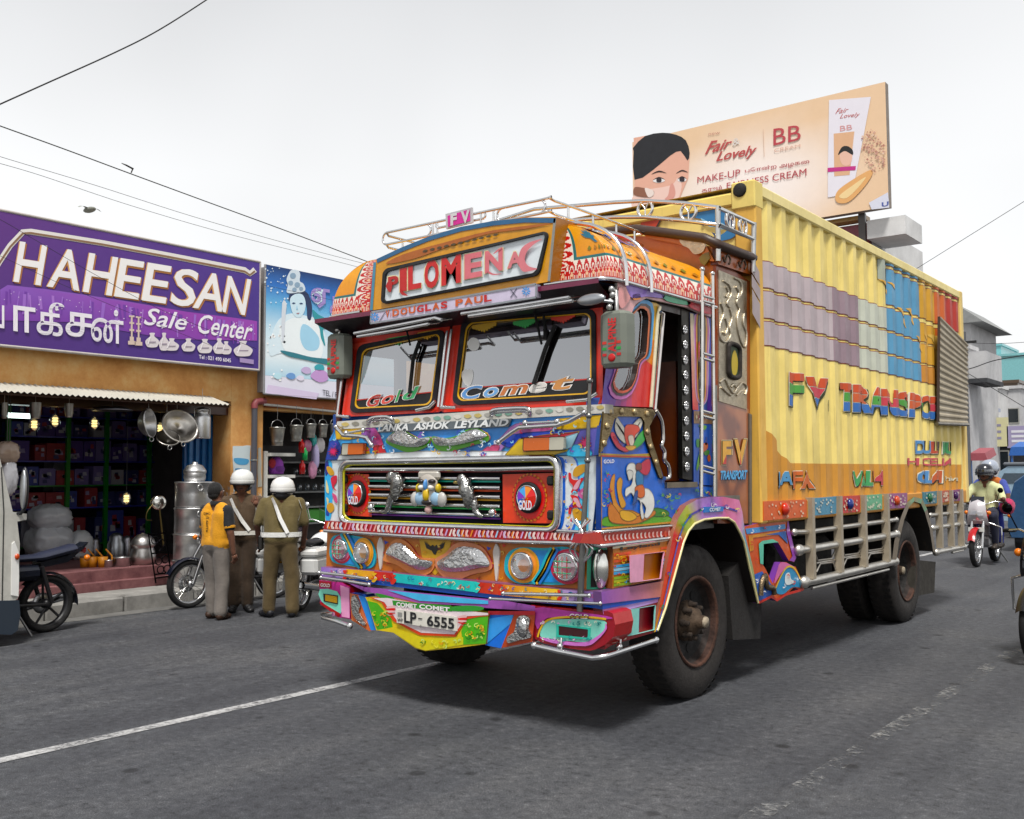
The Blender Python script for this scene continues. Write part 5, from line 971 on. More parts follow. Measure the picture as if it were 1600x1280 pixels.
# chrome underguards
for pth in ([(-2.35, -.06), ], ):
    m = MB(CHR); pts = fp(ZB([(75, 585), (100, 576), (140, 585)]), -.02)+fp(ZB([(212, 635)]), -.12); pts = fp(ZB([(130, 575), (75, 578), (78, 592), (150, 612), (212, 635)]), -.1); m.tube(pts, .016, 8); m.ball(pts[-1], .024, 8); m.build('underguard', 'chrome', truck)
m = MB(CHR); pts = fp(ZB([(1135, 732), (1265, 762), (1430, 795)]), -.06)+sp(ZF([(330, 905), (430, 875), (660, 800)]), .06); m.tube(pts, .017, 8); m.ball(pts[0], .024, 8); m.ball(pts[-1], .022, 8)
for p in (pts[1], pts[4]): m.tube([p, p+Vector((-.02, .05, .1))], .01, 6); m.ball(p+Vector((0, 0, .03)), .022, 8)
m.build('underguard', 'chrome', truck)
# side fascia with rectangular lamp
def CH(pts, d=0): return [hit(x, y, (-.12+d*.75, .0-d*.66, 0), (.75, -.66, 0)) for x, y in pts]
m = MB(); q = ZF([(225, 485), (385, 480), (388, 215), (232, 225)]); m.prism(CH(q), (-.03, .05, 0), h('3f9a7a'), h('2a5a4a')); lp = P(m, 'corner_lamp', 'paint')
m = MB(h('0e0e0e')); m.poly(CH(ZF([(252, 470), (372, 468), (375, 235), (258, 240)]), .004)); m.build('lamp_recess', 'matte', lp)
m = MB((.85, .85, .8)); c = CH(ZF([(312, 355)]), .01)[0]; m.ball(c, (.055, .045, .12), 14); m.build('lamp_lens', 'chrome', lp)
m = MB(h('b0681f')); m.prism(sp(ZF([(388, 480), (700, 420), (755, 165), (392, 218)]), .02), (-.05, 0, 0), h('b8741f'), h('7a4414')); sf = P(m, 'side_fascia', 'paint'); m = MB()
for k, c in enumerate(['c85a1a', 'd98a2a', 'c85a1a', '4f9ac8', '8fc0d8', '4f9ac8', '8aa82a', 'a8b43a', '8aa82a']):
    y = 268+k*21+(12 if k > 2 else 0)+(10 if k > 5 else 0); 
    for x0, x1 in ((396, 505), (690, 735-k*5)): stroke(m, sp(ZF([(x0, y-(x0-396)*.135), (x1, y-(x1-396)*.135)]), .024), .016, NS, h(c))
stroke(m, sp(ZF([(390, 225), (752, 172)]), .024), .012, NS, h('d8d0b8'))
curls(m, lambda p, X: sp(ZF(p), X), .038*0+.026, scat(14, 400, 500, lambda x: 250, lambda x: 465, 4), ['e0b84a', 'c8401f', '5fa8d8'], .9, NS, 1, 5); m.text('Leyland', sp(ZF([(438, 248), (686, 212), (686, 190), (438, 220)]), .026), h('1c1410'), .035); m.build('side_painting', 'paint', sf)
P(hood([(508, 440), (690, 415), (712, 250), (505, 275)], '4fa0d8', 'c8341f', 'd8a0b8', X=.02), 'air_intake', 'paint')
# antenna pole on the corner with its scissor stays
m = MB(h('8f8f8c')); pts = [F(906, 955, -.06), F(911, 835, -.06), F(918, 720, -.06), F(921.5, 595, -.06)]; m.tube(pts, [.02, .018, .013, .011], 8); 
for p in (pts[1], pts[2], pts[3], F(920, 650, -.06)): m.ball(p, .02, 8)
m.build('marker_pole', 'steel', truck)
for s_ in (-1, 1):
    for k in (1, .55): m = MB(CHR); m.tube(spl([F(908+s_*14*k, 812, -.07), F(908-s_*4*k, 836, -.09), F(908+s_*18*k, 858, -.08), F(908+s_*2, 880, -.06)], 4, False), .007, 6); m.build('pole_stay', 'chrome', truck)
# ---------------------------------------------------------------- cab side
def se_(pts, X=.0): return sp(ZE(pts), X)
def sj(pts, X=.0): return sp(ZJ(pts), X)
def sd_(pts, X=.0): return sp(ZD(pts), X)
# lower door skin (blue) in front of and below the doorway
sk_ = [(130, 835), (132, 445), (120, 440), (150, 185), (410, 200), (430, 215), (385, 290), (395, 360), (430, 460), (465, 570), (470, 600), (620, 600), (740, 610), (745, 668), (640, 680), (560, 720), (520, 800)]
m = MB(); m.prism(se_(sk_, .0), (-.035, 0, 0), h('1f56b8'), h('163a80')); ds = P(m, 'side_panel', 'paint'); m = MB()
def sd2(pts, c, d=.003, n=4): stroke(m, [p+Vector((.0004, 0, 0)) for p in se_((spl(pts, n) if n else pts)+[pts[0]], d)], .005, NS, tuple(x*.35 for x in h(c))); m.poly(se_(spl(pts, n) if n else pts, d), h(c))
sd2([(130, 445), (405, 445), (430, 500), (465, 590), (620, 604), (742, 612), (742, 664), (640, 676), (556, 716), (516, 790), (135, 828)], '2a62c0', .002, 0)
stroke(m, se_([(120, 440), (270, 448), (405, 440)], .005), .02, NS, h('a88a3a')); stroke(m, se_([(134, 452), (136, 830), (515, 795)], .005), .012, NS, h('b8862f')); stroke(m, se_([(130, 446), (400, 452)], .006), .008, NS, h('b03a30'))
# dragon and rider
sd2([(145, 815), (150, 770), (230, 765), (300, 780), (400, 745), (470, 755), (500, 795), (300, 812)], '5f9a3a', .004); sd2([(400, 740), (420, 720), (480, 735), (485, 760), (410, 765)], '3f7a34', .0045)
sd2([(178, 620), (188, 560), (205, 545), (202, 620), (215, 690), (250, 730), (300, 735), (350, 770), (300, 805), (215, 790), (175, 740), (180, 690), (195, 700)], 'c98a24', .005); sd2([(215, 590), (232, 560), (245, 580), (240, 640), (262, 700), (240, 720), (222, 660)], 'd09a34', .006); sd2([(190, 700), (170, 720), (180, 790), (250, 805), (330, 800), (410, 760), (415, 735), (380, 745), (300, 770), (240, 760)], 'c0781c', .0065); sd2([(235, 735), (290, 740), (320, 770), (280, 790), (240, 775)], 'd8a840', .0075)
sd2([(270, 545), (268, 505), (285, 485), (310, 490), (318, 530), (312, 580), (330, 615), (380, 620), (408, 660), (410, 720), (380, 770), (360, 765), (368, 720), (345, 690), (348, 740), (342, 720), (335, 680), (310, 670), (290, 640), (262, 660), (262, 620), (290, 600), (298, 560)], 'e2e2dc', .008)
sd2([(280, 575), (272, 550), (268, 530), (280, 520), (300, 530), (296, 560)], 'd2d2cc', .009); sd2([(318, 590), (315, 540), (330, 520), (348, 530), (355, 580), (345, 620), (325, 625)], '2f6f9c', .0095); sd2([(312, 612), (352, 600), (362, 650), (340, 668), (318, 650)], 'c86a1c', .0105); sd2([(310, 640), (325, 630), (320, 680), (300, 705), (302, 680)], '2a4a86', .0115); sd2([(330, 515), (350, 480), (385, 462), (392, 510), (375, 545), (350, 540)], 'b02a44', .0105); sd2([(315, 515), (318, 490), (340, 485), (345, 512), (330, 522)], '7a3a30', .0115); sd2([(345, 690), (350, 720), (358, 770), (345, 775), (338, 720)], 'd8d8d2', .0105)
m.text('GOLD', se_([(146, 487), (202, 483), (202, 464), (146, 466)], .006), h('e6e6ea'), .03)
# eagle
sd2([(205, 300), (215, 245), (235, 270), (255, 300), (275, 350), (260, 380), (225, 350)], 'd8d4c8', .005); sd2([(290, 300), (330, 250), (350, 265), (340, 300), (320, 340), (300, 350)], 'e0dccf', .005); sd2([(255, 330), (265, 285), (320, 285), (335, 310), (310, 340), (305, 380), (285, 410), (265, 380)], 'c84a1c', .007); sd2([(275, 345), (300, 340), (305, 380), (288, 395)], 'd8c8b8', .0085)
for k in range(6): sd2([(212+k*9, 270+k*14), (235+k*8, 300+k*12), (232+k*8, 306+k*12)], '3a3430', .0065, 0); sd2([(338-k*8, 268+k*12), (318-k*6, 300+k*8), (316-k*6, 306+k*8)], '3a3430', .0065, 0)
sd2([(182, 335), (200, 325), (235, 390), (280, 410), (262, 425), (215, 400)], 'c8344a', .009); sd2([(320, 350), (358, 310), (368, 345), (345, 385), (300, 410)], '3f9a4a', .009); sd2([(262, 395), (315, 395), (300, 415), (275, 415)], 'd0a024', .0095)
for i, ch in enumerate('GOLD'): sd2([(0, 0), (1, 0), (1, 1)], 'c8344a', .0091, 0) if False else m.text(ch, se_([(196+i*13, 352+i*12), (208+i*13, 358+i*12), (210+i*13, 346+i*12), (198+i*13, 340+i*12)], .0105), h('8a1a2a'), .02)
curls(m, se_, .012, scat(10, 150, 180, lambda x: 520, lambda x: 740, 3)+scat(16, 430, 560, lambda x: 640, lambda x: 760, 4)+scat(10, 640, 735, lambda x: 625, lambda x: 655, 5), ['b03a44', '5f9a3a', 'd8c86a'], .9, NS, 1, 5); m.build('door_painting', 'paint', ds)
m = MB(h('9a8560')); gold = [(150, 185), (410, 200), (428, 212), (388, 290), (398, 360), (432, 460), (462, 570), (440, 560), (395, 440), (360, 330), (362, 270), (345, 240), (225, 238), (205, 250), (180, 330), (140, 420), (128, 430)]
m.prism(se_(gold, .016), (-.014, 0, 0), h('a08c66'), h('6a5a3c')); eo = P(m, 'embossed_trim', 'brass')
m = MB(h('c8b48a'))
for x, y in ((180, 215), (240, 212), (310, 215), (375, 225), (378, 320), (395, 400), (425, 480), (165, 290), (150, 380)): m.ball(se_([(x, y)], .018)[0], (.012, .022, .022), 8)
m.build('trim_boss', 'brass', eo)
m = MB(h('9a8e7c')); m.box((-.06, S(1038, 757, 0).y, 1.44), (.02, S(1086, 757, 0).y, 1.475)); m.build('door_sill', 'steel', truck)
m = MB((.6, .58, .55)); m.tube(sj(spl([(285, 755), (325, 830), (335, 950), (325, 1000), (345, 1040), (345, 1100), (372, 1140), (378, 1215), (345, 1225)], 4, False), .04), .013, 8); m.build('grab_bar', 'chrome', truck)
# quarter window panel in front of the doorway
QO = [(-90, 722), (-20, 150), (60, 70), (130, 20), (230, 5), (318, 20), (310, 100), (250, 735)]
hole = spl([(140, 90), (165, 55), (215, 60), (235, 110), (228, 250), (215, 370), (170, 420), (150, 520), (110, 600), (40, 620), (0, 560), (30, 460), (60, 250), (95, 140)], 4)
def cloop(pts, n):      # resample a closed outline
    L = [0]; P_ = pts+[pts[0]]
    for a, bq in zip(P_, P_[1:]): L.append(L[-1]+hypot(bq[0]-a[0], bq[1]-a[1]))
    out = []; j = 0
    for k in range(n):
        s_ = L[-1]*k/n
        while L[j+1] < s_: j += 1
        t = (s_-L[j])/max(1e-9, L[j+1]-L[j]); out.append((P_[j][0]+(P_[j+1][0]-P_[j][0])*t, P_[j][1]+(P_[j+1][1]-P_[j][1])*t))
    return out
def star(pts, c, angs): # outline sampled at given angles about c
    out = []
    for a in angs:
        d = (cos(a), sin(a)); best = None
        for p, q in zip(pts, pts[1:]+pts[:1]):
            ex, ey = q[0]-p[0], q[1]-p[1]; den = d[0]*ey-d[1]*ex
            if abs(den) < 1e-9: continue
            t = ((p[0]-c[0])*ey-(p[1]-c[1])*ex)/den; s_ = ((p[0]-c[0])*d[1]-(p[1]-c[1])*d[0])/den
            if t > 0 and -1e-6 <= s_ <= 1+1e-6 and (best is None or t > best): best = t
        out.append((c[0]+d[0]*(best or 1), c[1]+d[1]*(best or 1)))
    return out
def grow(pts, c, k): return [(c[0]+(p[0]-c[0])*k, c[1]+(p[1]-c[1])*(1+(k-1)*.62)) for p in pts]
hc = (120, 330); angs = [2*pi*k/64 for k in range(64)]; Hs = star(hole, hc, angs); Os = star(QO, hc, angs)
m = MB(); o3, h3 = sj(Os, .0), sj(grow(Hs, hc, 1.0), .0)
for i in range(64):
    j = (i+1) % 64; yy = (Os[i][1]+Os[j][1])/2; xx = (Os[i][0]+Os[j][0])/2; c = lin(h('5a2f9c'), h('c8321c'), min(1, max(0, (xx+40)/200))) if yy > 450 else (h('d98a2a') if xx > 200 and yy > 250 else (h('e0b860') if xx > 200 else h('d8b0a8')))
    m.poly([o3[i], o3[j], h3[j], h3[i]], c); m.poly([h3[i], h3[j], h3[j]+Vector((-.05, 0, 0)), h3[i]+Vector((-.05, 0, 0))], h('2a1a14'))
qp = P(m, 'quarter_window_panel', 'paint')
for k0, k1, c0, c1, d in ((1.34, 1.2, '4f9ad0', 'c870b4', .006), (1.2, 1.1, '2a1418', '301018', .009), (1.1, 1.0, 'c86a2a', 'c8582a', .012)):
    m = MB(); A, B = sj(grow(Hs, hc, k0), d), sj(grow(Hs, hc, k1), d)
    for i in range(64): j = (i+1) % 64; m.poly([A[i], A[j], B[j], B[i]], h(c0) if Hs[i][1] < 390 else h(c1))
    m.build('window_surround', 'paint', qp)
m = MB(); m.poly(sj(Hs, -.02)); m.build('quarter_window', 'clear', truck)
m = MB(h('d8d2b8')); m.tube(sj([(252, 735), (300, 105), (312, 40)], .012), .013, 6); m.build('door_edge', 'paint', truck)
m = MB((.8, .74, .7)); m.tube(sj([(278, 752), (325, 240), (338, 90), (318, 80)], .05), .012, 8); m.build('door_handrail', 'chrome', truck)
# half open door seen edge on inside the doorway (brown and blue) and the studded post
m = MB(h('4a2412')); m.box((-.5, S(1057, 650, -.1).y, 1.48), (-.1, S(1057, 650, -.1).y+.03, 2.3), h('5a2c16')); m.box((-.12, S(1062, 650, -.1).y, 1.48), (-.08, S(1062, 650, -.1).y+.05, 2.05), h('1f3fa8')); m.build('inner_door', 'paint', truck)
m = MB(h('56544f')); q = sj([(470, 1225), (545, 1240), (520, 80), (462, 40)], -.005); m.prism(q, (-.03, 0, 0), h('4a4844')); po = P(m, 'studded_post', 'steel')
for k in range(10):
    y = 200+k*105; c = sj([(488+k*1.6, y)], .002)[0]; m = MB(CHR); R_ = .031
    for j in range(8): a = j*pi/4; m.ball((c.x, c.y+cos(a)*R_*.68, c.z+sin(a)*R_*.68), (.008, .0135, .0135), 6)
    m.ball(c, (.01, .013, .013), 6); m.build('rosette', 'chrome', po)
m = MB(); q = sj([(545, 760), (680, 780), (690, 130), (520, 80)], .0); m.prism(q, (-.03, 0, 0), h('2a4a9c'), h('1a2a60')); rp_ = P(m, 'rear_quarter_panel', 'paint'); m = MB()
m.poly(sj([(540, 752), (580, 755), (545, 90), (522, 85)], .003), hgrad([(0, 0), (1, 0), (1, 1), (0, 1)], h('c8341c'), h('dcd4b8'), 1)); m.poly(sj([(640, 770), (684, 775), (690, 135), (648, 120)], .003), hgrad([(0, 0), (0, 0), (1, 1), (1, 1)], h('5a2f9c'), h('1f56b8'), 1))
U = [(552, 100), (552, 400), (560, 640), (590, 715), (625, 710), (645, 640), (650, 400), (652, 125)]
for k, c in ((1.0, 'd8c0d0'), (.88, 'c26ab0'), (.72, 'd89a24'), (.5, '2a1c18'), (.38, '6a6258')): m.poly(sj([(602+(a-602)*k, bq if bq < 300 else 300+(bq-300)*(.9+.1*k)) for a, bq in spl(U, 3)], .004+.003*(1-k)*3), h(c))
m.poly(sj(spl([(580, 290), (592, 285), (590, 360), (582, 420), (578, 360)], 3), .014), h('c03a24')); m.poly(sj(spl([(588, 430), (596, 430), (594, 520), (586, 530)], 3), .0145), h('c8a02c')); m.build('panel_painting', 'paint', rp_)
m = MB(); q = sj([(548, 1265), (690, 1275), (688, 760), (546, 755)], .002); m.prism(q, (-.03, 0, 0), h('2458b4'), h('1a2a60')); pk = P(m, 'peacock_panel', 'paint'); m = MB()
m.poly(sj([(548, 845), (682, 850), (684, 765), (548, 760)], .005), h('8a6a4a'))
for k in range(8): m.poly(sj([(560+k*14, 800), (568+k*14, 785), (574+k*14, 805), (566+k*14, 820)], .008), h(random.choice(['c8a02c', '8a1a2a', 'd8c8a8'])))
for pts, c in (([(565, 1150), (578, 1080), (595, 1020), (612, 1000), (600, 1060), (590, 1120), (572, 1170)], '5f9a3a'), ([(595, 1020), (615, 985), (640, 980), (645, 1010), (625, 1040), (600, 1045)], 'c8681c'), ([(625, 990), (632, 940), (640, 945), (640, 990)], '2a3a86'), ([(640, 1080), (655, 1060), (665, 1090), (650, 1110)], 'c8681c'), ([(565, 960), (590, 955), (595, 1000), (570, 1010)], '3f8a3a'), ([(580, 860), (635, 862), (625, 890), (600, 880)], '5f9a3a'), ([(620, 1040), (655, 1030), (650, 1060), (625, 1065)], '4a8a3a')): m.poly(sj(spl(pts, 4), .006), h(c))
m.build('panel_painting', 'paint', pk)
# ladder
for x in (1097, 1113):
    t_, b2 = S(x, 421 if x < 1100 else 428, .09), S(x-1.5 if x < 1100 else x+3, 776, .09); m = MB((.74, .72, .68)); m.tube([b2, t_], .014, 8); m.ball(t_, .02, 8); m.build('ladder_post', 'chrome', truck)
for y in (462, 470, 552, 560, 642, 650, 728, 736):
    m = MB((.74, .72, .68)); m.tube([S(1097, y, .095), S(1115, y+5, .095)], .011, 8); m.build('ladder_rung', 'chrome', truck)
# ---------------------------------------------------------------- tall rear section (wood, brass)
XR = .03; ya = S(1120, 600, XR).y; yb2 = 2.04; zt_ = S(1122, 384, XR).z; zb_ = S(1120, 818, XR).z
def woodm():
    m, t, b, L = nodemat('varnished_wood'); n = noise(t, 3.5, 6, .6); w = t.nodes.new('ShaderNodeTexWave'); w.inputs['Scale'].default_value = 2.2; w.inputs['Distortion'].default_value = 9; w.inputs['Detail'].default_value = 3
    g = t.nodes.new('ShaderNodeNewGeometry'); L(g.outputs['Position'], w.inputs['Vector']); r = ramp(t, w.outputs['Fac'], [(0, (.14, .028, .008)), (.5, (.27, .07, .018)), (1, (.36, .11, .03))]); L(r.outputs[0], b.inputs['Base Color']); b.inputs['Roughness'].default_value = .3; b.inputs['Coat Weight'].default_value = .4; MATS['varnished_wood'] = m
woodm()
m = MB(); prof = [(CW, zb_), (XR-.03, zb_), (XR-.03, zt_-.01)]+[(XR-.03+(CW-XR+.03)*k/10, zt_-.01+.22*sin(pi*k/10)**.7) for k in range(1, 10)]+[(CW, zt_-.01)]
m.prism([(x, ya+.03, z) for x, z in prof], (0, yb2-ya-.06, 0), h('b06a1c'), h('7a3f16')); P(m, 'rear_cab_section', 'paint')
m = MB(); m.prism(sp([(1121, 818), (1171, 818), (1171, 640), (1121, 622)], XR), (-.03, 0, 0)); wd2 = m.build('wood_panel', 'varnished_wood', truck)
m = MB(h('8f8a80'))
for q in ([(1118, 780), (1121, 780), (1121, 602), (1118, 602)], [(1171, 822), (1175, 822), (1175, 648), (1171, 646)]): m.prism(sp(q, XR+.012), (-.02, 0, 0))
m.prism(sp([(1122, 784), (1156, 784), (1156, 774), (1122, 775)], XR+.008), (-.01, 0, 0)); m.build('panel_edging', 'steel', wd2)
m = MB()
zz = lambda pts, d=.006: sp(ZE(pts), XR+d)
for e, c, d in ((6, 'd8c89a', .004), (3, '2a1a14', .006), (0, None, .009)):
    for ch, x0, x1, t_, b2 in (('F', 772, 818, 368, 490), ('V', 834, 898, 360, 492)):
        m.text(ch, zz([(x0-e, b2+e), (x1+e, b2+e), (x1+e, t_-e), (x0-e, t_-e)], d), h(c) if c else None, .05, band=None if c else (lambda b_: h('b83a1c') if b_ < .35 else h('d8a42c')))
m.text('TRANSPORT', zz([(758, 572), (896, 570), (902, 520), (762, 524)], .009), h('5fa8d8'), .035); m.text('TRANSPORT', zz([(761, 576), (899, 574), (905, 524), (765, 528)], .006), h('1a2a5a'), .035); m.build('lettering', 'paint', wd2)
m = MB(h('8a4a24')); m.prism(sp([(1119, 630), (1172, 646), (1172, 440), (1119, 405)], XR-.004), (-.03, 0, 0), h('8a4420')); bp_ = P(m, 'brass_panel_frame', 'paint')
m = MB(h('b8ac94')); BQ = [(1123.5, 627), (1167, 640), (1167, 440), (1123.5, 422)]; m.prism(sp(BQ, XR+.006), (-.012, 0, 0), (.62, .55, .42)); m.build('brass_sheet', 'brass', bp_)
ZR_ = zoom(1090, 380, 4.264)
def relief(name, lines, r, X=XR+.01, col=(.72, .64, .5)):
    for ln in lines: m = MB(col); m.tube(spl(sp(ZR_(ln), X), 4, False), r, 6); m.build(name, 'brass', bp_)
relief('scroll_relief', [[(170, 250), (210, 280), (225, 340), (195, 400), (215, 430)], [(240, 230), (285, 260), (295, 330), (260, 390), (280, 440)], [(215, 440), (230, 500), (215, 560), (220, 620), (185, 660), (150, 630), (150, 540), (175, 470), (155, 400)], [(185, 500), (200, 560), (185, 610), (170, 590)], [(280, 440), (265, 500), (270, 580), (295, 670), (320, 690), (325, 600), (305, 540), (310, 470)], [(190, 290), (205, 330), (190, 360)], [(255, 290), (275, 330), (262, 370)], [(150, 930), (180, 905), (210, 960), (240, 1000), (270, 960), (300, 930), (328, 960), (320, 1010)], [(160, 960), (190, 990), (220, 1015)], [(260, 1015), (290, 985), (310, 970)], [(225, 960), (240, 940), (258, 962)]], .0085)
m = MB(h('2a221c')); WQ = [(1138.5, 588), (1156, 592), (1156, 541), (1138.5, 535)]; m.tube(sp(rr(WQ, .42, 6), XR+.016), .018, 8, closed=True); wo_ = m.build('arched_window', 'rubber', bp_)
m = MB(); m.poly(sp(rr(WQ, .42, 6), XR+.012), h('3a4a30')); m.poly(sp(spl([(1145, 585), (1151, 584), (1153, 565), (1149, 548), (1145, 552), (1143, 568)], 4), XR+.015), h('b8a024')); m.build('window_picture', 'print', truck)
m = MB(h('8f8a80'));
# side board with two hooks, dark roof tube and rear rack
m = MB(h('a85a24')); m.prism(sp(ZK([(1038, 850), (1380, 962), (1385, 790), (1050, 655)]), XR+.02), (-.06, 0, 0), h('a85a26'), h('5a2a14')); hb = P(m, 'hook_board', 'paint')
for x, y in ((1135, 800), (1290, 850)):
    m = MB(h('6a5a4c')); m.tube(sp(ZK(spl([(x-50, y-20), (x-30, y+30), (x-5, y-40), (x+15, y-20), (x+25, y+20), (x+10, y+50)], 3, False)), XR+.04), .008, 6); m.build('lashing_hook', 'steel', hb)
m = MB(h('3a2820')); pts = fp(ZK([(-400, 560), (220, 500), (500, 535), (900, 590), (1030, 650)]), ya-.02)+sp(ZK([(1060, 665), (1390, 790)]), XR+.04); m.tube(pts, .035, 8); m.build('roof_edge_tube', 'plastic', truck)
m = MB(h('c8862a')); q = fp(ZK([(250, 540), (600, 580), (900, 640), (1000, 820), (960, 820), (850, 720), (600, 640), (380, 600)]), ya); m.prism(q, (0, .02, 0), h('b8701f')); m.build('shaped_pelmet', 'paint', truck)
m = MB((.7, .6, .45)); m.prism(fp(ZK(spl([(665, 600), (890, 620), (888, 720), (800, 750), (740, 690), (680, 660)], 4)), ya-.012), (0, .014, 0)); m.build('embossed_plate', 'brass', truck)
m = MB(h('5a3a1c')); m.prism(fp(ZK([(845, 790), (880, 750), (940, 730), (955, 790), (900, 865), (860, 835)]), ya-.01), (0, .02, 0), h('6a5a1c')); m.build('side_marker', 'gloss', truck)
rc = MB(CHR)
tr = fp(ZK([(-1500, 520), (-800, 300), (0, 232), (300, 217), (700, 240), (1035, 284)]), ya); tr2 = fp(ZK([(-1500, 680), (-800, 440), (0, 380), (300, 378), (700, 415), (1035, 458)]), ya)
s1 = sp(ZK([(1050, 290), (1395, 450)]), XR+.05); s2 = sp(ZK([(1050, 462), (1395, 602)]), XR+.05)
rc.tube(tr+s1, .015, 8); rc.tube(tr2+s2, .015, 8); rc.build('rear_rack_rail', 'chrome', truck)
for a, bq in ((tr[-1], F(960+1035/6.4, 280+820/6.4, ya)), (s1[1], sp(ZK([(1385, 930)]), XR+.05)[0])): m = MB((.68, .68, .66)); m.tube([a+Vector((0, 0, .01)), bq], .022, 4); m.build('rack_post', 'steel', truck)
for x, y, fn in ((308, 300, 0), (740, 328, 0), (1155, 415, 1), (1282, 475, 1)):
    c = fp(ZK([(x, y)]), ya)[0] if not fn else sp(ZK([(x, y)]), XR+.05)[0]; R_ = .062; ax = Vector((1, 0, 0)) if not fn else Vector((0, 1, 0)); m = MB((.85, .83, .8))
    m.tube([c+(ax*cos(k*pi/10)+Vector((0, 0, 1))*sin(k*pi/10))*R_ for k in range(20)], .012, 8, closed=True)
    for a in (55, 125, 270): m.tube([c, c+(ax*cos(radians(a))+Vector((0, 0, 1))*sin(radians(a)))*R_], .006, 5)
    m.build('rack_ring', 'chrome', truck)
# big rear-view mirror housings
def mirror(c, sgn):
    w, d, hh = .1, .06, .165; m = MB(h('6f746a')); sec = lambda k: [(c.x+w*kx, c.y+d*ky, 0) for kx, ky in ((-.9, -.6), (-.6, -1), (.6, -1), (.9, -.6), (1, .6), (.8, 1), (-.8, 1), (-1, .6))]
    rows = [(.78, -1), (.97, -.86), (1, -.5), (1, .5), (.97, .88), (.72, 1)]; vs = []
    for k, z in rows: vs += [(c.x+(p[0]-c.x)*k, c.y+(p[1]-c.y)*k, c.z+hh*z) for p in sec(1)]
    fs = [(i*8+j, i*8+(j+1) % 8, (i+1)*8+(j+1) % 8, (i+1)*8+j) for i in range(5) for j in range(8)]+[tuple(range(7, -1, -1)), tuple(range(40, 48))]
    m.add(vs, fs, None, False); mo = P(m, 'mirror_housing', 'plastic')
    for z, cc in ((-.05, 'c8401f'), (-.085, '2f9a4a'), (-.12, 'b8262a')):
        for xa, xb in ((-.62, -.35), (.35, .62)): m = MB(h(cc)); m.box((c.x+w*xa, c.y-d*1.03, c.z+z+.02), (c.x+w*xb, c.y-d*.7, c.z+z+.036)); m.build('colour_stripe', 'paint', mo)
    m = MB(h('b8262a')); xx = c.x; q = [Vector((xx+.035, c.y-d-.006, c.z-.08)), Vector((xx+.035, c.y-d-.006, c.z+.12)), Vector((xx-.02, c.y-d-.006, c.z+.12)), Vector((xx-.02, c.y-d-.006, c.z-.08))]
    m.text('ALPINE', q, h('c0262a'), .03); m.ball((xx, c.y-d, c.z-.11), (.026, .006, .024), 10); m.build('lettering', 'paint', mo)
    m = MB(STEEL); m.tube([c+Vector((0, 0, hh*.9)), c+Vector((0, 0, hh+.12)), Vector((c.x-sgn*.12, c.y+.12, c.z+hh+.16))], .012, 8)
    for k in range(4): m.ball(c+Vector((random.uniform(-.05, .0), -.01, hh+.03+k*.035)), .02, 8)
    m.build('mirror_bracket', 'steel', truck)
mirror(S(964, 531, .12), 1); mirror(F(530, 557, .1), -1)

# ---------------------------------------------------------------- wheel arch, wheels, mudguards
fo = [(648, 752), (680, 600), (715, 400), (770, 130), (800, 40), (850, -40), (920, -80), (1000, -95), (1080, -95), (1180, -75), (1200, 0), (1222, 165), (1265, 340), (1312, 572)]
fi = [(668, 742), (720, 600), (775, 400), (832, 190), (862, 120), (900, 75), (960, 48), (1040, 38), (1110, 38), (1150, 65), (1185, 130), (1208, 180), (1245, 350), (1298, 568)]
m = MB(); A, B = sp(ZF(fo), .05), sp(ZF(fi), .06); cl = ['c8a84a', 'c8501f', 'c04a2a', 'b8302a', '8aa03a', 'a8a83a', '9a6ab0', '8a5ab4', 'b8507a', 'c8709a', 'c88ab0', '6a9ab0', '8a9a6a', 'b8a86a']
for i in range(len(A)-1):
    m.poly([A[i], A[i+1], B[i+1], B[i]], [h(cl[i]), h(cl[i+1]), h(cl[i+1]), h(cl[i])]); m.poly([B[i], B[i+1], B[i+1]+Vector((-.35, 0, 0)), B[i]+Vector((-.35, 0, 0))], h('1a1614')); m.poly([A[i], A[i+1], A[i+1]+Vector((-.06, 0, 0)), A[i]+Vector((-.06, 0, 0))], h('8a5a4a'))
fd = P(m, 'wheel_arch', 'paint'); m = MB(h('d8cfa0')); m.tube(B, .009, 6); m.build('arch_bead', 'paint', fd)
m = MB(); mid = [a.lerp(bq, .5)+Vector((.004, 0, 0)) for a, bq in zip(A, B)]; stroke(m, mid[:6], .014, NS, h('3a5ab4')); stroke(m, mid[5:10], .014, NS, h('4a3a9a')); m.prism(sp(ZE([(676, 745), (776, 738), (778, 712), (678, 715)]), .066), (-.01, 0, 0), h('2f6fb4')); m.text('COMET', sp(ZE([(704, 740), (762, 735), (762, 718), (704, 720)]), .07), h('e6ecf0'), .03); curls(m, lambda p, X: sp(ZF(p), X), .064, [(a[0]*.5+b_[0]*.5+random.uniform(-8, 8), a[1]*.5+b_[1]*.5+random.uniform(-14, 14)) for a, b_ in zip(fo[1:10], fi[1:10]) for _ in range(2)], ['e8d88a', '4a3a9a', 'f0e8f0', '2f8a5a'], 1., NS, 1, 3); m.build('arch_painting', 'paint', fd)
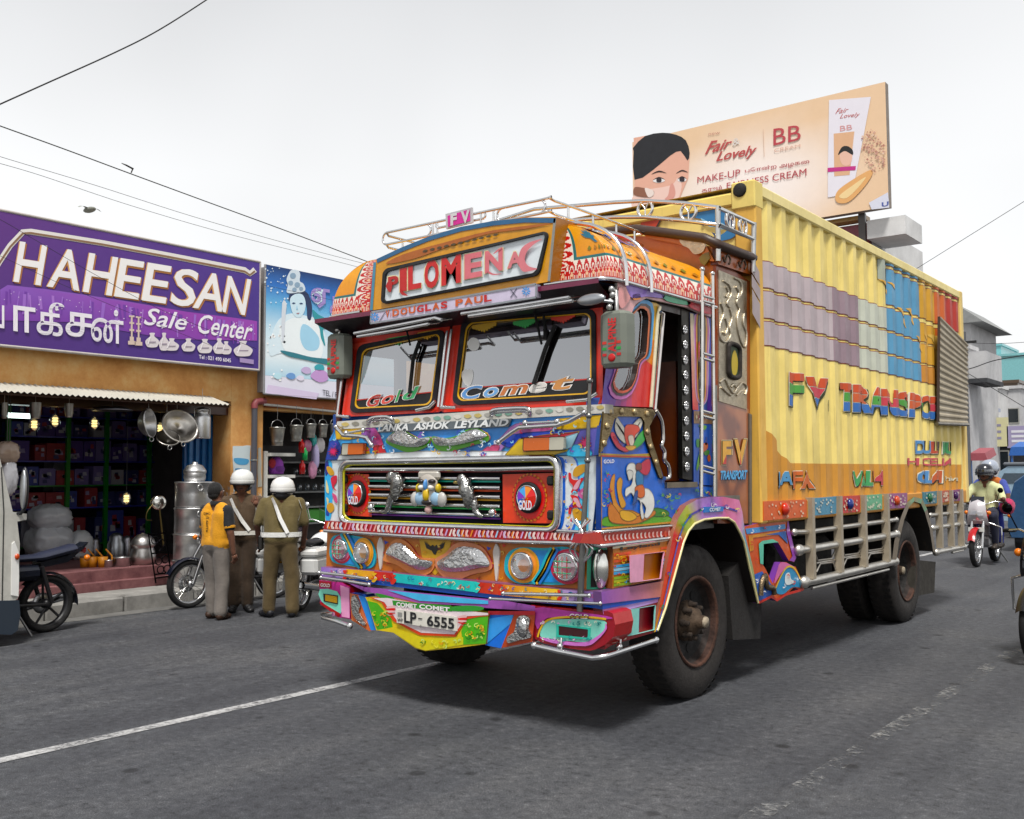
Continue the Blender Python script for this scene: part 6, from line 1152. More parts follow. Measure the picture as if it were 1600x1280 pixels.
def wheel(x, y, R, w, out, name='wheel', dish=-.1, rusty=True):       # out: +1 outer face towards +x
    T = MB(h('241f1c')); prof = [(R*.60, .05*w), (R*.66, 0), (R*.80, -.02*w+.0), (R*.93, .05*w), (R*.985, .12*w), (R, .2*w), (R, .8*w), (R*.985, .88*w), (R*.93, .95*w), (R*.8, w), (R*.6, w)]
    T.lathe([(r, -t) for r, t in prof], (x, y, R), (out, 0, 0), 48)
    for k in range(48):      # shoulder lugs
        a = 2*pi*k/48
        for t0 in (.1, .62):
            pts = []
            for da, rr_, tt in ((0, R*1.004, t0*w), (.07, R*1.004, t0*w), (.07, R*1.004, (t0+.26)*w), (0, R*1.004, (t0+.26)*w)): pts.append(Vector((x-out*tt, y+cos(a+da+(.03 if t0 > .5 else 0))*rr_*1.006, R+sin(a+da+(.03 if t0 > .5 else 0))*rr_*1.006)))
            T.poly(pts, h('191614'))
    wh = T.build(name, 'rubber', truck)
    m = MB(h('5a3420')); m.lathe([(R*.6, -.01), (R*.585, .003), (R*.55, -.01), (R*.545, -.05), (R*.5, -.085), (R*.46, dish), (R*.2, dish-.005)], (x, y, R), (out, 0, 0), 36, cols=[h('4a2c1e'), h('5a3624'), h('46291c'), h('2e221d'), h('242120'), h('201e1e')]); m.build('rim', 'rust', wh)
    for k in range(8):
        a = 2*pi*k/8+.2; m = MB(h('0c0b0b')); c = Vector((x+out*(dish+.004), y+cos(a)*R*.37, R+sin(a)*R*.37)); m.lathe([(.032, 0), (.001, .0005)], c, (out, 0, 0), 12); m.build('rim_hole', 'matte', wh)
    m = MB(h('4a3826')); hubx = dish; m.lathe([(R*.27, hubx), (R*.26, hubx+.03), (R*.2, hubx+.04), (R*.17, hubx+.09), (R*.09, hubx+.11), (R*.085, hubx+.15), (.001, hubx+.155)], (x, y, R), (out, 0, 0), 24); m.lathe([(R*.075, hubx+.15), (R*.07, hubx+.165), (.001, hubx+.168)], (x, y, R), (out, 0, 0), 16, h('a89a84')); m.build('hub', 'rust', wh)
    for k in range(8):
        a = 2*pi*k/8; m = MB(h('3a2c20')); c = Vector((x+out*(hubx+.03), y+cos(a)*R*.22, R+sin(a)*R*.22)); m.lathe([(.026, 0), (.026, .02), (.018, .022), (.018, .06), (.001, .061)], c, (out, 0, 0), 6); m.build('wheel_nut', 'rust', wh)
wheel(-.05, 1.30, .52, .27, 1); wheel(CW+.05, 1.30, .52, .27, -1)
wheel(.05, 5.70, .52, .27, 1, dish=-.2); wheel(-.27, 5.70, .52, .27, 1, dish=-.14); wheel(CW-.05, 5.70, .52, .27, -1, dish=-.2)
m = MB(h('1a1614')); m.prism(sp([(1145, 1000), (1188, 998), (1190, 940), (1160, 870), (1138, 900)], -.02), (-.35, 0, 0)); m.build('mud_flap', 'rubber', truck)
m = MB(h('2a251c')); m.prism(sp([(1428, 932), (1460, 926), (1462, 878), (1432, 875)], .05), (-.5, 0, 0)); m.build('mud_flap', 'rubber', truck)
# chassis, axles, tank
m = MB(h('1c1816'))
for x in (-.75, CW+.75-.08): m.box((x, .2, .72), (x+.08, 7.6, .95))
for y in (.9, 2.2, 3.4, 4.6, 6.4, 7.5): m.box((CW+.75, y, .76), (-.75, y+.08, .9))
m.build('chassis_frame', 'rust', truck)
for y in (1.30, 5.70): m = MB(h('1a1614')); m.tube([(CW+.2, y, .5), (-.2, y, .5)], .07, 10); m.build('axle', 'rust', truck)
m = MB(h('1e1b18')); m.bbox((-.72, 2.9, .5), (-.2, 4.3, .95), .06); m.build('fuel_tank', 'rust', truck); m = MB(h('141312')); m.bbox((CW+.5, .35, .62), (-.5, 1.9, 1.14), .05); m.build('engine', 'rust', truck)
m = MB(h('161412')); m.box((CW+.1, 2.1, 1.0), (-.1, 8.0, 1.12)); m.build('load_bed', 'matte', truck)

# ---------------------------------------------------------------- carved bracket behind the wheel arch
zz = lambda pts, X=.05: sp(ZH(pts), X)
BR = [(0, 690), (140, 655), (300, 632), (315, 720), (355, 890), (340, 920), (305, 910), (265, 840), (235, 790), (200, 775), (125, 790), (130, 930), (150, 960), (200, 1060), (235, 960), (250, 920), (290, 920), (320, 945), (350, 950), (410, 1085), (400, 1110), (340, 1085), (280, 1140), (225, 1175), (190, 1150), (110, 1190), (75, 1000), (40, 880)]
m = MB(); m.prism(zz(BR), (-.05, 0, 0), h('c05a1c'), h('6a3a8a')); br = P(m, 'carved_bracket', 'paint'); m = MB()
def zb(pts, c, d=.004, n=4): m.poly(zz(spl(pts, n) if n else pts, .05+d), h(c))
zb([(20, 700), (280, 670), (285, 700), (150, 720), (30, 735)], '4f8ac0', .003, 0); zb([(40, 745), (240, 715), (250, 735), (70, 760), (75, 840), (50, 850)], 'c88a24', .004, 0); zb([(150, 740), (285, 715), (300, 800), (240, 740)], '2a5aa0', .005, 0); zb([(300, 635), (315, 720), (355, 890), (340, 918), (310, 908), (330, 880), (290, 720)], '8a4aa0', .006, 0); zb([(108, 800), (130, 780), (200, 768), (240, 790), (220, 790), (140, 800), (138, 935), (118, 930)], '6ab8a0', .007, 0)
zb([(80, 1000), (130, 980), (200, 1080), (190, 1140), (110, 1180)], '2f5aa8', .004, 0); zb([(235, 1060), (290, 960), (340, 970), (375, 1030), (405, 1085), (330, 1085), (270, 1130), (225, 1120)], '3a86b0', .005); zb([(230, 970), (250, 925), (290, 925), (345, 955), (290, 955), (245, 1010), (210, 1060)], 'c870a0', .007); zb([(285, 1000), (310, 990), (320, 1030), (345, 1050), (300, 1070), (280, 1050)], 'd8e0e0', .009); stroke(m, zz(spl([(220, 1090), (260, 1000), (300, 950), (350, 970), (405, 1085)], 4, False), .06), .014, NS, h('d8b84a')); stroke(m, zz([(110, 1186), (190, 1146), (228, 1170), (290, 1130), (400, 1100)], .058), .02, NS, h('b83a2a')); curls(m, lambda p, X: zz(p, X), .062, [(60, 720), (150, 690), (240, 690), (60, 800), (95, 890), (95, 1050), (150, 1120), (300, 1010), (340, 1050), (270, 1080)], ['e8d88a', 'f0f0f0', 'c8401f'], 1.1, NS, 1, 6); m.build('bracket_painting', 'paint', br)
m = MB(h('7a6a54')); m.tube(zz(spl([(120, 1140), (125, 1060), (150, 1010), (160, 1080), (200, 1090), (210, 1130)], 4, False), .066), .022, 8); m.build('embossed_leaf', 'brass', br)
# ---------------------------------------------------------------- side guard: painted squares, posts, pipes
XG = .07
sq = [(140, 425, 520, 508, 648, 622, 'cc6420', 'b03a20'), (462, 618, 500, 488, 615, 600, '4f86a0', None), (645, 775, 487, 480, 600, 588, 'b8381c', '1a2a6a'), (805, 920, 480, 472, 582, 570, '6aa884', None), (950, 1085, 470, 464, 568, 562, '8a4a7a', 'b04a1c'), (1190, 1280, 460, 452, 540, 532, '2f6f80', '2a5a3a'), (1310, 1360, 450, 448, 528, 524, 'b04a2a', None), (1380, 1430, 446, 442, 520, 516, '7a2a6a', '3a1a4a')]
for x0, x1, t0, t1, b0, b1, c, st in sq:
    m = MB(); m.prism(zz([(x0, b0), (x1, b1), (x1, t1), (x0, t0)], XG+.018), (-.02, 0, 0), h(c), h(c)); s_o = P(m, 'painted_square', 'paint'); m = MB()
    for k in range(22):
        u, v = random.random(), random.random(); x = x0+10+(x1-x0-24)*u; y = t0+10+(b0-t0-24)*v-(x-x0)*.05; m.poly(zz(spl([(x, y), (x+7, y-5), (x+12, y+4), (x+5, y+9)], 3), XG+.021+k*.0001), lin(h(c), (.8, .75, .6), random.uniform(.3, .8)))
    m.build('square_pattern', 'paint', s_o)
    if st: m = MB(h(st)); p_ = zz([((x0+x1)/2, (t0+b1)/2)], XG+.03)[0]; m.ball(p_, (.03, .05, .05), 10); m.build('marker_lamp', 'gloss', s_o)
for x, t_, b_ in ((455, 495, 1035), (640, 485, 990), (800, 478, 955), (950, 470, 920), (1300, 450, 830), (1375, 446, 820), (1440, 440, 815)):
    m = MB(h('9c9282')); a, c = zz([(x, t_)], XG+.03)[0], zz([(x, b_)], XG+.03)[0]; m.box((XG-.02, a.y-.028, c.z), (XG+.045, a.y+.028, a.z)); m.build('guard_post', 'paint', truck)
for pth, r in (([(340, 722), (455, 718), (640, 690), (1010, 640)], .02), ([(370, 840), (455, 830), (1010, 735)], .032), ([(405, 1050), (470, 1040), (1000, 915)], .035), ([(455, 1092), (960, 968)], .014), ([(1235, 610), (1440, 590)], .02), ([(1250, 695), (1450, 665)], .026), ([(1275, 855), (1455, 818)], .028), ([(1380, 858), (1450, 842)], .014)):
    m = MB((.74, .71, .65)); pts = zz(pth, XG); m.tube(pts, r, 10); 
    if r > .015: m.ball(pts[0], (r*1.5, r*1.9, r*1.5), 10); m.ball(pts[-1], (r*1.4, r*1.4, r*1.4), 10)
    m.build('guard_pipe', 'steel', truck)
for x, y in ((545, 915), (720, 880), (875, 850)):
    m = MB((.6, .56, .5)); w, hh = 60, 70
    for pth in ([(x-65, y-45), (x-50, y-5), (x+40, y-18), (x+62, y-62)], [(x-58, y+70), (x-35, y+15), (x+50, y+5), (x+68, y+48)], [(x-60, y+12), (x+70, y-12)]): m.tube(zz(pth, XG-.01), .009, 6)
    m.build('star_bracket', 'steel', truck)
ro = [(985, 905), (1000, 780), (1045, 620), (1080, 530), (1130, 490), (1185, 505), (1215, 570), (1250, 700), (1270, 850)]; ri = [(1015, 900), (1030, 790), (1065, 640), (1095, 560), (1130, 520), (1175, 535), (1200, 590), (1232, 700), (1255, 850)]
m = MB(); A, B = zz(ro, XG+.02), zz(ri, XG+.03)
for i in range(len(A)-1): m.poly([A[i], A[i+1], B[i+1], B[i]], [h('7a6a4a'), h('5a8a6a'), h('5a8a6a'), h('7a6a4a')] if 2 < i < 6 else h('6a5f50')); m.poly([B[i], B[i+1], B[i+1]+Vector((-.6, 0, 0)), B[i]+Vector((-.6, 0, 0))], h('1a1614'))
m.build('rear_mudguard', 'grimy', truck)

# ---------------------------------------------------------------- container
XC_, YC_, ZC_, HC, LC, WC = .078, 2.078, 1.154, 2.591, 6.058, 2.438
YELL = h('efd77c')
cont = MB(YELL); y0c, y1c = YC_+.13, YC_+LC-.13; n = 21; pt = (y1c-y0c)/n; prof = [(YC_, 0.0)]
for k in range(n): s_ = y0c+k*pt; prof += [(s_, -.04), (s_+pt*.26, -.04), (s_+pt*.44, -.012), (s_+pt*.74, -.012)]
prof += [(y1c, -.04), (YC_+LC, -.04)]; prof[0] = (YC_, -.04)
def px(y):
    for (a, da), (bq, db) in zip(prof, prof[1:]):
        if a <= y <= bq: return da+(db-da)*(y-a)/max(1e-9, bq-a)
    return -.04
zlo, zhi = ZC_+.16, ZC_+HC-.1
for (a, da), (bq, db) in zip(prof, prof[1:]): cont.poly([(XC_+da, a, zlo-.05), (XC_+db, bq, zlo-.05), (XC_+db, bq, zhi+.03), (XC_+da, a, zhi+.03)])
cont.poly([(XC_-WC, YC_, ZC_+.1), (XC_-WC, YC_+LC, ZC_+.1), (XC_-WC, YC_+LC, ZC_+HC), (XC_-WC, YC_, ZC_+HC)]); cont.poly([(XC_-.03, YC_, ZC_+HC-.02), (XC_-.03, YC_+LC, ZC_+HC-.02), (XC_-WC, YC_+LC, ZC_+HC-.02), (XC_-WC, YC_, ZC_+HC-.02)]); cont.poly([(XC_, YC_+LC-.02, ZC_+.1), (XC_-WC, YC_+LC-.02, ZC_+.1), (XC_-WC, YC_+LC-.02, ZC_+HC), (XC_, YC_+LC-.02, ZC_+HC)]); cont.poly([(XC_, YC_+.03, ZC_+.1), (XC_-WC, YC_+.03, ZC_+.1), (XC_-WC, YC_+.03, ZC_+HC-.05), (XC_, YC_+.03, ZC_+HC-.05)])
ct = P(cont, 'cargo_container', 'grimy')
for nm, a, bq, c in (('top_rail', (XC_-.07, YC_+.12, zhi), (XC_, YC_+LC-.12, ZC_+HC-.005), 'efdc92'), ('bottom_rail', (XC_-.07, YC_+.12, ZC_), (XC_, YC_+LC-.12, zlo), 'c98a2c'), ('corner_post', (XC_-.17, YC_, ZC_+.0), (XC_+.004, YC_+.12, ZC_+HC+.0), 'e0b04a'), ('corner_post', (XC_-.17, YC_+LC-.12, ZC_), (XC_+.004, YC_+LC, ZC_+HC), 'e6c878'), ('front_top_rail', (XC_-WC, YC_, ZC_+HC-.16), (XC_-.17, YC_+.06, ZC_+HC-.06), 'ead070')):
    m = MB(h(c)); m.bbox(a, bq, .012); m.build(nm, 'grimy', ct)
m = MB(h('ecd476')); m.bbox((XC_-.19, YC_-.012, ZC_+HC-.2), (XC_+.006, YC_+.14, ZC_+HC+.01), .01); cc_ = m.build('corner_casting', 'grimy', ct)
m = MB(h('1e1c1a')); m.lathe([(.055, 0), (.055, .006), (.045, .012), (.001, .012)], F(1156, 297, YC_-.012), (0, -1, 0), 16); m.build('casting_hole', 'rubber', cc_)
def clipax(poly, ax, lo, hi):
    for s_, lim in ((1, lo), (-1, hi)):
        out = []
        for i in range(len(poly)):
            a, bq = poly[i-1], poly[i]; da, db = s_*(a[ax]-lim), s_*(bq[ax]-lim)
            if (da >= 0) != (db >= 0): t = da/(da-db); out.append((a[0]+(bq[0]-a[0])*t, a[1]+(bq[1]-a[1])*t))
            if db >= 0: out.append(bq)
        poly = out
        if len(poly) < 3: return []
    return poly
def conform(m, tris, off, col, bands=None):
    for t in tris:
        ylo, yhi = min(p[0] for p in t), max(p[0] for p in t)
        for (a, da), (bq, db) in zip(prof, prof[1:]):
            if bq <= ylo or a >= yhi or bq-a < 1e-6: continue
            c = clipax(list(t), 0, a, bq)
            if len(c) < 3: continue
            for lo, hi, cc in (bands or [(-9, 99, col)]):
                d = clipax(c, 1, lo, hi) if bands else c
                if len(d) >= 3: m.poly([(XC_+off+da+(db-da)*(p[0]-a)/(bq-a), p[0], p[1]) for p in d], cc)
def tess(pts): v = [Vector((p[0], p[1], 0)) for p in pts]; return [[pts[i] for i in t] for t in geometry.tessellate_polygon([v])]
def yz(px_): p = S(px_[0], px_[1], XC_-.03); return (p.y, p.z)
def cpoly(m, pts, col, off=.003, z=None): conform(m, tess([yz(p) for p in (z or ZG)(pts)]), off, h(col))
def crect(m, y0, y1, z0, z1, col, off): conform(m, tess([(y0, z0), (y1, z0), (y1, z1), (y0, z1)]), off, col)
gy = lambda x, y: yz(ZG([(x, y)])[0])
zR = [gy(120, v)[1] for v in (112, 282, 308, 482, 508, 662)]; xs = {k: gy(x, y)[0] for k, (x, y) in dict(p=(762, 600), g=(945, 650), b=(1175, 700), y=(1262, 450), o=(1318, 420), r=(1415, 440)).items()}
yst = YC_+.13; art = MB()
cpoly(art, [(110, 0), (150, 40), (205, 110), (230, 180), (300, 268), (480, 272), (1430, 278), (1430, 520), (100, 560)], 'cc8e2e', .003, ZH)
dr = h('8a3a2a'); rows = [(zR[0], zR[1]), (zR[2], zR[3]), (zR[4], zR[5])]; rows = [(min(r), max(r)) for r in rows]
def zone(y0, y1, c, rws, rim=True):
    for lo, hi in rws:
        if rim: crect(art, y0, y1, lo-.008, hi+.008, dr, .0035)
        crect(art, y0, y1, lo, hi, c, .006)
ztop = zhi
pm = yst+(xs['p']-yst)*.68
zone(yst, pm, h('b8aaae'), rows); zone(pm, xs['p'], h('96808a'), rows); zone(xs['p'], xs['g'], h('c4c8b8'), rows)
zu = rows[0][1]; rB = rows[1:]+[(rows[0][0], zu+.02)]; up = [(zu+.06, zu+.42), (zu+.46, ztop)]
zone(xs['g'], xs['b'], h('5596bc'), rB+up); zone(xs['b'], xs['y'], h('d09a22'), [(rows[1][0], rows[1][1]), (rows[0][0], zu)]+up); zone(xs['y'], xs['o'], h('c8601f'), [(rows[0][0], zu)]+up); zone(xs['o'], xs['r'], h('b03024'), [(rows[0][0]+.1, zu)]+up)
cpoly(art, [(890, 95), (945, 100), (948, 330), (930, 280), (892, 230)], 'a8b0a0', .006)
zone(xs['b'], xs['y'], h('c8862a'), [rows[2]])
for pts in ([(950, 250), (1000, 330), (990, 280)], [(1015, 420), (1075, 560), (1065, 500), (1030, 430)], [(1070, 430), (1125, 540), (1118, 470), (1090, 430)], [(1130, 610), (1180, 720), (1175, 660), (1145, 615)], [(1180, 600), (1220, 690), (1218, 640), (1195, 600)], [(890, 232), (930, 285), (950, 340), (950, 310), (925, 255)]): cpoly(art, pts, 'dca83c', .010)
cpoly(art, [(1175, 592), (1278, 612), (1278, 720), (1240, 650), (1215, 600)], 'd9b04a', .0105)
art.build('container_painting', 'grimy', ct)
# purple/yellow bands wrap on to the corner post
m = MB()
for a, bq in zip(rows, ('a89a9c',)*3): pass
for q in ([(62, 90), (112, 190), (116, 280), (62, 190)], [(64, 300), (116, 400), (118, 560), (66, 460)], [(62, 205), (118, 300), (118, 385), (62, 285)]): m.poly([S(x, y, XC_+.008) for x, y in ZG(q)], h('a89a9c'))
m.build('post_painting', 'grimy', ct)
def ctext(m, s, q, z, outline='e8e0c8', shadow='2a3418', cols=None, bold=.045, col=None, off0=.009, sh=(8, 8)):
    v, f = glyphs(s, bold)
    for dx, dy, e, c, off in ((sh[0], sh[1], 4, shadow, off0), (0, 0, 4, outline, off0+.003), (0, 0, 0, None, off0+.006)):
        if c is None and cols is None and col is None: continue
        cx_ = sum(p[0] for p in q)/4; cy_ = sum(p[1] for p in q)/4
        qq = [(p[0]+dx+(e if p[0] > cx_ else -e), p[1]+dy+(e if p[1] > cy_ else -e)) for p in q]; Q = [Vector((*yz(p), 0)) for p in z(qq)]
        tr_ = [[(bil(Q, *v[i]).x, bil(Q, *v[i]).y) for i in t] for t in f]; tr2 = []
        for t in tr_: tr2 += tess(t) if len(t) > 3 else [t]
        if c is None and cols:
            lo = min(p.y for p in Q); hi = max(p.y for p in Q); d = (hi-lo)/3; conform(m, tr2, off, None, [(lo-1, lo+d*.95, h(cols[2])), (lo+d*1.03, lo+d*1.95, h(cols[1])), (lo+d*2.03, hi+1, h(cols[0]))])
        else: conform(m, tr2, off, h(c) if c else h(col))
for i, (ch, x0, x1, t0) in enumerate((('F', 285, 385, 850), ('V', 412, 540, 878), ('T', 632, 712, 918), ('R', 724, 832, 930), ('A', 838, 905, 945), ('N', 908, 1005, 958), ('S', 1015, 1085, 975), ('P', 1090, 1155, 985), ('O', 1168, 1225, 1000), ('R', 1230, 1282, 1010))):
    b0 = 1068+(x0-285)*.095; w = x1-x0; m = MB(); ctext(m, ch, [(x0, b0), (x1, b0+w*.1), (x1, t0+w*.12), (x0, t0)], ZG, off0=.009+.0004*i, cols=('c84a1c', ['4a9a3a', 'c83a4a', '4a9a3a', 'c85a2a'][i % 4], '2f6ab4')); m.build('letter', 'grimy', ct)
m = MB()
for x, y in ((392, 1068), (562, 1090)): cpoly(m, [(x-4, y-60), (x+8, y-56), (x+8, y+18), (x-4, y+14)], '3a4a1c', .009)
m.build('letter_dot', 'grimy', ct)
for s_, q, c in (('JA', [(218, 438), (305, 436), (305, 322), (218, 328)], '4f92c0'), ('FA', [(322, 436), (455, 434), (455, 318), (322, 322)], 'c8601c'), ('VAL', [(722, 420), (838, 418), (838, 318), (722, 322)], '3f9a5a'), ('14', [(846, 416), (908, 414), (908, 318), (846, 320)], 'c03a4a'), ('DU', [(1135, 208), (1222, 205), (1222, 122), (1135, 120)], '4f8ac0'), ('LI', [(1235, 205), (1282, 205), (1282, 128), (1235, 126)], 'c04a2a'), ('PU', [(1300, 208), (1365, 210), (1365, 132), (1300, 130)], '3f9a5a'), ('CL', [(1150, 402), (1228, 400), (1228, 318), (1150, 320)], '4f8ac0'), ('AI', [(1238, 400), (1300, 398), (1300, 318), (1238, 318)], 'c0582a')):
    m = MB(); ctext(m, s_, q, ZH, col=c, shadow='2a1c14', sh=(5, 4)); m.build('letter', 'grimy', ct)
m = MB(); ctext(m, 'HI CELLA', [(1090, 280), (1370, 282), (1370, 240), (1090, 238)], ZH, outline='c84a5a', shadow='c84a5a', sh=(0, 0), bold=.03, off0=.009); ctext(m, 'hi way', [(1340, 392), (1412, 392), (1412, 358), (1340, 358)], ZH, outline='e0d8b8', shadow='e0d8b8', sh=(0, 0), bold=.01); m.build('small_lettering', 'grimy', ct)
# ribbed grey sheet hung on the side near the tail
m = MB(h('a39780')); q = [S(x, y, XC_+.05) for x, y in ZG([(1290, 1190), (1480, 1195), (1480, 668), (1296, 482)])]; N = 66
for i in range(N):
    a, bq = i/N, (i+1)/N; d0, d1 = [.0, .012, .012, 0][i % 4], [.0, .012, .012, 0][(i+1) % 4]
    m.poly([bil(q, 0, a)+Vector((d0, 0, 0)), bil(q, 1, a)+Vector((d0, 0, 0)), bil(q, 1, bq)+Vector((d1, 0, 0)), bil(q, 0, bq)+Vector((d1, 0, 0))])
m.poly([q[0]+Vector((-.02, 0, 0)), q[3]+Vector((-.02, 0, 0)), q[3]+Vector((.01, 0, 0)), q[0]+Vector((.01, 0, 0))], h('3a2c24')); m.build('ribbed_sheet', 'grimy', ct)
m = MB(h('8a8478')); m.tube([S(1464, 662, XC_+.06), S(1513, 664, XC_+.06)], .02, 6); m.build('sheet_rail', 'steel', ct)
# front wall painting: leaping swordfish and red patch
m = MB(); fk = lambda pts, d=.012: fp(ZK(pts), YC_+.03-d)
m.poly(fk(spl([(560, 365), (690, 350), (800, 330), (850, 300), (950, 290), (1060, 310), (1180, 370), (1245, 470), (1230, 540), (1150, 600), (1000, 620), (950, 600), (1060, 560), (1130, 500), (1080, 440), (960, 430), (870, 400), (790, 385), (690, 372)], 5)), h('2f7ab0')); m.poly(fk(spl([(860, 390), (960, 430), (1080, 440), (1130, 500), (1060, 500), (1000, 480), (940, 470)], 5), .016), h('8ac0d8')); m.poly(fk(spl([(850, 300), (900, 250), (960, 240), (950, 290)], 4), .015), h('24466e')); m.poly(fk(spl([(1180, 370), (1245, 470), (1230, 540), (1180, 470), (1120, 380)], 4), .015), h('2a3f6a')); m.poly(fk([(870, 420), (905, 430), (890, 470), (868, 450)], .016), h('2a3f6a')); m.poly(fk([(970, 530), (1060, 560), (1000, 620), (930, 640), (1000, 570)], .017), h('2f4a78'))
m.poly(fk([(832+9*cos(k), 325+9*sin(k)) for k in range(6)], .018), h('101418')); m.poly(fk([(250, 490), (410, 500), (465, 400), (280, 385)], .014), h('b83a1c')); m.poly(fk([(60, 440), (160, 430), (190, 490), (60, 480)], .014), h('b83a1c')); m.poly(fk([(330, 385), (490, 350), (480, 380), (400, 400)], .013), h('4a3a24')); stroke(m, fk([(410, 500), (465, 400)], .016), .014, NF, h('2a2018')); m.build('front_painting', 'grimy', ct)
for x, y in ((1345, 40), (1350, 150), (1345, 260)): pass
# ================================================================ SHOP GOODS
ZW = zoom(0, 580, 3.368); ZQ = zoom(380, 620, 3.765)
def sw(x, y, X=FX+.2): return S(*ZW([(x, y)])[0], X)
def mpp(p): return (p-CAM).dot(FWD)/FPX            # metres per photo pixel at p
def hz(x, y, z): return hit(x, y, (0, 0, z), (0, 0, 1))
ALU = (.72, .72, .72)
def lath(name, label, cat, base, prof, kind='steel', col=ALU, ax=(0, 0, 1), group=None, extra=None, n=24, sc=1.):
    m = MB(col); m.lathe([(r*sc, z*sc) for r, z in prof], base, ax, n); 
    if extra: extra(m, Vector(base), sc)
    return m.build(name, kind, label=label, cat=cat, group=group)
# hanging tumblers
for x0, x1, y0, y1, lab in ((5, 38, 165, 250, 'steel tumbler hanging leftmost under the shop awning'), (155, 215, 165, 250, 'steel tumbler hanging between the tube light and the gold packets'), (340, 385, 170, 243, 'steel tumbler hanging left of the dark flat wok')):
    c = sw((x0+x1)/2, y1, FX+.1); k = mpp(c)/3.368; r = (x1-x0)/2*k; hh = (y1-y0)*k
    lath('hanging_tumbler', lab, 'tumbler', c, [(.001, 0), (r*.8, 0), (r*.82, hh*.2), (r*.86, hh*.22), (r, hh*.98), (r*1.03, hh), (r*.95, hh*.97), (r*.78, hh*.05)], 'steel', (.62, .6, .55), group='tumblers hanging in the shop', extra=lambda m, b, s, hh=hh: m.tube([b+Vector((0, 0, hh)), b+Vector((0, .0, 2.62-b.z+.05))], .004, 4))
# tube light, and reflective gold packets given an added glow
c = sw(108, 235, -10.6); m = MB((.9, 1, .95)); m.tube([c+Vector((0, -.17, 0)), c+Vector((0, .17, 0))], .035, 8); m.build('tube_light', 'tube_light', label='short lit tube light inside the dark shop', cat='lamp')
for x, y, lab in ((180, 280, 'gold packet with added glow below the second tumbler'), (290, 262, 'gold packet with added glow hanging between two tumblers'), (497, 275, 'gold goods with added glow in a clear packet below the flat wok'), (665, 670, 'small gold packet with added glow low in front of the shelves'), (843, 300, 'small gold packet with added glow between the two hanging basins')):
    t = thing('gold_packet', lab, 'lamp', tuple(sw(x, y, FX-.5)), 'gold packets hanging in the shop'); p = sw(x, y, FX-.5); m = MB()
    for k in range(3): m.bbox(p+Vector((-.02, -.035, -.05+k*.035)), p+Vector((.02, .035, -.024+k*.035)), .008, (1, .8, .4))
    m.build('gold_item', 'packet_glow', t); m = MB(); m.ball(p, (.06, .075, .1), 10); m.build('packet', 'clear', t); m = MB(h('3a3a3a')); m.tube([p+Vector((0, 0, .1)), (p.x, p.y, 2.95)], .004, 4); m.build('string', 'plastic', t)
# wok lid, basins, can
c = sw(590, 205, FX+.15); k = mpp(c)/3.368; lath('flat_wok', 'dark flat wok hanging level under the awning', 'wok', c, [(.001, .03), (.06, .055), (.14, .05), (.2, .03), (105*k, 0), (103*k, -.012), (.15, .01), (.001, .012)], 'steel', (.2, .2, .22), extra=lambda m, b, s: m.tube([b+Vector((0, 0, .05)), (b.x, b.y, 2.6)], .004, 4))
def basin(x, y, rx, ax, lab, depth, col=ALU):
    c = sw(x, y, FX+.3); R_ = rx*mpp(c)/3.368; t = thing('hanging_basin', lab, 'basin', tuple(c), 'basins hanging under the awning'); m = MB(col); d = depth
    m.lathe([(R_*1.04, 0), (R_, .012), (R_*.93, 0), (R_*.8, -d*.55), (R_*.5, -d*.9), (.001, -d), (.001, -d-.004), (R_*.52, -d*.93), (R_*.83, -d*.6), (R_, -.01), (R_*1.04, 0)], c, ax, 32); m.build('bowl', 'steel', t)
    up = Vector((0, 0, 1)); a = Vector(ax).normalized(); e = (up-a*up.dot(a)).normalized(); m = MB((.5, .5, .5)); q = c+e*R_; m.tube([q, Vector((q.x, q.y, 2.62))], .004, 4); s_ = c-e*R_; m.tube([s_+Vector((0, .03*cos(j*pi/6), -.03+.03*sin(j*pi/6))) for j in range(12)], .006, 5, closed=True); m.build('hanging_ring', 'steel', t)
basin(885, 350, 60, (.5, -.2, .55), 'dark pan hanging low behind the two bright basins', .09, (.35, .33, .3)); basin(790, 272, 76, (.8, .55, .12), 'round aluminium basin hanging left of the tilted basin', .14); basin(948, 288, 96, (.86, -.15, .42), 'large tilted aluminium basin hanging beside the milk can', .1, (.7, .66, .6))
c = sw(1062, 355, FX+.3); k = mpp(c)/3.368; R_ = 44*k
t = thing('milk_can', 'aluminium milk can with handle hanging at the right of the awning', 'can', tuple(c)); m = MB(ALU); m.lathe([(.001, 0), (R_*.95, 0), (R_, .02), (R_, R_*2.5), (R_*.95, R_*2.7), (R_*.72, R_*2.95), (R_*.72, R_*3.3), (R_*.8, R_*3.35), (R_*.78, R_*3.5), (R_*.3, R_*3.75), (.001, R_*3.8)], c, n=24); m.build('body', 'steel', t)
m = MB(STEEL); m.tube([c+Vector((0, -R_*1.05, R_*2.6)), c+Vector((0, -R_*1.1, R_*3.6)), c+Vector((0, -.3*R_, R_*4.2)), c+Vector((0, .3*R_, R_*4.2)), c+Vector((0, R_*1.1, R_*3.6)), c+Vector((0, R_*1.05, R_*2.6))], .006, 6); m.tube([c+Vector((0, 0, R_*4.2)), Vector((c.x, c.y, 2.75))], .004, 4); m.build('handle', 'steel', t)
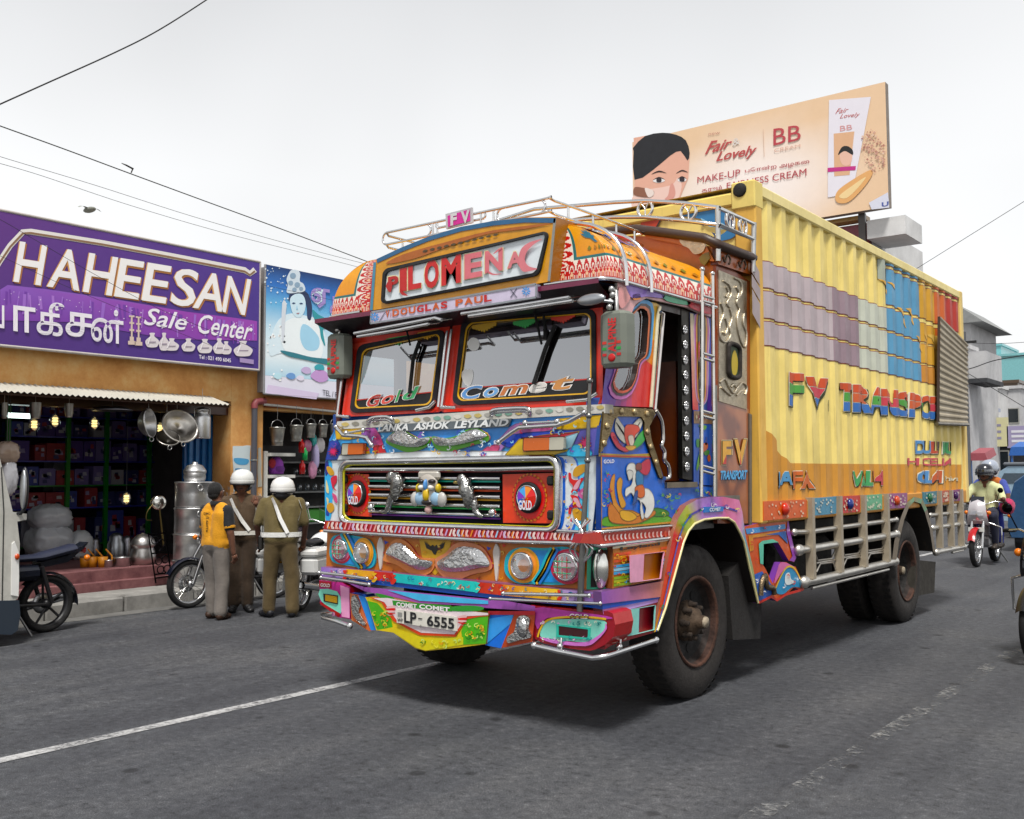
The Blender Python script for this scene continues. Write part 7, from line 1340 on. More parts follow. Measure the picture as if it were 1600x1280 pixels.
# tower of steel drums with a pot on top
base = S(303, 830, FX+.62); base.z = PZ; k = mpp(base); Rb = 30*k; z = PZ
hs = [152/4*k*1.0]*4; hd = (S(303, 752, FX+.62).z-PZ)/4
for i, lab in enumerate(('lowest aluminium drum of the tall tower beside the pillar', 'second aluminium drum from the bottom of the tall tower', 'third aluminium drum from the bottom of the tall tower', 'fourth aluminium drum of the tall tower, below the lidded pot')):
    r = Rb*(1.04-.02*i)
    def ears(m, b, s, r=r, hd=hd):
        for a in (-.35, 2.6): m.tube([b+Vector((cos(a)*r*1.03, sin(a)*r*1.03, hd*.75))+Vector((.01, cos(j*pi/6)*.04, sin(j*pi/6)*.04)) for j in range(12)], .007, 5, closed=True)
    lath('steel_drum', lab, 'drum', (base.x, base.y, z), [(.001, .003), (r*.98, .003), (r, .02), (r*.99, hd*.5), (r, hd-.03), (r*1.03, hd-.025), (r*1.03, hd-.008), (r*.97, hd-.006), (.001, hd-.006)], 'steel', (.74, .74, .74), group='tower of steel drums', extra=ears, n=36); z += hd
r = 17*k; lath('lidded_pot', 'lidded aluminium pot on top of the drum tower', 'pot', (base.x, base.y, z), [(.001, 0), (r*.9, 0), (r, r*.35), (r*.95, r*.7), (r*1.03, r*.75), (r*1.03, r*1.0), (r*.98, r*1.05), (r*.7, r*1.45), (r*.25, r*1.6), (r*.25, r*1.75), (.001, r*1.78)], 'steel', (.66, .66, .66), n=28)
# goods on the shop floor
def pot(x, yb, w, hh, lab, prof, col=ALU, kind='steel', name='cooking_pot', cat='pot', grp='pots on the shop floor'):
    px_, py_ = ZW([(x, yb)])[0]; b_ = hz(px_, py_, FZ); b_ = b_ if b_.x < FX-.2 else Vector((FX-.2, S(px_, py_, FX-.2).y, FZ)); k = mpp(b_)/3.368; R_ = w/2*k; H_ = hh*k; lath(name, lab, cat, b_, [(r*R_, z*H_) for r, z in prof], kind, col, group=grp, n=28)
DEG = [(.001, 0), (.8, 0), (1, .18), (1.02, .3), (.85, .5), (.82, .56), (.98, .6), (.98, .66), (.85, .8), (.45, .95), (.15, .97), (.13, 1), (.001, 1)]; CYL = [(.001, 0), (.95, 0), (.97, .85), (1.05, .92), (1.05, .97), (.93, .94), (.9, .1), (.001, .08)]; TALL = [(.001, 0), (.9, 0), (1, .1), (1, .6), (.75, .75), (.8, .85), (.4, .98), (.001, 1)]
pot(750, 1045, 130, 165, 'large round bellied aluminium pot with lid left of the iron trolley', DEG, (.62, .6, .58))
pot(638, 1046, 85, 50, 'low open steel pan left of the bellied pot', CYL); pot(570, 1037, 42, 40, 'small shiny steel cup right of the orange mugs', CYL); pot(610, 1000, 90, 150, 'tall dark steel pot behind the low pan', TALL, (.4, .42, .45)); pot(668, 985, 60, 120, 'shiny narrow steel pot behind the bellied pot', TALL, (.5, .5, .55)); pot(500, 985, 60, 110, 'stack of dark steel bowls behind the orange mugs', TALL, (.3, .3, .33)); pot(560, 960, 50, 160, 'thin dark steel urn at the back of the floor goods', TALL, (.25, .25, .28)); pot(430, 960, 40, 150, 'slim brass lamp stand left of the steel bowls', [(.001, 0), (1, 0), (.5, .1), (.25, .2), (.4, .35), (.25, .5), (.4, .7), (.3, .9), (.6, .97), (.001, 1)], h('a8862f'), 'brass', 'lamp_stand', 'lamp')
for x, lab in ((445, 'leftmost orange plastic mug on the shop floor'), (487, 'middle orange plastic mug on the shop floor'), (540, 'rightmost orange plastic mug on the shop floor')):
    px_, py_ = ZW([(x, 1032)])[0]; b_ = hz(px_, py_, FZ); m = MB(h('d98a14')); m.lathe([(.001, 0), (.055, 0), (.065, .14), (.058, .14), (.05, .01), (.001, .01)], b_, n=18); m.tube([b_+Vector((.03, .06, .03)), b_+Vector((.05, .11, .05)), b_+Vector((.05, .1, .15)), b_+Vector((.0, .04, .24))], .012, 6); m.build('orange_mug', 'plastic', label=lab, cat='mug', group='orange plastic mugs')
# wrapped bundles
def bundle(c, r, lab, name='wrapped_bundle', col=(.6, .62, .66), kind='wrap', sd=1, cat='bundle'):
    rnd = random.Random(sd); m = MB(col); N, M_ = 34, 20; off = [[rnd.uniform(.91, 1.05) for _ in range(N)] for _ in range(M_+1)]
    def fn(u, v): i, j = int(round(u*N)) % N, int(round(v*M_)); a, t = 2*pi*u, pi*v; k = off[j][i]; sq = (abs(cos(a))**4+abs(sin(a))**4)**-.25; return (c[0]+r[0]*k*sq*sin(t)**.7*cos(a), c[1]+r[1]*k*sq*sin(t)**.7*sin(a), c[2]+r[2]*k*cos(t))
    m.grid(fn, N, M_); return m.build(name, 'gloss' if kind == 'wrap' else kind, label=lab, cat=cat)
p = hz(*ZW([(255, 1000)])[0], FZ); bundle(p+Vector((0, 0, .62)), (.26, .28, .2), 'upper clear plastic wrapped bundle behind the parked motorcycle seat', sd=1); bundle(p+Vector((0, 0, .28)), (.3, .3, .27), 'lower clear plastic wrapped bundle behind the parked motorcycle seat', sd=2); bundle(p+Vector((.1, .42, .2)), (.15, .17, .22), 'crumpled white plastic bag beside the wrapped bundles', 'plastic_bag', (.7, .72, .75), sd=3, cat='bag')
bundle(sw(35, 430, FX+.1), (.1, .14, .14), 'brown packet of wrapped goods hanging above the white van', 'hanging_packet', (.35, .27, .22), sd=4, cat='packet'); bundle(sw(45, 560, FX+.1), (.1, .09, .22), 'silvery plastic bag hanging behind the van mirror', 'hanging_bag', (.55, .55, .58), sd=5, cat='bag')
for x, z0, z1 in ((35, 430, 2.6), (45, 540, 2.6)): p = sw(x, z0, FX+.1); m = MB(h('4a4a4a')); m.tube([p, (p.x, p.y, z1)], .005, 4); m.build('hanging_string', 'plastic', label='thin string holding the %s at the left of the shop' % ('brown packet' if z0 == 430 else 'silvery bag'), cat='string')
# wrought iron trolley
t = thing('iron_trolley', 'black wrought iron plant stand leaning by the drum tower', 'stand', tuple(hz(*ZW([(855, 1110)])[0], PZ)))
def it(x, y): return sw(x, y, FX+.36)
m = MB(h('17161a'))
for pth in ([(780, 850), (820, 1115)], [(870, 850), (905, 1100)], [(930, 1000), (900, 860)], [(785, 860), (872, 850)], [(800, 960), (885, 950)], [(815, 1070), (900, 1060)], [(818, 1090), (905, 1078)]): m.tube([it(*p) for p in pth], .011, 6)
m.build('frame', 'steel', t)
for x, y in ((815, 890), (850, 905), (830, 930), (835, 1000), (870, 990), (845, 1045), (880, 1040)): m = MB(h('1c1b1f')); p = it(x, y); m.tube([p+Vector((0, .05*cos(j*pi/6), .05*sin(j*pi/6))) for j in range(12)], .008, 5, closed=True); m.build('ring', 'steel', t)
# chrome lamp with cable
t = thing('chrome_lamp', 'round chrome lamp with cable in front of the shelves', 'lamp', tuple(sw(835, 690, FX+.1))); p = sw(835, 690, FX+.1); m = MB((.8, .78, .72)); m.lathe([(.001, .03), (.06, .025), (.1, -.005), (.105, -.015), (.09, -.02), (.05, -.07), (.001, -.08)], p, (.9, -.35, .1), 24); m.build('reflector', 'chrome', t); m = MB(h('8a7a4a')); m.tube(spl([sw(805, 700, FX+.08), sw(775, 740, FX+.08), sw(770, 780, FX+.08), sw(800, 785, FX+.08)], 4, False), .006, 5); m.tube([p, p+Vector((-.05, .12, -.6))], .012, 6); m.build('stand', 'steel', t)
# green shelving with cartons
XS = -11.4
sh = thing('display_shelf', 'green steel shelving full of printed cartons inside the dark shop', 'shelf', (XS, 2.6, FZ)); ybs = [S(px_, 700, XS).y for px_ in (105, 165, 232, 281)]; zs = [S(200, y_, XS).z for y_ in (845, 790, 757, 721, 685, 655)]
ys0, ys1 = ybs[0]-.9, ybs[-1]
for y_ in [ys0]+ybs: m = MB(h('1f6a2a')); m.box((XS, y_-.03, FZ), (XS+.05, y_+.03, 2.9)); m.build('post', 'paint', sh)
for i, z_ in enumerate(zs): m = MB(h('1f6a2a') if i in (0, 2) else h('2a2f8a')); m.box((XS-.4, ys0, z_-.02), (XS+.04, ys1, z_)); m.build('board', 'paint', sh)
ords = ['first', 'second', 'third', 'fourth', 'fifth', 'sixth', 'seventh', 'eighth', 'ninth', 'tenth', 'eleventh', 'twelfth', 'thirteenth']; nm2 = ['lowest', 'second lowest', 'third', 'fourth', 'fifth', 'topmost']
for i, z_ in enumerate(zs):
    y_ = ys0+.06; j = 0; H_ = ((zs+[zs[-1]+.3])[i+1]-z_)
    while y_ < ys1-.18 and j < 13:
        w = random.uniform(.16, .3); hh = H_*random.uniform(.6, .88); cn_, cc = random.choice([('blue', '3a4ab8'), ('purple', '5a3aa8'), ('red', 'b02434'), ('white', 'c8c8d8'), ('lilac', '8a7ac8'), ('navy', '22307a')]); t = thing('carton', '%s printed carton, %s from the left on the %s shelf' % (cn_, ords[j], nm2[i]), 'carton', (XS, y_+w/2, z_), 'cartons on the green shelving'); m = MB(tuple(x*.4 for x in h(cc))); m.box((XS-.3, y_, z_+.002), (XS-.01, y_+w, z_+hh)); m.build('box', 'print', t); m = MB()  # carton colours scaled down, the shop's inner shade put into them
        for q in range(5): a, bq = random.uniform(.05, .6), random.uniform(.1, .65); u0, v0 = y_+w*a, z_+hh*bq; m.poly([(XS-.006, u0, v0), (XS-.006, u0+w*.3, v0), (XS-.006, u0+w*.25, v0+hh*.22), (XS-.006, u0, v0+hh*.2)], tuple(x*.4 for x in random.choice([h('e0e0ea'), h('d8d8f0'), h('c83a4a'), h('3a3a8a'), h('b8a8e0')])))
        m.build('carton_print', 'print', t); y_ += w+(.015 if random.random() < .75 else random.uniform(.05, .16)); j += 1
# second, dimmer rack on the left with a sheet-fronted cabinet
t = thing('cabinet', 'tall dark glass cabinet at the back left of the shop', 'cabinet', (-12.5, .6, FZ)); m = MB(h('3a3a44'))
for y_ in (S(32, 700, -12.5).y, S(68, 700, -12.5).y): m.box((-12.5, y_-.02, FZ), (-12.45, y_+.02, 2.9))
m.box((-12.5, S(32, 700, -12.5).y, 1.2), (-12.47, S(68, 700, -12.5).y, 1.24)); m.build('frame', 'steel', t)
for i, (y0_, y1_, c, lab) in enumerate(((705, 748, '8a8f96', 'uppermost'), (750, 768, '7a8086', 'second'), (770, 790, '6f7a72', 'third'))): a, bq = S(83, y1_, -12), S(103, y0_, -12); m = MB(h(c)); m.box((-12.3, a.y, a.z), (-12, bq.y, bq.z-.01)); m.build('cardboard_box', 'print', label='%s pale box of the column stacked in the dark shop' % lab, cat='box', group='pale boxes stacked in the shop')
a = S(83, 800, -12); b_ = S(103, 800, -12); m = MB(h('4a4a50')); m.box((-12.3, a.y, FZ), (-12, b_.y, S(83, 790.5, -12).z)); m.build('box_stand', 'paint', label='plain grey plinth under the column of pale boxes', cat='plinth')
# blue folded shutter
t = thing('folding_shutter', 'blue folded metal shutter beside the orange pillar', 'shutter', (FX-.4, PA-.3, FZ)); yA, yB = S(288, 700, FX-.45).y, S(333, 700, FX-.45).y
for k in range(9): m = MB(h('1f6aa8') if k % 2 else h('18528c')); y_ = yA+(yB-yA)*k/9; m.box((FX-.5+(.04 if k % 2 else 0), y_, FZ), (FX-.44+(.04 if k % 2 else 0), y_+(yB-yA)/9-.004, 2.44)); m.build('slat', 'paint', t)

# ---------------------------------------------------------------- goods of the right hand shop
def sq_(x, y, X=FX+.1): return S(*ZQ([(x, y)])[0], X)
def bucket(x, yt, yb, w, lab):
    c = sq_(x, yb); k = mpp(c)/3.765; R_ = w/2*k; H_ = (yb-yt)*k; t = thing('steel_bucket', lab, 'bucket', tuple(c), 'steel buckets hanging in the right hand shop'); m = MB((.55, .55, .52)); m.lathe([(.001, .01), (R_*.68, .01), (R_*.68, -.0), (R_*.72, 0), (R_*.73, H_*.22), (R_, H_), (R_*1.04, H_), (R_*1.04, H_-.01), (R_*.97, H_-.02), (R_*.66, .015)], c, n=24); m.build('bucket_body', 'steel', t); m = MB((.4, .4, .4)); m.tube([c+Vector((0, cos(a)*R_, H_+sin(a)*R_*.95)) for a in [pi*j/10 for j in range(11)]], .005, 5); m.tube([c+Vector((0, 0, H_+R_*.95)), Vector((c.x, c.y, 2.62))], .004, 4); m.build('handle', 'steel', t)
for a in ((200, 180, 288, 92, 'largest steel bucket, hanging nearest the drain pipe'), (312, 168, 262, 82, 'steel bucket hanging second from the drain pipe'), (398, 160, 240, 66, 'steel bucket hanging third from the drain pipe'), (468, 162, 238, 62, 'steel bucket hanging fourth from the drain pipe'), (535, 160, 235, 58, 'steel bucket half hidden behind the truck mirror')): bucket(*a)
t = thing('white_shelf', 'white shelf unit behind the policeman at the right hand shop', 'shelf', tuple(S(430, 880, FX-.35))); X0, X1 = FX-.55, FX-.12; yA, yB, yC = S(412, 760, X1).y, S(418, 760, X1).y, S(458, 760, X1).y
m = MB(h('d2d2ce')); m.box((X0, yA, FZ-.08), (X1, yB, S(415, 705, X1).z)); m.build('upright', 'paint', t); m = MB(h('8a8a86')); m.box((X0-.06, yA, FZ-.08), (X0-.02, yC+2.2, 2.0), h('3a3a3c')); m.build('backing', 'matte', t)
for y_ in (708, 742, 775): z_ = S(440, y_, X1).z; m = MB(h('d6d6d2')); m.box((X0, yB, z_-.05), (X1+.05, yC, z_)); m.build('board', 'paint', t)
for y_ in (722, 743, 767, 790, 815): z_ = S(480, y_, X0).z; m = MB(h('6a6c6c')); m.box((X0-.02, yC-.2, z_-.025), (X0+.32, yC+2.2, z_)); m.build('rear_board', 'paint', t)
for i in range(9):
    y_ = S(462+i*6, 760, X0+.2).y; z_ = S(480, 767, X0).z if i % 2 else S(480, 743, X0).z; lath('drinking_glass', 'clear drinking glass, %s from the left on the grey shelves behind the police motorcycle' % ords[i], 'glass', (X0+.2, y_, z_+.001), [(.001, 0), (.032, 0), (.04, .12), (.036, .12), (.03, .01), (.001, .01)], 'clear', (.8, .85, .85), group='glasses on the right hand shelves', n=14)
for i, (y_, lab) in enumerate(((.1, 'green plastic crate low behind the police motorcycle, the left one'), (.75, 'green plastic crate low behind the police motorcycle, the right one'))): m = MB(h('2f7a22')); yy = S(460, 800, X0+.3).y+y_; z_ = S(480, 815, X0).z; m.bbox((X0, yy, z_+.002), (X0+.3, yy+.6, z_+.22), .02); m.build('plastic_crate', 'plastic', label=lab, cat='crate', group='green crates')
p = S(441, 741, X1); t = thing('backpack', 'purple child backpack standing on the white shelf', 'backpack', tuple(p)); m = MB(h('a04ac0')); m.lathe([(.001, 0), (.13, .005), (.14, .08), (.12, .2), (.06, .27), (.001, .28)], p+Vector((-.15, 0, 0)), n=20, sy=.8); m.build('body', 'cloth', t); m = MB(h('7a3a9a')); m.ball(p+Vector((-.06, 0, .08)), (.06, .09, .07), 10); m.build('pocket', 'cloth', t); m = MB(h('b02a3a')); m.ball(p+Vector((-.1, -.12, .17)), (.05, .07, .08), 8); m.build('red_pouch', 'cloth', t)
for x, yt, yb, c, lab in ((343, 250, 330, 'b8242c', 'red bottle hanging upper left of the green bottle'), (362, 300, 375, '3aa05a', 'green bottle hanging between the two red bottles'), (347, 375, 455, 'b01c28', 'red bottle hanging lowest by the white shelf')):
    c0 = sq_(x, yb, FX-.05); k = mpp(c0)/3.765; H_ = (yb-yt)*k; lath('hanging_bottle', lab, 'bottle', c0, [(.001, 0), (.045, 0), (.048, H_*.7), (.02, H_*.85), (.022, H_), (.001, H_)], 'gloss', h(c), group='hanging bottles', n=14, extra=lambda m, b, s, H_=H_: m.tube([b+Vector((0, 0, H_)), Vector((b.x, b.y, 2.6))], .003, 4, h('3a3a3a')))
for x, y, r, c, lab, sd in ((425, 350, (.05, .06, .22), (.55, .5, .75), 'lilac bag of goods hanging beside the green bottle', 11), (408, 430, (.05, .07, .14), (.6, .3, .45), 'pink bag of goods hanging lowest beside the red bottle', 12), (412, 255, (.05, .05, .1), (.1, .45, .45), 'teal packet hanging below the small buckets', 13), (450, 285, (.05, .09, .12), (.7, .68, .7), 'white printed packet hanging below the fourth bucket', 14), (375, 290, (.05, .08, .1), (.5, .18, .3), 'maroon packet hanging behind the green bottle', 15)):
    c0 = sq_(x, y, FX-.1); t = thing('hanging_packet', lab, 'packet', tuple(c0), 'packets hanging in the right hand shop'); o = bundle(c0, r, None, 'packet_body', col=c, sd=sd, cat=None); o.parent = t; o.location = ORG[o]-ORG[t]; m = MB(h('3a3a3a')); m.tube([c0, (c0.x, c0.y, 2.6)], .003, 4); m.build('string', 'plastic', t)

# ================================================================ PEOPLE
def capsule_dist(p, a, b, ra, rb):
    ab = b-a; L = ab.length_squared; t = 0 if L < 1e-9 else max(0, min(1, (p-a).dot(ab)/L)); return (p-(a+ab*t)).length-(ra+(rb-ra)*t)
from mathutils import noise as noise_
def remesh(mb, vox, smooth=4):
    me = bpy.data.meshes.new('tmp'); me.from_pydata(mb.v, [], mb.f); o = bpy.data.objects.new('tmp', me); COL.objects.link(o)
    md = o.modifiers.new('r', 'REMESH'); md.mode = 'VOXEL'; md.voxel_size = vox; s = o.modifiers.new('s', 'SMOOTH'); s.iterations = smooth; s.factor = .5
    ev = bpy.data.meshes.new_from_object(o.evaluated_get(bpy.context.evaluated_depsgraph_get())); v = [tuple(p.co+p.normal*(.011*noise_.noise(Vector((p.co.x*9, p.co.y*9, p.co.z*5.5))) if p.co.z < 1.3 else 0)) for p in ev.vertices]; f = [tuple(p.vertices) for p in ev.polygons]
    bpy.data.objects.remove(o); bpy.data.meshes.remove(me); bpy.data.meshes.remove(ev); return v, f
SKIN = h('6c4430')
def person(label, loc, rot, segs, cols, head, hands=(), face=False, vox=.015, group=None):
    """segs: (tag, [points], [radii]); the body is one remeshed skin, coloured by the nearest limb"""
    t = thing('person', label, 'person', loc, group, rot); mb = MB(); caps = []
    for tg, pts, rad in segs:
        P_ = [Vector(p) for p in pts]
        for i in range(len(P_)-1):
            a, b = P_[i], P_[i+1]; n = max(2, int((b-a).length/.03)); mb.tube([a.lerp(b, k/n) for k in range(n+1)], [rad[i]+(rad[i+1]-rad[i])*k/n for k in range(n+1)], 12); caps.append((tg, a, b, rad[i], rad[i+1]))
        for p, r in zip(P_, rad): mb.ball(p, r, 12)
    hc = Vector(head); mb.ball(hc, (.077, .095, .115), 14); mb.ball(hc+Vector((0, -.02, -.06)), (.055, .07, .06), 12); caps.append(('skin', hc+Vector((0, 0, -.04)), hc+Vector((0, 0, .04)), .09, .09))
    if face: mb.tube([hc+Vector((0, -.085, .02)), hc+Vector((0, -.112, -.02))], [.012, .019], 8); mb.ball(hc+Vector((-.08, .0, -.005)), (.015, .025, .035), 8); mb.ball(hc+Vector((.08, .0, -.005)), (.015, .025, .035), 8)
    v, f = remesh(mb, vox); b = MB(); b.v = v; b.f = f; V = [Vector(p) for p in v]
    for q in f:
        c = sum((V[i] for i in q), Vector())/len(q); best = min(caps, key=lambda s: capsule_dist(c, *s[1:])); b.c.append(cols[best[0]]); b.s.append(True)
    for palm, dirv, side in hands:      # five fingers rooted in the palm
        palm = Vector(palm); d = Vector(dirv).normalized(); s_ = Vector(side).normalized(); nrm = d.cross(s_)
        b.ball(palm, (.036, .036, .036), 10, cols['skin'])
        for k, L in ((-1.5, .062), (-.5, .075), (.5, .07), (1.5, .055)): r0 = palm+s_*k*.017+d*.015; b.tube([r0, r0+d*L*.55, r0+d*L*.9+nrm*.018, r0+d*L+nrm*.034], [.0095, .009, .008, .006], 6, cols['skin'])
        b.tube([palm-s_*.028, palm-s_*.05+d*.03, palm-s_*.045+d*.055+nrm*.01], [.011, .01, .008], 6, cols['skin'])
    if face:
        for s_ in (-1, 1): b.ball(hc+Vector((s_*.03, -.087, .018)), (.014, .006, .007), 8, h('d8d0c8')); b.ball(hc+Vector((s_*.03, -.092, .018)), (.006, .004, .006), 8, h('14100e')); b.tube([hc+Vector((s_*.015, -.092, .038)), hc+Vector((s_*.048, -.082, .036))], .005, 5, h('18120f'))
        b.tube([hc+Vector((-.025, -.088, -.055)), hc+Vector((.025, -.088, -.055))], .006, 5, h('6a3a34')); b.tube([hc+Vector((-.022, -.093, -.042)), hc+Vector((.022, -.093, -.042))], .006, 5, h('1c1512'))
    b.build('body', 'cloth', t, keep=True); return t, hc
def legs(dx, yl=0, yr=0, hip=.84, w=.085, kb=.02):
    return [('trouser', [(-.085, 0, hip), (-dx, yl*.5-kb, .46), (-dx*1.05, yl, .10)], [w*1.28, w*1.02, w*.92]), ('trouser', [(.085, 0, hip), (dx, yr*.5-kb, .46), (dx*1.05, yr, .10)], [w*1.28, w*1.02, w*.92]), ('trouser', [(-.07, 0, .9), (.07, 0, .9)], [.125, .125])]
def torso(ly=0, fat=1.0):
    return [('shirt', [(-.075, 0, .93), (-.08, ly*.4, 1.1), (-.1, ly*.9, 1.26), (-.09, ly, 1.34)], [.115*fat, .118*fat, .118, .085]), ('shirt', [(.075, 0, .93), (.08, ly*.4, 1.1), (.1, ly*.9, 1.26), (.09, ly, 1.34)], [.115*fat, .118*fat, .118, .085]), ('skin', [(0, ly, 1.36), (0, ly-.01, 1.46)], [.062, .056]), ('shirt', [(-.08, 0, .93), (.08, 0, .93)], [.122*fat, .122*fat])]
def arm(s, sh_, el, wr, slc='sleeve', sl=.75):
    sh_, el, wr = Vector(sh_), Vector(el), Vector(wr); mid = sh_.lerp(el, sl); return [(slc, [sh_, mid], [.07, .062]), ('skin', [mid.lerp(sh_, .2), el], [.044, .042]), ('skin', [el, wr], [.042, .028])]
def shoes(t, pos, col, rots=(0, 0), kind='leather'):
    for (x, y), r in zip(pos, rots):
        m = MB(col); c, s_ = cos(r), sin(r); tr = lambda u, w: (x+u*c-w*s_, y+u*s_+w*c)
        for u, w, z, a in ((0, .04, .05, .048), (0, -.02, .048, .05), (0, -.09, .04, .046), (0, -.15, .032, .036)): q = tr(u, w); m.ball((*q, z), (.048, .058, a), 10)
        m.build('shoe', kind, t)
def helmet(t, hc, col, dark=True, visor=False):
    m = MB(col); m.lathe([(.132, -.035), (.142, .0), (.14, .045), (.118, .1), (.07, .138), (.001, .15)], hc+Vector((0, .015, .0)), n=24, sy=1.12); m.lathe([(.14, -.03), (.15, .0), (.146, .012)], hc+Vector((0, .012, .0)), n=24, sy=1.12); m.ball(hc+Vector((0, .06, -.02)), (.128, .1, .09), 14); o = m.build('helmet', 'gloss', t)
    m = MB(h('141418')); m.lathe([(.143, -.04), (.145, -.025), (.14, -.02)], hc+Vector((0, .014, -.005)), n=24, sy=1.12); m.tube([hc+Vector((-.1, -.03, -.04)), hc+Vector((-.075, -.05, -.11)), hc+Vector((0, -.06, -.135)), hc+Vector((.075, -.05, -.11)), hc+Vector((.1, -.03, -.04))], .012, 6); m.ball(hc+Vector((0, .085, -.07)), (.11, .08, .065), 12); m.build('helmet_trim', 'plastic', o)
    if visor: m = MB(); m.grid(lambda u, v: (hc.x+.15*sin((u-.5)*2.4), hc.y+.015-.16*cos((u-.5)*2.4), hc.z-.05+.1*v), 10, 3); m.build('visor', 'clear', t)
BELT = lambda ly, z, r: [(r*1.75*cos(a), ly+r*1.12*sin(a), z) for a in [2*pi*k/28 for k in range(28)]]
def band3(t, name, loop, hgt, th, col, kind='cloth', closed=True):
    m = MB(col); P_ = [Vector(p) for p in loop]; n = len(P_); c = sum(P_, Vector())/n
    for i in range(n if closed else n-1):
        a, b = P_[i], P_[(i+1) % n]; u = Vector((0, 0, hgt/2)); m.poly([a-u, b-u, b+u, a+u])
    return m.build(name, kind, t)
def strap(t, name, pts, w, col):
    m = MB(col); P_ = [Vector(p) for p in pts]
    for i in range(len(P_)-1):
        a, b = P_[i], P_[i+1]; d = (b-a).normalized(); o = Vector((a.x, a.y, 0)).normalized(); s0 = d.cross(o).normalized()*w/2; o2 = Vector((b.x, b.y, 0)).normalized(); s1 = d.cross(o2).normalized()*w/2; m.poly([a-s0, b-s1, b+s1, a+s0])
    m.build(name, 'leather', t)
face_cam = atan2(-FWD.x, FWD.y)          # rotation that turns a person's back to the camera (front is local -y)
BACK_ = face_cam+pi
# man in the yellow polo shirt
gp = G(336, 968); H1 = 1.50/1.62
segs = legs(.1, .02, -.05)+torso(.0, 1.05)+arm(-1, (.19, 0, 1.32), (.24, -.05, 1.06), (.06+.12, -.27, 1.1), sl=.72)+arm(1, (-.19, 0, 1.32), (-.25, .01, 1.05), (-.26, -.03, .80), sl=.72)
t, hc = person('man in yellow polo shirt with black sleeves and grey trousers, back to the street', tuple(gp), BACK_-.5, segs, dict(trouser=h('77706a'), shirt=h('d9960c'), sleeve=h('14161c'), skin=SKIN), (.02, -.015, 1.54), hands=[((.165, -.3, 1.11), (-.6, -.6, .3), (0, .3, 1)), ((-.262, -.045, .765), (0, -.1, -1), (0, 1, 0))], face=True)
t.scale = (H1,)*3
m = MB(h('0e0d0e')); m.ball(hc+Vector((0, .025, .025)), (.088, .098, .105), 14); m.ball(hc+Vector((0, .05, -.03)), (.075, .06, .06), 12); m.build('hair', 'cloth', t); shoes(t, [(-.105, .0), (.105, -.06)], h('3a2416'), (.3, -.3))
m = MB(h('14161c')); m.lathe([(.075, 0), (.082, .03), (.068, .05)], (0, .0, 1.385), n=18); m.build('collar', 'cloth', t)
for s_, y_ in ((-1, 0), (1, -.02)):
    m = MB(h('d9960c')); a = Vector((s_*.19, 0, 1.32)); e = Vector((s_*.245, (-.05 if s_ > 0 else .01), 1.06)); q = a.lerp(e, .7); d = (e-a).normalized(); m.lathe([(.066, -.0), (.069, .03), (.066, .034)], q, d, 14); m.build('cuff', 'cloth', t)
m = MB(h('3a3020'))
def back(x, z): return Vector((x, .122-abs(x)*.09, z))
for tx, z0, z1, x0, x1 in (('DIMO', 1.27, 1.3, .1, -.02), ('SPARES', 1.22, 1.24, .06, -.0)): m.text(tx, [back(x0, z0), back(x1, z0), back(x1, z1), back(x0, z1)], None, .02)
m.text('BATTA', [back(.055, 1.2), back(.055, 1.06), back(.02, 1.06), back(.02, 1.2)], None, .02); m.build('shirt_print', 'print', t)
# policeman facing the camera
KH = h('54402a'); KH2 = h('5f5432'); gp = G(376, 955); H2 = 1.62/1.64
segs = legs(.08, .0, -.02)+torso(-.0, 1.12)+arm(1, (.2, 0, 1.33), (.3, -.02, 1.1), (.2, -.2, 1.28), sl=.85)+arm(-1, (-.2, 0, 1.33), (-.27, .02, 1.06), (-.2, -.16, .98), sl=.85)
t, hc = person('policeman in white helmet and brown uniform facing the camera', tuple(gp), face_cam+.15, segs, dict(trouser=h('382818'), shirt=h('4c3a26'), sleeve=h('4c3a26'), skin=h('6a432f')), (0, -.02, 1.53), hands=[((.19, -.23, 1.31), (-.1, -.2, 1), (1, 0, 0)), ((-.19, -.19, .985), (.6, -.6, 0), (0, 0, 1))], face=True); t.scale = (H2,)*3
helmet(t, hc+Vector((0, .015, .045)), h('d9dad8')); shoes(t, [(-.085, -.02), (.085, -.04)], h('0f0f12'), (0, .35)); band3(t, 'belt', BELT(-.0, .95, .132), .05, .01, h('d8d6ce')); strap(t, 'cross_belt', [(-.12, -.12, 1.37), (-.07, -.142, 1.25), (.02, -.142, 1.1), (.11, -.138, .98)], .045, h('e0e0dc')); strap(t, 'shoulder_strap', [(.16, -.08, 1.38), (.185, -.115, 1.25), (.18, -.12, 1.1)], .03, h('d8d8d4'))
m = MB(h('c8a83a')); m.prism([(-.1, -.128, 1.24), (-.05, -.14, 1.24), (-.05, -.14, 1.27), (-.1, -.128, 1.27)], (0, .01, 0)); m.build('badge', 'paint', t)
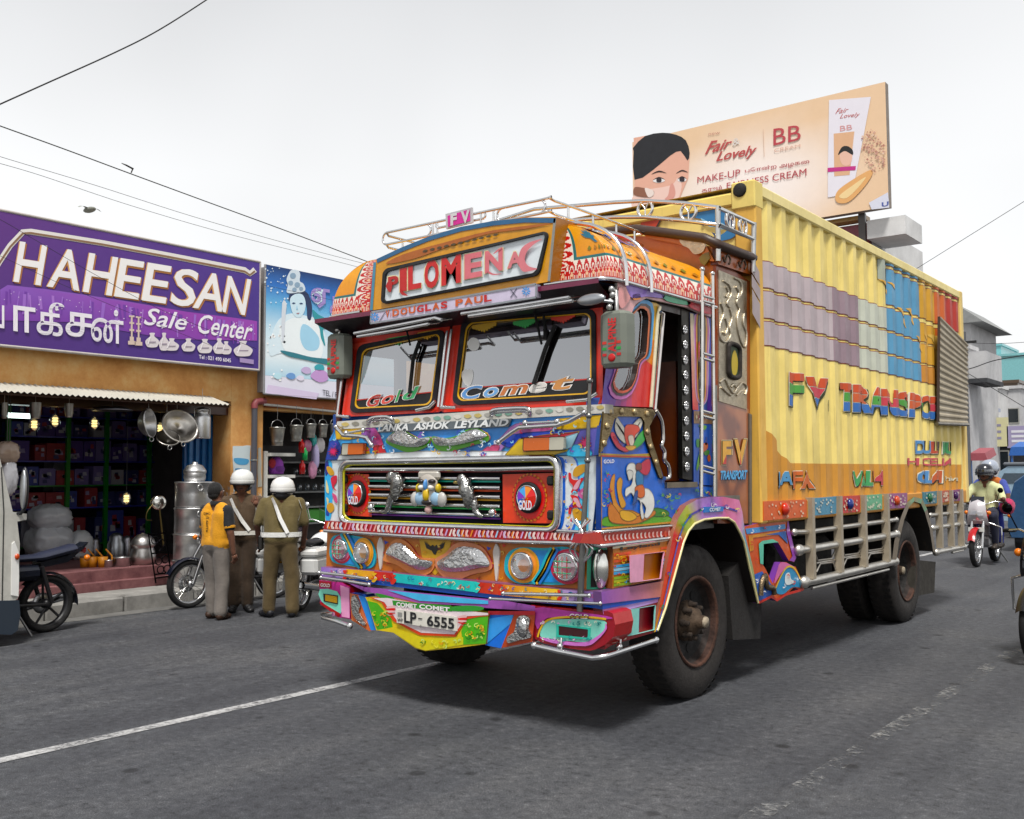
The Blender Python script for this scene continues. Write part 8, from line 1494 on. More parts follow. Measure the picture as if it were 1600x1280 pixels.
# policeman with his back to the camera, stooping
gp = G(438, 965); H3 = 1.60/1.64
segs = legs(.13, .03, -.05)+torso(-.07, 1.08)+arm(1, (.2, -.07, 1.32), (.28, -.03, 1.07), (.26, -.12, .86), sl=.85)+arm(-1, (-.2, -.07, 1.32), (-.27, -.06, 1.06), (-.24, -.16, .83), sl=.85)
t, hc = person('stooping policeman in khaki with white belt seen from behind', tuple(gp), BACK_+.12, segs, dict(trouser=h('5a4a2a'), shirt=h('62552f'), sleeve=h('62552f'), skin=h('5e3a2a')), (.0, -.15, 1.46), hands=[((.258, -.135, .83), (-.1, -.3, -1), (0, 1, 0)), ((-.235, -.175, .8), (.1, -.4, -1), (0, 1, 0))]); t.scale = (H3,)*3
helmet(t, hc+Vector((0, .01, .02)), h('e0e0de')); shoes(t, [(-.135, .0), (.14, -.06)], h('101018'), (.0, .6)); band3(t, 'belt', BELT(-.01, .96, .135), .055, .01, h('e6e6e2')); strap(t, 'cross_belt', [(.1, .07, 1.385), (.06, .085, 1.3), (.0, .125, 1.15), (-.09, .145, .98)], .045, h('e8e8e6')); strap(t, 'shoulder_strap', [(-.2, .02, 1.36), (-.235, .0, 1.26), (-.2, .05, 1.12)], .025, h('d8d8d4'))
m = MB(h('14120f')); m.bbox((.2, -.05, .78), (.26, .05, .95), .015); m.build('holster', 'leather', t)
# ================================================================ MOTORCYCLES AND OTHER VEHICLES
def moto(label, loc, head, tank, accent=BLACK, seat=h('141418'), R=.3, wb=1.28, panniers=False, crash=False, plate=None, plate_col=h('d8d8d4'), fair=None, lean=0, sport=False, spokes=18):
    """heading in world axes; local frame: +x forwards"""
    t = thing('motorcycle', label, 'motorcycle', loc, rot=atan2(head[1], head[0])); t.rotation_euler[0] = lean
    CR = (.7, .7, .7)
    for cx_, nm in ((0, 'rear_wheel'), (wb, 'front_wheel')):
        w = .06 if nm == 'rear_wheel' else .048; m = MB(h('111012')); m.lathe([(R*.78, -w*.5), (R*.88, -w*.9), (R*.96, -w*.75), (R, -w*.2), (R, w*.2), (R*.96, w*.75), (R*.88, w*.9), (R*.78, w*.5), (R*.78, -w*.5)], (cx_, 0, R), (0, 1, 0), 36); o = m.build(nm, 'rubber', t)
        m = MB(CR if not sport else h('16161a')); m.lathe([(R*.79, -w*.55), (R*.73, -w*.4), (R*.73, w*.4), (R*.79, w*.55)], (cx_, 0, R), (0, 1, 0), 36); m.lathe([(.001, -.07), (.035, -.07), (.05, -.03), (.05, .03), (.035, .07), (.001, .07)], (cx_, 0, R), (0, 1, 0), 16)
        n = 5 if sport else spokes
        for k in range(n):
            a = 2*pi*k/n; m.tube([(cx_+cos(a)*.04, .03*(-1)**k, R+sin(a)*.04), (cx_+cos(a+.15)*R*.74, 0, R+sin(a+.15)*R*.74)], .014 if sport else .0032, 5)
        m.build('rim', 'chrome' if not sport else 'plastic', o)
        m = MB((.5, .5, .5)); m.lathe([(.05, -.06), (.11, -.06), (.11, -.065), (.05, -.065)], (cx_, 0, R), (0, 1, 0), 20); m.build('brake_disc', 'steel', o)
        ff, a0, a1 = (accent, 20, 165) if nm == 'rear_wheel' else (tank, 25, 150); m = MB(ff)
        if nm == 'rear_wheel': a0, a1 = 40, 185
        m.grid(lambda u, v: (cx_+cos(radians(a0+(a1-a0)*u))*(R+.035), (v-.5)*(w*2.2), R+sin(radians(a0+(a1-a0)*u))*(R+.035)-.025*(abs(v-.5)*2)**2), 16, 4); m.build('mudguard', 'gloss', t)
    hx, hz_ = wb-.32, .92
    m = MB(CR)
    for s_ in (-1, 1): m.tube([(wb, s_*.085, R), (wb-.12, s_*.085, .62), (hx, s_*.085, hz_+.02)], [.025, .022, .018], 8)
    m.build('front_fork', 'chrome', t)
    m = MB(h('151417'))
    for pth in ([(hx, 0, .85), (wb-.55, 0, .68), (.45, 0, .62), (.05, 0, .72)], [(hx, 0, .8), (wb-.45, 0, .35), (.42, 0, .3), (.45, 0, .62)]): m.tube(pth, .02, 6)
    for s_ in (-1, 1): m.tube([(.42, s_*.08, .32), (0, s_*.09, R)], .02, 6); m.tube([(.0, s_*.11, R+.02), (.12, s_*.11, .7)], .024, 8)
    m.build('frame', 'paint', t)
    m = MB((.42, .42, .44)); m.bbox((.42, -.13, .28), (.78, .13, .48), .05); m.lathe([(.09, -.16), (.11, -.13), (.11, .13), (.09, .16), (.001, .165)], (.52, 0, .38), (0, 1, 0), 18)
    for k in range(6): m.bbox((.6, -.085, .48+k*.03), (.76, .085, .494+k*.03), .004)
    m.bbox((.62, -.07, .46), (.74, .07, .67), .02); m.build('engine', 'steel', t)
    m = MB(CR); m.tube([(.76, -.1, .55), (.84, -.12, .42), (.76, -.13, .24), (.35, -.14, .22), (.2, -.16, .24)], .022, 8); m.tube([(.22, -.16, .24), (.1, -.165, .27), (-.36, -.17, .34)], [.03, .045, .05], 12); m.lathe([(.05, 0), (.035, .002), (.001, -.02)], (-.36, -.17, .34), (-1, 0, .14), 12, h('0c0c0c')); m.build('exhaust', 'chrome', t)
    m = MB(tank); m.grid(lambda u, v: (.5+.46*u, .135*sin(pi*min(1, .18+u*.82))**.5*cos(2*pi*v)*(1.15 if sin(2*pi*v) < .3 else .9), .78+.1*sin(2*pi*v)*(sin(pi*(.12+.8*u))**.6)+.03*u), 12, 16); m.build('fuel_tank', 'gloss', t)
    m = MB(accent); m.bbox((.1, -.13, .56), (.46, .13, .72), .05); m.build('side_cover', 'gloss', t)
    m = MB(seat); m.grid(lambda u, v: (-.28+.82*u, .125*(1-.25*u)*cos(2*pi*v), .79+.05*(1 if u < .45 else .7)*sin(2*pi*v)+(.07*(1-u/.45) if u < .45 else 0)), 12, 14); m.build('seat', 'leather', t)
    m = MB(accent); m.prism([(-.38, -.07, .86), (-.2, -.09, .72), (.1, -.1, .68), (.1, -.1, .74), (-.2, -.09, .79), (-.42, -.06, .92)], (0, .16, 0)); m.build('tail', 'gloss', t)
    m = MB(h('a01c1c')); m.bbox((-.43, -.06, .8), (-.39, .06, .87), .015); m.build('tail_lamp', 'gloss', t)
    for x in (-.36, wb-.18):
        for s_ in (-1, 1): m = MB(h('d07a14')); m.ball((x, s_*.17, .76 if x < 0 else .86), .035, 8); m.tube([(x, s_*.05, .76 if x < 0 else .86), (x, s_*.15, .76 if x < 0 else .86)], .008, 5, h('1a1a1a')); m.build('indicator', 'gloss', t)
    if fair is None:
        m = MB(CR); m.lathe([(.001, -.09), (.06, -.08), (.09, -.02), (.092, .01), (.085, .015)], (wb-.2, 0, .88), (1, 0, .05), 20); ho = m.build('headlamp', 'chrome', t); m = MB((.8, .8, .8)); m.lathe([(.085, .012), (.05, .03), (.001, .035)], (wb-.2, 0, .88), (1, 0, .05), 20); m.build('lens', 'lens', ho)
    else:
        m = MB(fair); m.grid(lambda u, v: (wb-.22+.13*sin(pi*v)**.7*(1-.4*abs(u-.5)*2), (u-.5)*.34*(1-.35*v), .68+.4*v-.04*abs(u-.5)), 10, 10); fo_ = m.build('fairing', 'gloss', t); m = MB((.85, .85, .88)); m.grid(lambda u, v: (wb-.1+.04*sin(pi*v)+.012-.05*abs(u-.5), (u-.5)*.24*(1-.3*v), .74+.16*v), 8, 6); m.build('headlamp', 'lens', fo_); m = MB(h('22242c')); m.grid(lambda u, v: (wb-.17-.06*v, (u-.5)*.2, 1.0+.12*v), 6, 4); m.build('fly_screen', 'gloss', fo_)
    m = MB(CR); m.tube([(hx-.15, -.36, 1.02), (hx-.06, -.22, 1.04), (hx, -.06, .98), (hx, .06, .98), (hx-.06, .22, 1.04), (hx-.15, .36, 1.02)], .011, 6); m.build('handlebar', 'chrome', t)
    for s_ in (-1, 1):
        m = MB(h('121214')); m.tube([(hx-.16, s_*.38, 1.02), (hx-.11, s_*.27, 1.03)], .018, 8); m.build('grip', 'rubber', t); m = MB(CR if fair is None else h('18181a')); m.tube([(hx-.08, s_*.24, 1.04), (hx-.04, s_*.3, 1.2)], .006, 5); m.lathe([(.001, -.02), (.035, -.012), (.045, .0), (.042, .006), (.001, .007)], (hx-.05, s_*.31, 1.22), (-1, 0, .1), 14); m.build('mirror', 'chrome', t)
    if panniers:
        for s_ in (-1, 1): m = MB(h('d2d3d2')); y0, y1 = sorted((s_*.16, s_*.38)); m.bbox((-.4, y0, .46), (.06, y1, .66), .035); o = m.build('pannier', 'gloss', t); m = MB(h('dcdcda')); m.bbox((-.41, y0-.005, .664), (.07, y1+.005, .76), .03); m.build('pannier_lid', 'gloss', o)
        m = MB(h('d8d8d6')); m.bbox((-.5, -.14, .84), (-.2, .14, .88), .015); m.build('rack', 'paint', t); m = MB(); m.grid(lambda u, v: (wb-.2-.12*v, (u-.5)*.42*(1-.3*v), 1.02+.36*v), 6, 4); m.build('windshield', 'clear', t)
    if crash: m = MB(CR); m.tube([(wb-.42, -.08, .7), (wb-.4, -.3, .62), (wb-.42, -.3, .36), (wb-.5, -.08, .3)], .014, 8); m.tube([(wb-.42, .08, .7), (wb-.4, .3, .62), (wb-.42, .3, .36), (wb-.5, .08, .3)], .014, 8); m.build('crash_bar', 'chrome', t)
    if plate is not None:
        x = wb-.06 if plate > 0 else -.44; m = MB(plate_col); m.box((x-.006, -.12, .56 if plate > 0 else .6), (x+.006, .12, .63 if plate > 0 else .7)); m.build('number_plate', 'paint', t)
    m = MB(h('8a8a8a')); m.tube([(.4, .1, .3), (.3, .26, .02)], .012, 6); m.build('side_stand', 'steel', t); return t
def onground(x, y): return (x, y, gz(x))
p = G(70, 988); moto('dark sports motorcycle parked beside the white van, tail to the right', onground(p.x, p.y), (.08, -1), h('15213f'), h('12151f'), h('1a2138'), sport=True, fair=h('15213f'))
p = S(300, 915, -7.62); moto('black motorcycle with chrome engine behind the man in yellow', onground(p.x, p.y+1.28), (-.05, -1), h('10131f'), h('101426'), crash=True)
p = G(468, 954); moto('white police motorcycle with panniers and windshield beside the truck', onground(p.x, p.y), (-.45, .9), h('e2e3e2'), h('d8d9d8'), panniers=True, plate=-1, plate_col=h('d8a414'), R=.32)
p = G(545, 930); moto('second white police motorcycle partly hidden behind the truck front', onground(p.x-.6, p.y+.9), (-.45, .9), h('d8d9da'), h('23305a'), panniers=True)
p = G(1526, 886); rb = moto('red and white motorcycle carrying two people towards the camera', onground(p.x, p.y+1.28), (.0, -1), h('a01c2a'), h('8a1a26'), fair=h('b8b4b8'), crash=True, plate=1)
RX, RY, RZ = p.x, p.y+1.28, gz(p.x)
p = G(1594, 1032); moto('dark motorcycle cut off by the right edge of the picture', onground(p.x+.28, p.y+1.25), (-.12, -1), h('0f0f12'), h('121216'), crash=True, fair=h('131316'), sport=True)
def seated(label, dy, cols, armw, helm, z0=.86, vis=True, hair=None):
    segs = [('trouser', [(-.09, 0, z0), (-.17, -.36, z0-.06), (-.17, -.26, .36)], [.1, .08, .055]), ('trouser', [(.09, 0, z0), (.17, -.36, z0-.06), (.17, -.26, .36)], [.1, .08, .055]), ('shirt', [(-.07, 0, z0+.04), (-.08, -.02, z0+.25), (-.09, -.05, z0+.42)], [.11, .115, .09]), ('shirt', [(.07, 0, z0+.04), (.08, -.02, z0+.25), (.09, -.05, z0+.42)], [.11, .115, .09]), ('skin', [(0, -.06, z0+.44), (0, -.08, z0+.54)], [.06, .055])]+arm(1, (.19, -.05, z0+.4), (.3, -.22, z0+.2), armw[0], sl=.8)+arm(-1, (-.19, -.05, z0+.4), (-.3, -.22, z0+.2), armw[1], sl=.8)
    t, hc = person(label, (RX, RY-.45+dy, RZ), 0., segs, cols, (0, -.1, z0+.62), face=True, hands=[(armw[0], (.0, -1, .1), (1, 0, 0)), (armw[1], (.0, -1, .1), (1, 0, 0))], vox=.018); helmet(t, hc+Vector((0, 0, .03)), helm, visor=vis); shoes(t, [(-.18, -.28), (.18, -.28)], h('2a2018')); 
    for ch in t.children:
        if ch.name.startswith('shoe'): ch.location.z += .26
    return t
seated('rider in pale yellow shirt and dark helmet on the red motorcycle', 0, dict(trouser=h('1f2238'), shirt=h('c8cc9a'), sleeve=h('c8cc9a'), skin=SKIN), ((.36, -.5, 1.06), (-.36, -.5, 1.06)), h('23252c'))
pl_ = seated('pillion passenger in orange with silver helmet behind the rider', .36, dict(trouser=h('1a2a8a'), shirt=h('b8641c'), sleeve=h('3a4a9a'), skin=SKIN), ((.3, -.3, 1.0), (-.3, -.3, 1.0)), h('9aa0ac'), z0=.93)
bundle((RX+.33, RY-.55, RZ+.95), (.11, .13, .13), 'bright pink cloth bag held beside the rider', 'cloth_bag', h('b02a58'), 'cloth', 21, 'bag')
# white van nosing in at the left edge
VX = -6.6
vt = thing('van', 'white van cut off by the left edge with black mirror and clear headlamp', 'van', (VX-.8, -1.6, gz(VX)))
prof_ = [(-60, 1010), (-60, 930), (14, 945), (28, 935), (31, 850), (27, 815), (42, 812), (42, 803), (20, 800), (13, 770), (-4, 700), (-40, 560), (-60, 540)]
front = [S(x, y, VX) for x, y in prof_]; m = MB(h('b9b8b2')); rear_y = -4.6
side = [(p.y, p.z) for p in front]; side = side[1:-1]; out_ = [Vector((VX, a, z)) for a, z in side]+[Vector((VX, -1.6, side[-1][1]+.1)), Vector((VX, rear_y, side[-1][1]+.05)), Vector((VX, rear_y, side[0][1]))]
m.prism(out_, (-1.65, 0, 0), h('c4c3bd'), h('b4b3ac')); m.build('van_body', 'paint', vt)
m = MB(h('2a3440')); m.prism([S(x, y, VX+.02) for x, y in [(-40, 940), (30, 938), (32, 960), (28, 985), (18, 992), (-40, 990)]], (-1.7, 0, 0)); m.build('bumper', 'plastic', vt)
m = MB((.75, .76, .74)); m.prism([S(x, y, VX+.012) for x, y in [(19, 850), (23, 846), (29, 862), (30, 900), (29, 932), (18, 930)]], (-.3, 0, 0), (.8, .8, .78)); ho = m.build('headlamp', 'gloss', vt); m = MB(h('b8501c')); m.ball(S(27, 870, VX+.02), (.015, .025, .03), 8); m.build('indicator', 'gloss', ho)
m = MB(h('22242a')); mp = S(38, 765, VX+.12); a = S(36, 785, VX+.12); m.ball(mp, (.06, .035, .22), 14); m.tube([mp+Vector((0, 0, -.18)), S(33, 802, VX+.02), S(18, 803, VX-.05)], .018, 6); mo = m.build('mirror', 'plastic', vt); m = MB((.6, .62, .65)); m.ball(mp+Vector((.02, -.02, 0)), (.05, .025, .19), 12); m.build('mirror_face', 'steel', mo)
m = MB(h('4a4a46')); stroke(m, [S(2, 730, VX+.004), S(6, 800, VX+.004), S(3, 960, VX+.004)], .012, NS, h('3a3a38')); m.build('door_seam', 'matte', vt); m = MB(h('14171a')); m.poly([S(x, y, VX+.006) for x, y in [(-60, 720), (-10, 722), (-34, 590), (-60, 570)]]); m.build('side_window', 'gloss', vt)
for y_ in (-.75, -3.6): m = MB(h('141315')); m.lathe([(.18, 0), (.3, .0), (.32, -.06), (.32, -.16), (.18, -.18)], (VX-.02, y_, gz(VX)+.32), (1, 0, 0), 24); wo_ = m.build('wheel', 'rubber', vt); m = MB(STEEL); m.lathe([(.19, -.01), (.12, -.03), (.001, -.02)], (VX-.02, y_, gz(VX)+.32), (1, 0, 0), 18); m.build('hubcap', 'steel', wo_)
# blue covered three wheeler and pale van further up the street
p = G(1582, 862); x0, y0 = p.x, p.y; t = thing('three_wheeler', 'three wheeler under a blue tarpaulin at the right edge', 'three wheeler', (x0+.65, y0, 0)); m = MB(h('1f4f7a')); PR = [(0, .28), (-.06, .5), (-.02, 1.0), (.08, 1.35), (.3, 1.52), (.65, 1.58), (1.0, 1.52), (1.22, 1.35), (1.32, 1.0), (1.36, .5), (1.3, .28)]
rnd = random.Random(3); m.grid(lambda u, v: (x0+PR[min(10, int(round(u*10)))][0]+.03*sin(v*23+u*9), y0-.05+2.4*v+(.12*sin(u*pi) if v < .01 else 0), PR[min(10, int(round(u*10)))][1]*(1-.12*(1-sin(pi*min(1, .25+v))))), 10, 12); m.poly([(x0+a, y0-.04+.0, z*.965) for a, z in PR], h('1c4870')); m.build('tarpaulin', 'cloth', t)
for yy in (.25, 2.0): m = MB(h('121214')); m.lathe([(.1, .07), (.19, .07), (.21, .03), (.21, -.03), (.19, -.07), (.1, -.07)], (x0+.1, y0+yy, .21), (1, 0, 0), 20); m.build('wheel', 'rubber', t)
m = MB(h('20242c')); m.bbox((x0+.05, y0+.0, .16), (x0+1.25, y0+2.3, .34), .04); m.build('underbody', 'matte', t)
Y_ = 20.; a, bq = F(1557, 858, Y_), F(1650, 728, Y_); t = thing('delivery_van', 'pale blue grey van behind the three wheeler', 'van', ((a.x+bq.x)/2, Y_, 0)); m = MB(h('8fa4b4')); w = bq.x-a.x
m.prism([(a.x, Y_, .4), (a.x, Y_, 1.2), (a.x+.12, Y_, bq.z-.12), (a.x+.3, Y_, bq.z), (bq.x-.3, Y_, bq.z), (bq.x, Y_, 1.2), (bq.x, Y_, .4)], (0, 3.6, 0), h('9ab0c0'), h('8398aa')); m.build('van_body', 'paint', t); m = MB(h('46525c')); m.prism([(a.x+.1, Y_-.012, 1.25), (a.x+.22, Y_-.012, bq.z-.16), (bq.x-.22, Y_-.012, bq.z-.16), (bq.x-.1, Y_-.012, 1.25)], (0, .01, 0)); m.build('windscreen', 'gloss', t); m = MB(h('5a5f66')); m.bbox((a.x+.2, Y_-.03, bq.z+.002), (bq.x-.2, Y_+3, bq.z+.09), .03); m.build('roof_carrier', 'plastic', t)
for x in (a.x+.2, bq.x-.4): m = MB(h('131315')); m.lathe([(.15, 0), (.3, 0), (.3, .2), (.15, .2)], (x, Y_+.6, .3), (1, 0, 0), 18); m.build('wheel', 'rubber', t)
# ================================================================ BILLBOARD
YBB = 32.1
def bb(pts, d=0): return fp(pts, YBB-d)
ZV = zoom(960, 110, 3.3333)
def bv(pts, d=0): return bb(ZV(pts), d)
q = [F(990, 383, YBB), F(1390, 328.5, YBB), F(1382, 134, YBB), F(990, 217, YBB)]; zb0, zt0 = q[0].z*.5+q[1].z*.5, q[2].z*.5+q[3].z*.5; bx0, bx1 = q[0].x, q[1].x*.5+q[2].x*.5
bbd = thing('billboard', 'huge peach billboard with a face and a cream tube above the container', 'billboard', ((bx0+bx1)/2, YBB, zb0)); m = MB()
for i in range(12):
    for j in range(6):
        c = []
        for du, dv in ((0, 0), (1, 0), (1, 1), (0, 1)):
            u, v = (i+du)/12, (j+dv)/6; k = max(0, 1-((u-.5)**2*5+(v-.35)**2*3.2)); c.append(lin(h('e6c4a0'), h('f6ece8'), k) if u > .12 else h('e8c4a6'))
        m.poly([(bx0+(bx1-bx0)*(i+du)/12, YBB, zb0+(zt0-zb0)*(j+dv)/6) for du, dv in ((0, 0), (1, 0), (1, 1), (0, 1))], c)
m.build('panel', 'print', bbd); m = MB(h('8a8078')); m.box((bx0, YBB+.01, zb0), (bx1, YBB+.35, zt0)); m.build('frame', 'matte', bbd)
m = MB()
def bp2(pts, c, d=.02, n=4): m.poly(bv(spl(pts, n) if n else pts, d), h(c))
bp2([(100, 352), (105, 560), (105, 735), (330, 690), (385, 560), (392, 430), (340, 350), (250, 325)], 'e2ac96', .015, 0); bp2([(100, 420), (105, 570), (200, 520), (290, 445), (345, 420), (380, 470), (392, 430), (372, 365), (320, 335), (250, 325), (160, 342), (100, 400)], '191a20', .02, 2); bp2([(110, 640), (290, 600), (330, 560), (350, 610), (300, 700), (110, 735)], 'ecc8bc', .018)
for x, y, w in ((232, 572, 32), (352, 568, 24)): bp2([(x-w, y+4), (x, y-14), (x+w, y+2), (x, y+14)], 'e8e4e4', .024); bp2([(x-11, y-9), (x+11, y-9), (x+11, y+10), (x-11, y+10)], '2a2028', .027); bp2([(x-w-8, y-30), (x, y-50), (x+w+8, y-36), (x, y-42)], '2a1c1c', .026); bp2([(x-w, y), (x, y-17), (x+w, y-2), (x, y-11)], '2a1c1c', .029)
bp2([(290, 600), (305, 590), (318, 640), (300, 672), (262, 672), (280, 650)], 'd8988a', .023); bp2([(105, 610), (150, 612), (200, 625), (205, 645), (180, 662), (105, 650)], '8a5a44', .03); bp2([(160, 612), (200, 625), (204, 648), (180, 662), (165, 640)], 'e8d8d0', .033)
m.text('Fair', bv([(470, 440), (605, 402), (620, 352), (490, 370)], .03), h('b84a4a'), .02, .25); m.text('&', bv([(615, 395), (655, 382), (655, 350), (615, 358)], .03), h('d8d0ca'), .01); m.text('Lovely', bv([(525, 490), (735, 455), (745, 385), (540, 425)], .03), h('b84a4a'), .02, .25); m.text('BB', bv([(828, 392), (970, 362), (970, 282), (828, 305)], .03), h('b8404a'), .0); m.text('CREAM', bv([(832, 428), (968, 400), (968, 384), (832, 408)], .03), h('d8b0a0'), .0); m.text('new', bv([(490, 340), (550, 330), (550, 320), (490, 328)], .03), h('c09080'), .0)
m.text('MAKE-UP', bv([(432, 588), (655, 552), (655, 514), (432, 556)], .03), h('b0404a'), .0); m.text('போன்ற அழகை', bv([(680, 540), (1015, 492), (1015, 460), (680, 512)], .03), h('b0404a'), .01); m.text('தரும்', bv([(455, 645), (560, 628), (560, 596), (455, 614)], .03), h('b0404a'), .01); m.text('FAIRNESS CREAM', bv([(585, 618), (1000, 548), (1000, 510), (585, 586)], .03), h('b0404a'), .0); stroke(m, bv([(775, 305), (780, 450)], .03), .02, NF, h('d8b8a0'))
bp2([(1118, 155), (1336, 138), (1300, 330), (1255, 560), (1240, 640), (1112, 662), (1112, 520)], 'e4e0ea', .022, 0); bp2([(1142, 330), (1250, 318), (1225, 545), (1145, 552)], 'dcae88', .026, 0); bp2([(1110, 508), (1258, 498), (1255, 520), (1110, 530)], 'c02a84', .03, 0); bp2([(1165, 440), (1185, 400), (1215, 395), (1240, 415), (1240, 440), (1200, 420)], '1a1818', .032); bp2([(1175, 430), (1205, 418), (1238, 435), (1230, 485), (1200, 498), (1178, 475)], 'e6b8a4', .03); m.text('Fair', bv([(1150, 228), (1215, 218), (1222, 192), (1160, 200)], .03), h('c05a5a'), .0, .25); m.text('Lovely', bv([(1172, 258), (1275, 246), (1280, 218), (1180, 228)], .03), h('c05a5a'), .0, .25); m.text('BB', bv([(1175, 318), (1238, 308), (1238, 282), (1175, 290)], .03), h('d89898'), .0)
bp2([(1150, 660), (1170, 620), (1240, 570), (1330, 520), (1342, 545), (1290, 620), (1220, 685), (1165, 690)], 'e0a868', .03); bp2([(1170, 655), (1240, 600), (1310, 555), (1270, 610), (1210, 665)], 'eccf96', .033); bp2([(1325, 690), (1425, 635), (1432, 715), (1340, 725)], 'd4d6e6', .03, 0); m.text('U', bv([(1392, 712), (1428, 706), (1428, 682), (1392, 688)], .036), h('4a5aa0'), .03)
for k in range(120): a_, r_ = random.uniform(0, 6.28), random.random()**.6; x, y = 1350+60*r_*cos(a_)+20*sin(a_), 420+130*r_*sin(a_)*.9; s_ = random.uniform(3, 8); bp2([(x-s_, y), (x, y-s_), (x+s_, y), (x, y+s_)], random.choice(['c09080', 'b07a6a', 'e0c0a8', 'd0a490']), .03+.0002*k, 0)
m.build('billboard_print', 'print', bbd)
# building that carries the billboard
m = MB(); rb_ = thing('rooftop_tower', 'white and maroon rooftop block under the billboard', 'building', (-10, 34, 6))
a, c = F(1310, 400, 33), F(1357, 349, 33); a2 = F(1357, 349, 33); e_ = F(1409, 400, 40)
bx(rb_, 'maroon_wall', (a.x-3, 33, 0), (c.x, 33.3, c.z), 'paint', h('7a2a3a')); bx(rb_, 'white_wall', (c.x-3, 33.3, 0), (c.x+.02, 40, c.z+.1), 'white_plaster'); bx(rb_, 'timber_beam', (a.x-3, 32.6, c.z+.1), (c.x, 33.2, zb0-.02), 'paint', h('9a7a4a')); bx(rb_, 'concrete_beam', (c.x+.1, 32.5, zb0-1.0), (c.x+1.5, 34.6, zb0-.3), 'white_plaster'); bx(rb_, 'post', (c.x-.2, 32.45, 6), (c.x+.05, 32.6, zb0), 'paint', h('3a3432')); bx(rb_, 'lower_block', (-19, 33.4, 0), (c.x-3.2, 42, 8), 'white_plaster')
# ================================================================ FAR STREET
def block(name, label, x0, x1, yt, yb, Y, depth, kind, col=(.5, .5, .5), wins=(), zg=None):
    A, B = F(x0, yb, Y), F(x1, yt, Y); t = thing(name, label, 'building', ((A.x+B.x)/2, Y, 0)); z0 = A.z if zg is None else zg; bx(t, 'wall', (A.x, Y, z0), (B.x, Y+depth, B.z), kind, col); bx(t, 'parapet', (A.x-.1, Y-.1, B.z), (B.x+.1, Y+depth+.1, B.z+.18), kind, col)
    for wx, wy, w, hh in wins:
        p = F(wx, wy, Y); o = bx(t, 'window', (p.x-w/2, Y-.012, p.z-hh/2), (p.x+w/2, Y+.05, p.z+hh/2), 'gloss', h('20262a')); m = MB(h('8a8a86')); ring(m, [(p.x-w/2-.06, Y-.03, p.z-hh/2-.06), (p.x+w/2+.06, Y-.03, p.z-hh/2-.06), (p.x+w/2+.06, Y-.03, p.z+hh/2+.06), (p.x-w/2-.06, Y-.03, p.z+hh/2+.06)], [(p.x-w/2, Y-.03, p.z-hh/2), (p.x+w/2, Y-.03, p.z-hh/2), (p.x+w/2, Y-.03, p.z+hh/2), (p.x-w/2, Y-.03, p.z+hh/2)], (0, .03, 0), h('9a9a96')); m.build('frame', 'paint', o)
    return t
t = block('grey_building', 'grey concrete building with overhanging roof slab right behind the container', 1440, 1516, 500, 800, 44, 5, 'grey_plaster'); a, c = F(1490, 506, 43.6), F(1536, 486, 43.6); m = MB(h('8a8c8c')); m.prism([(a.x, 43.6, a.z), (c.x, 43.6, a.z), (a.x, 43.6, a.z+1.0)], (0, 6, 0)); m.build('roof_slab', 'matte', t)
t = block('grey_building', 'pale grey block with boxed balcony below the roof slab', 1450, 1512, 545, 800, 42, 1.5, 'grey_plaster'); a, c = F(1513, 592, 42), F(1540, 548, 42); bx(t, 'balcony', (a.x, 42, a.z), (c.x, 45, c.z), 'grey_plaster'); bx(t, 'balcony_floor', (a.x, 41.9, a.z-.2), (c.x+.05, 45, a.z-.01), 'matte', h('3a3c40'))
block('cyan_building', 'turquoise building at the end of the street', 1536, 1640, 552, 720, 78, 10, 'paint', h('86b8bc')); block('cyan_tower', 'small turquoise stair tower on top of the turquoise building', 1537, 1564, 540, 552, 80, 6, 'paint', h('86b8bc'), zg=F(1550, 548, 80).z-1)  # turquoise muted, distance haze put into the wall colour
block('cream_building', 'cream two storey house with two small square windows', 1512, 1562, 607, 800, 58, 8, 'white_plaster', wins=((1524, 637, .5, .5), (1542, 637, .5, .5))); block('grey_house', 'weathered grey upper storey right of the cream house', 1563, 1594, 607, 800, 60, 8, 'grey_plaster', wins=((1578, 650, .9, .8),)); block('roof_tank', 'brown water tank block on the grey house', 1568, 1590, 598, 607, 61, 2, 'paint', h('4a3c30'), zg=F(1578, 606, 61).z)
block('shop_row', 'low dark shop row under the signboards at the far right', 1512, 1640, 692, 830, 50, 6, 'matte', h('1c1c22'), wins=((1556, 740, 1.2, 2.2),), zg=0); block('blue_wall_shop', 'blue grey shop wall next to the container tail', 1512, 1538, 640, 700, 49, 3, 'paint', h('8a92a8'))
for x0, x1, y0_, y1_, c, lab in ((1552, 1574, 652, 698, 'c9c49a', 'faded cream shop sign far up the street'), (1574, 1612, 665, 700, '9a92b4', 'lilac shop sign at the far right edge')):
    A, B = F(x0, y1_, 48.5), F(x1, y0_, 48.5); m = MB(h(c)); m.prism([(A.x, 48.5, A.z), (B.x, 48.5, A.z), (B.x, 48.5, B.z), (A.x, 48.5, B.z)], (0, .2, 0)); 
    for k in range(3): z_ = A.z+(B.z-A.z)*(.25+.22*k); m.poly([(A.x+.2, 48.49, z_), (B.x-.3, 48.49, z_), (B.x-.3, 48.49, z_+.12), (A.x+.2, 48.49, z_+.12)], h('d8d8e0') if c[0] == '9' else h('8a86a0'))
    m.build('far_sign', 'print', label=lab, cat='signboard')
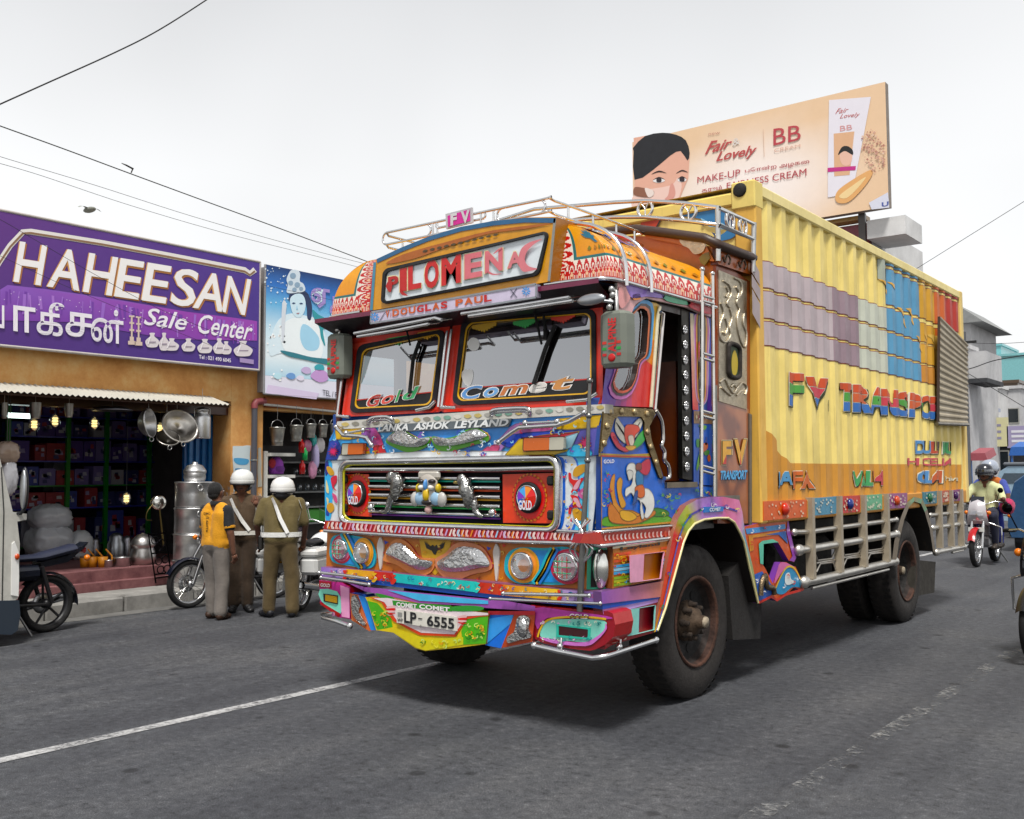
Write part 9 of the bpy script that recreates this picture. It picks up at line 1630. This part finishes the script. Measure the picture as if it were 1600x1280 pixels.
for x0, x1, y0_, y1_, c, lab in ((1512, 1543, 708, 720, '9a4a54', 'dusty red awning right of the container tail'), (1576, 1615, 698, 712, '2a62b0', 'blue awning at the far right edge')):
    A, B = F(x0, y1_, 40), F(x1, y0_, 40); t = thing('street_awning', lab, 'awning', ((A.x+B.x)/2, 40, 0)); m = MB(h(c)); m.prism([(A.x, 40, A.z), (B.x, 40, A.z), (B.x-.1, 40, B.z), (A.x+.1, 40, B.z)], (0, 1.6, .25)); m.build('canopy', 'cloth', t)
    for x in (A.x+.1, B.x-.1): m = MB(h('2a5a9a')); m.tube([(x, 40.1, 0), (x, 40.1, A.z)], .05, 6); m.build('post', 'paint', t)
for i, (x, y, c, lab) in enumerate(((1505, 800, 'a8a8b4', 'pale parked scooter beside the container tail, nearest'), (1516, 790, '4a5060', 'dark parked scooter second beyond the container tail'), (1524, 783, '9a9ab0', 'grey parked scooter farthest beyond the container tail'))): moto(lab, onground(G(x, y).x-.8, G(x, y).y), (-.5, -.85), h(c), h(c))
for i, (y, col, nm) in enumerate(((12, 'b8a88a', 'sandy'), (19, '8a9aa0', 'slate blue'), (26, 'b89a8a', 'pink'))):       # shops hidden behind the truck
    t = thing('shop_building', '%s two storey shop in the row behind the truck' % nm, 'shop', (FX, y+3, 0)); bx(t, 'wall', (FX-5, y, 0), (FX, y+5.6, 4.2+.1*i), 'matte', h(col)); bx(t, 'shutter', (FX, y+.6, PZ), (FX+.04, y+5, 2.5), 'paint', h('4a5a6a')); bx(t, 'fascia', (FX, y+.2, 2.8), (FX+.15, y+5.4, 3.6), 'paint', h('7a3a3a'))
# power pole and wires
p = F(1516, 830, 40); t = thing('utility_pole', 'grey utility pole beyond the container tail', 'pole', (p.x, 40, 0)); m = MB(h('5a5c60')); m.tube([(p.x, 40, 0), (p.x, 40, 7.4)], [.14, .09], 10); m.build('pole', 'matte', t); m = MB(h('4a4a4a')); m.box((p.x-.5, 39.95, 6.9), (p.x+.5, 40.05, 7.0)); m.build('cross_arm', 'steel', t)
def wire(px_, X, r, lab, col='1c1c1e', sag=0):
    m = MB(h(col)); m.tube(spl([S(x, y, X) for x, y in px_], 6, False), r, 5); m.build('overhead_wire', 'rubber', label=lab, cat='wire', group='overhead wires')
wire([(-60, 190), (60, 136), (180, 82), (250, 46), (330, -5), (380, -40)], -4.5, .006, 'thick black wire crossing the top left corner of the sky')
wire([(-80, 168), (0, 197), (100, 233), (205, 272), (330, 318), (450, 362), (590, 415), (700, 455)], -7.0, .0065, 'thick dark wire running down from the left edge to the roof sign', '2a302c'); wire([(-60, 226), (20, 251), (150, 290), (300, 338), (450, 381), (600, 420)], -7.3, .003, 'upper of the two thin wires above the shop signs', '4a4e4a'); wire([(-60, 240), (50, 270), (200, 320), (350, 364), (500, 402), (600, 428)], -7.5, .003, 'lower of the two thin wires above the shop signs', '4a4e4a')
wire([(-40, 325), (0, 343), (60, 378), (150, 430), (260, 488), (400, 545)], -8.2, .003, 'thin wire crossing the purple signboard diagonally'); wire([(-40, 385), (0, 400), (100, 446), (230, 500), (330, 540)], -8.3, .0025, 'thin wire low across the purple signboard'); wire([(410, 445), (470, 458), (560, 478), (620, 490)], -8.3, .0025, 'thin wire across the blue signboard')
def fwire(a, Y, r, lab): m = MB(h('2c2c30')); m.tube(spl(fp(a, Y), 5, False), r, 5); m.build('overhead_wire', 'rubber', label=lab, cat='wire', group='overhead wires')
fwire([(1400, 440), (1480, 390), (1560, 340), (1640, 290)], 38, .012, 'faint wire rising to the right edge of the sky'); fwire([(1480, 585), (1520, 575), (1560, 562), (1640, 550)], 39, .02, 'thick far wire in front of the turquoise building'); fwire([(1490, 535), (1560, 537), (1640, 532)], 39, .01, 'thin far wire level across the far buildings'); fwire([(1490, 570), (1540, 600), (1640, 660)], 39, .014, 'far wire sloping down to the right edge')
c = S(205, 270, -7.0); m = MB(h('2a2a2a')); m.tube([c, c+Vector((0, .02, .05)), c+Vector((0, -.06, .07)), c+Vector((0, -.12, .08))], [.008, .014, .01, .004], 6); m.build('wire_scrap', 'cloth', label='scrap of cloth caught on the thick wire', cat='scrap')
c = S(140, 328, -12); t = thing('bird', 'small grey bird gliding above the purple signboard', 'bird', tuple(c)); m = MB(h('7a7c74')); m.ball(c, (.16, .07, .045), 12); m.build('body', 'cloth', t)
for s_ in (-1, 1): m = MB(h('8a8c84')); m.grid(lambda u, v: (c.x+(v-.5)*.12*(1-.6*u), c.y+s_*(.03+.16*u), c.z+.02+.03*sin(pi*u)-.02*v), 8, 4); m.build('wing', 'cloth', t)
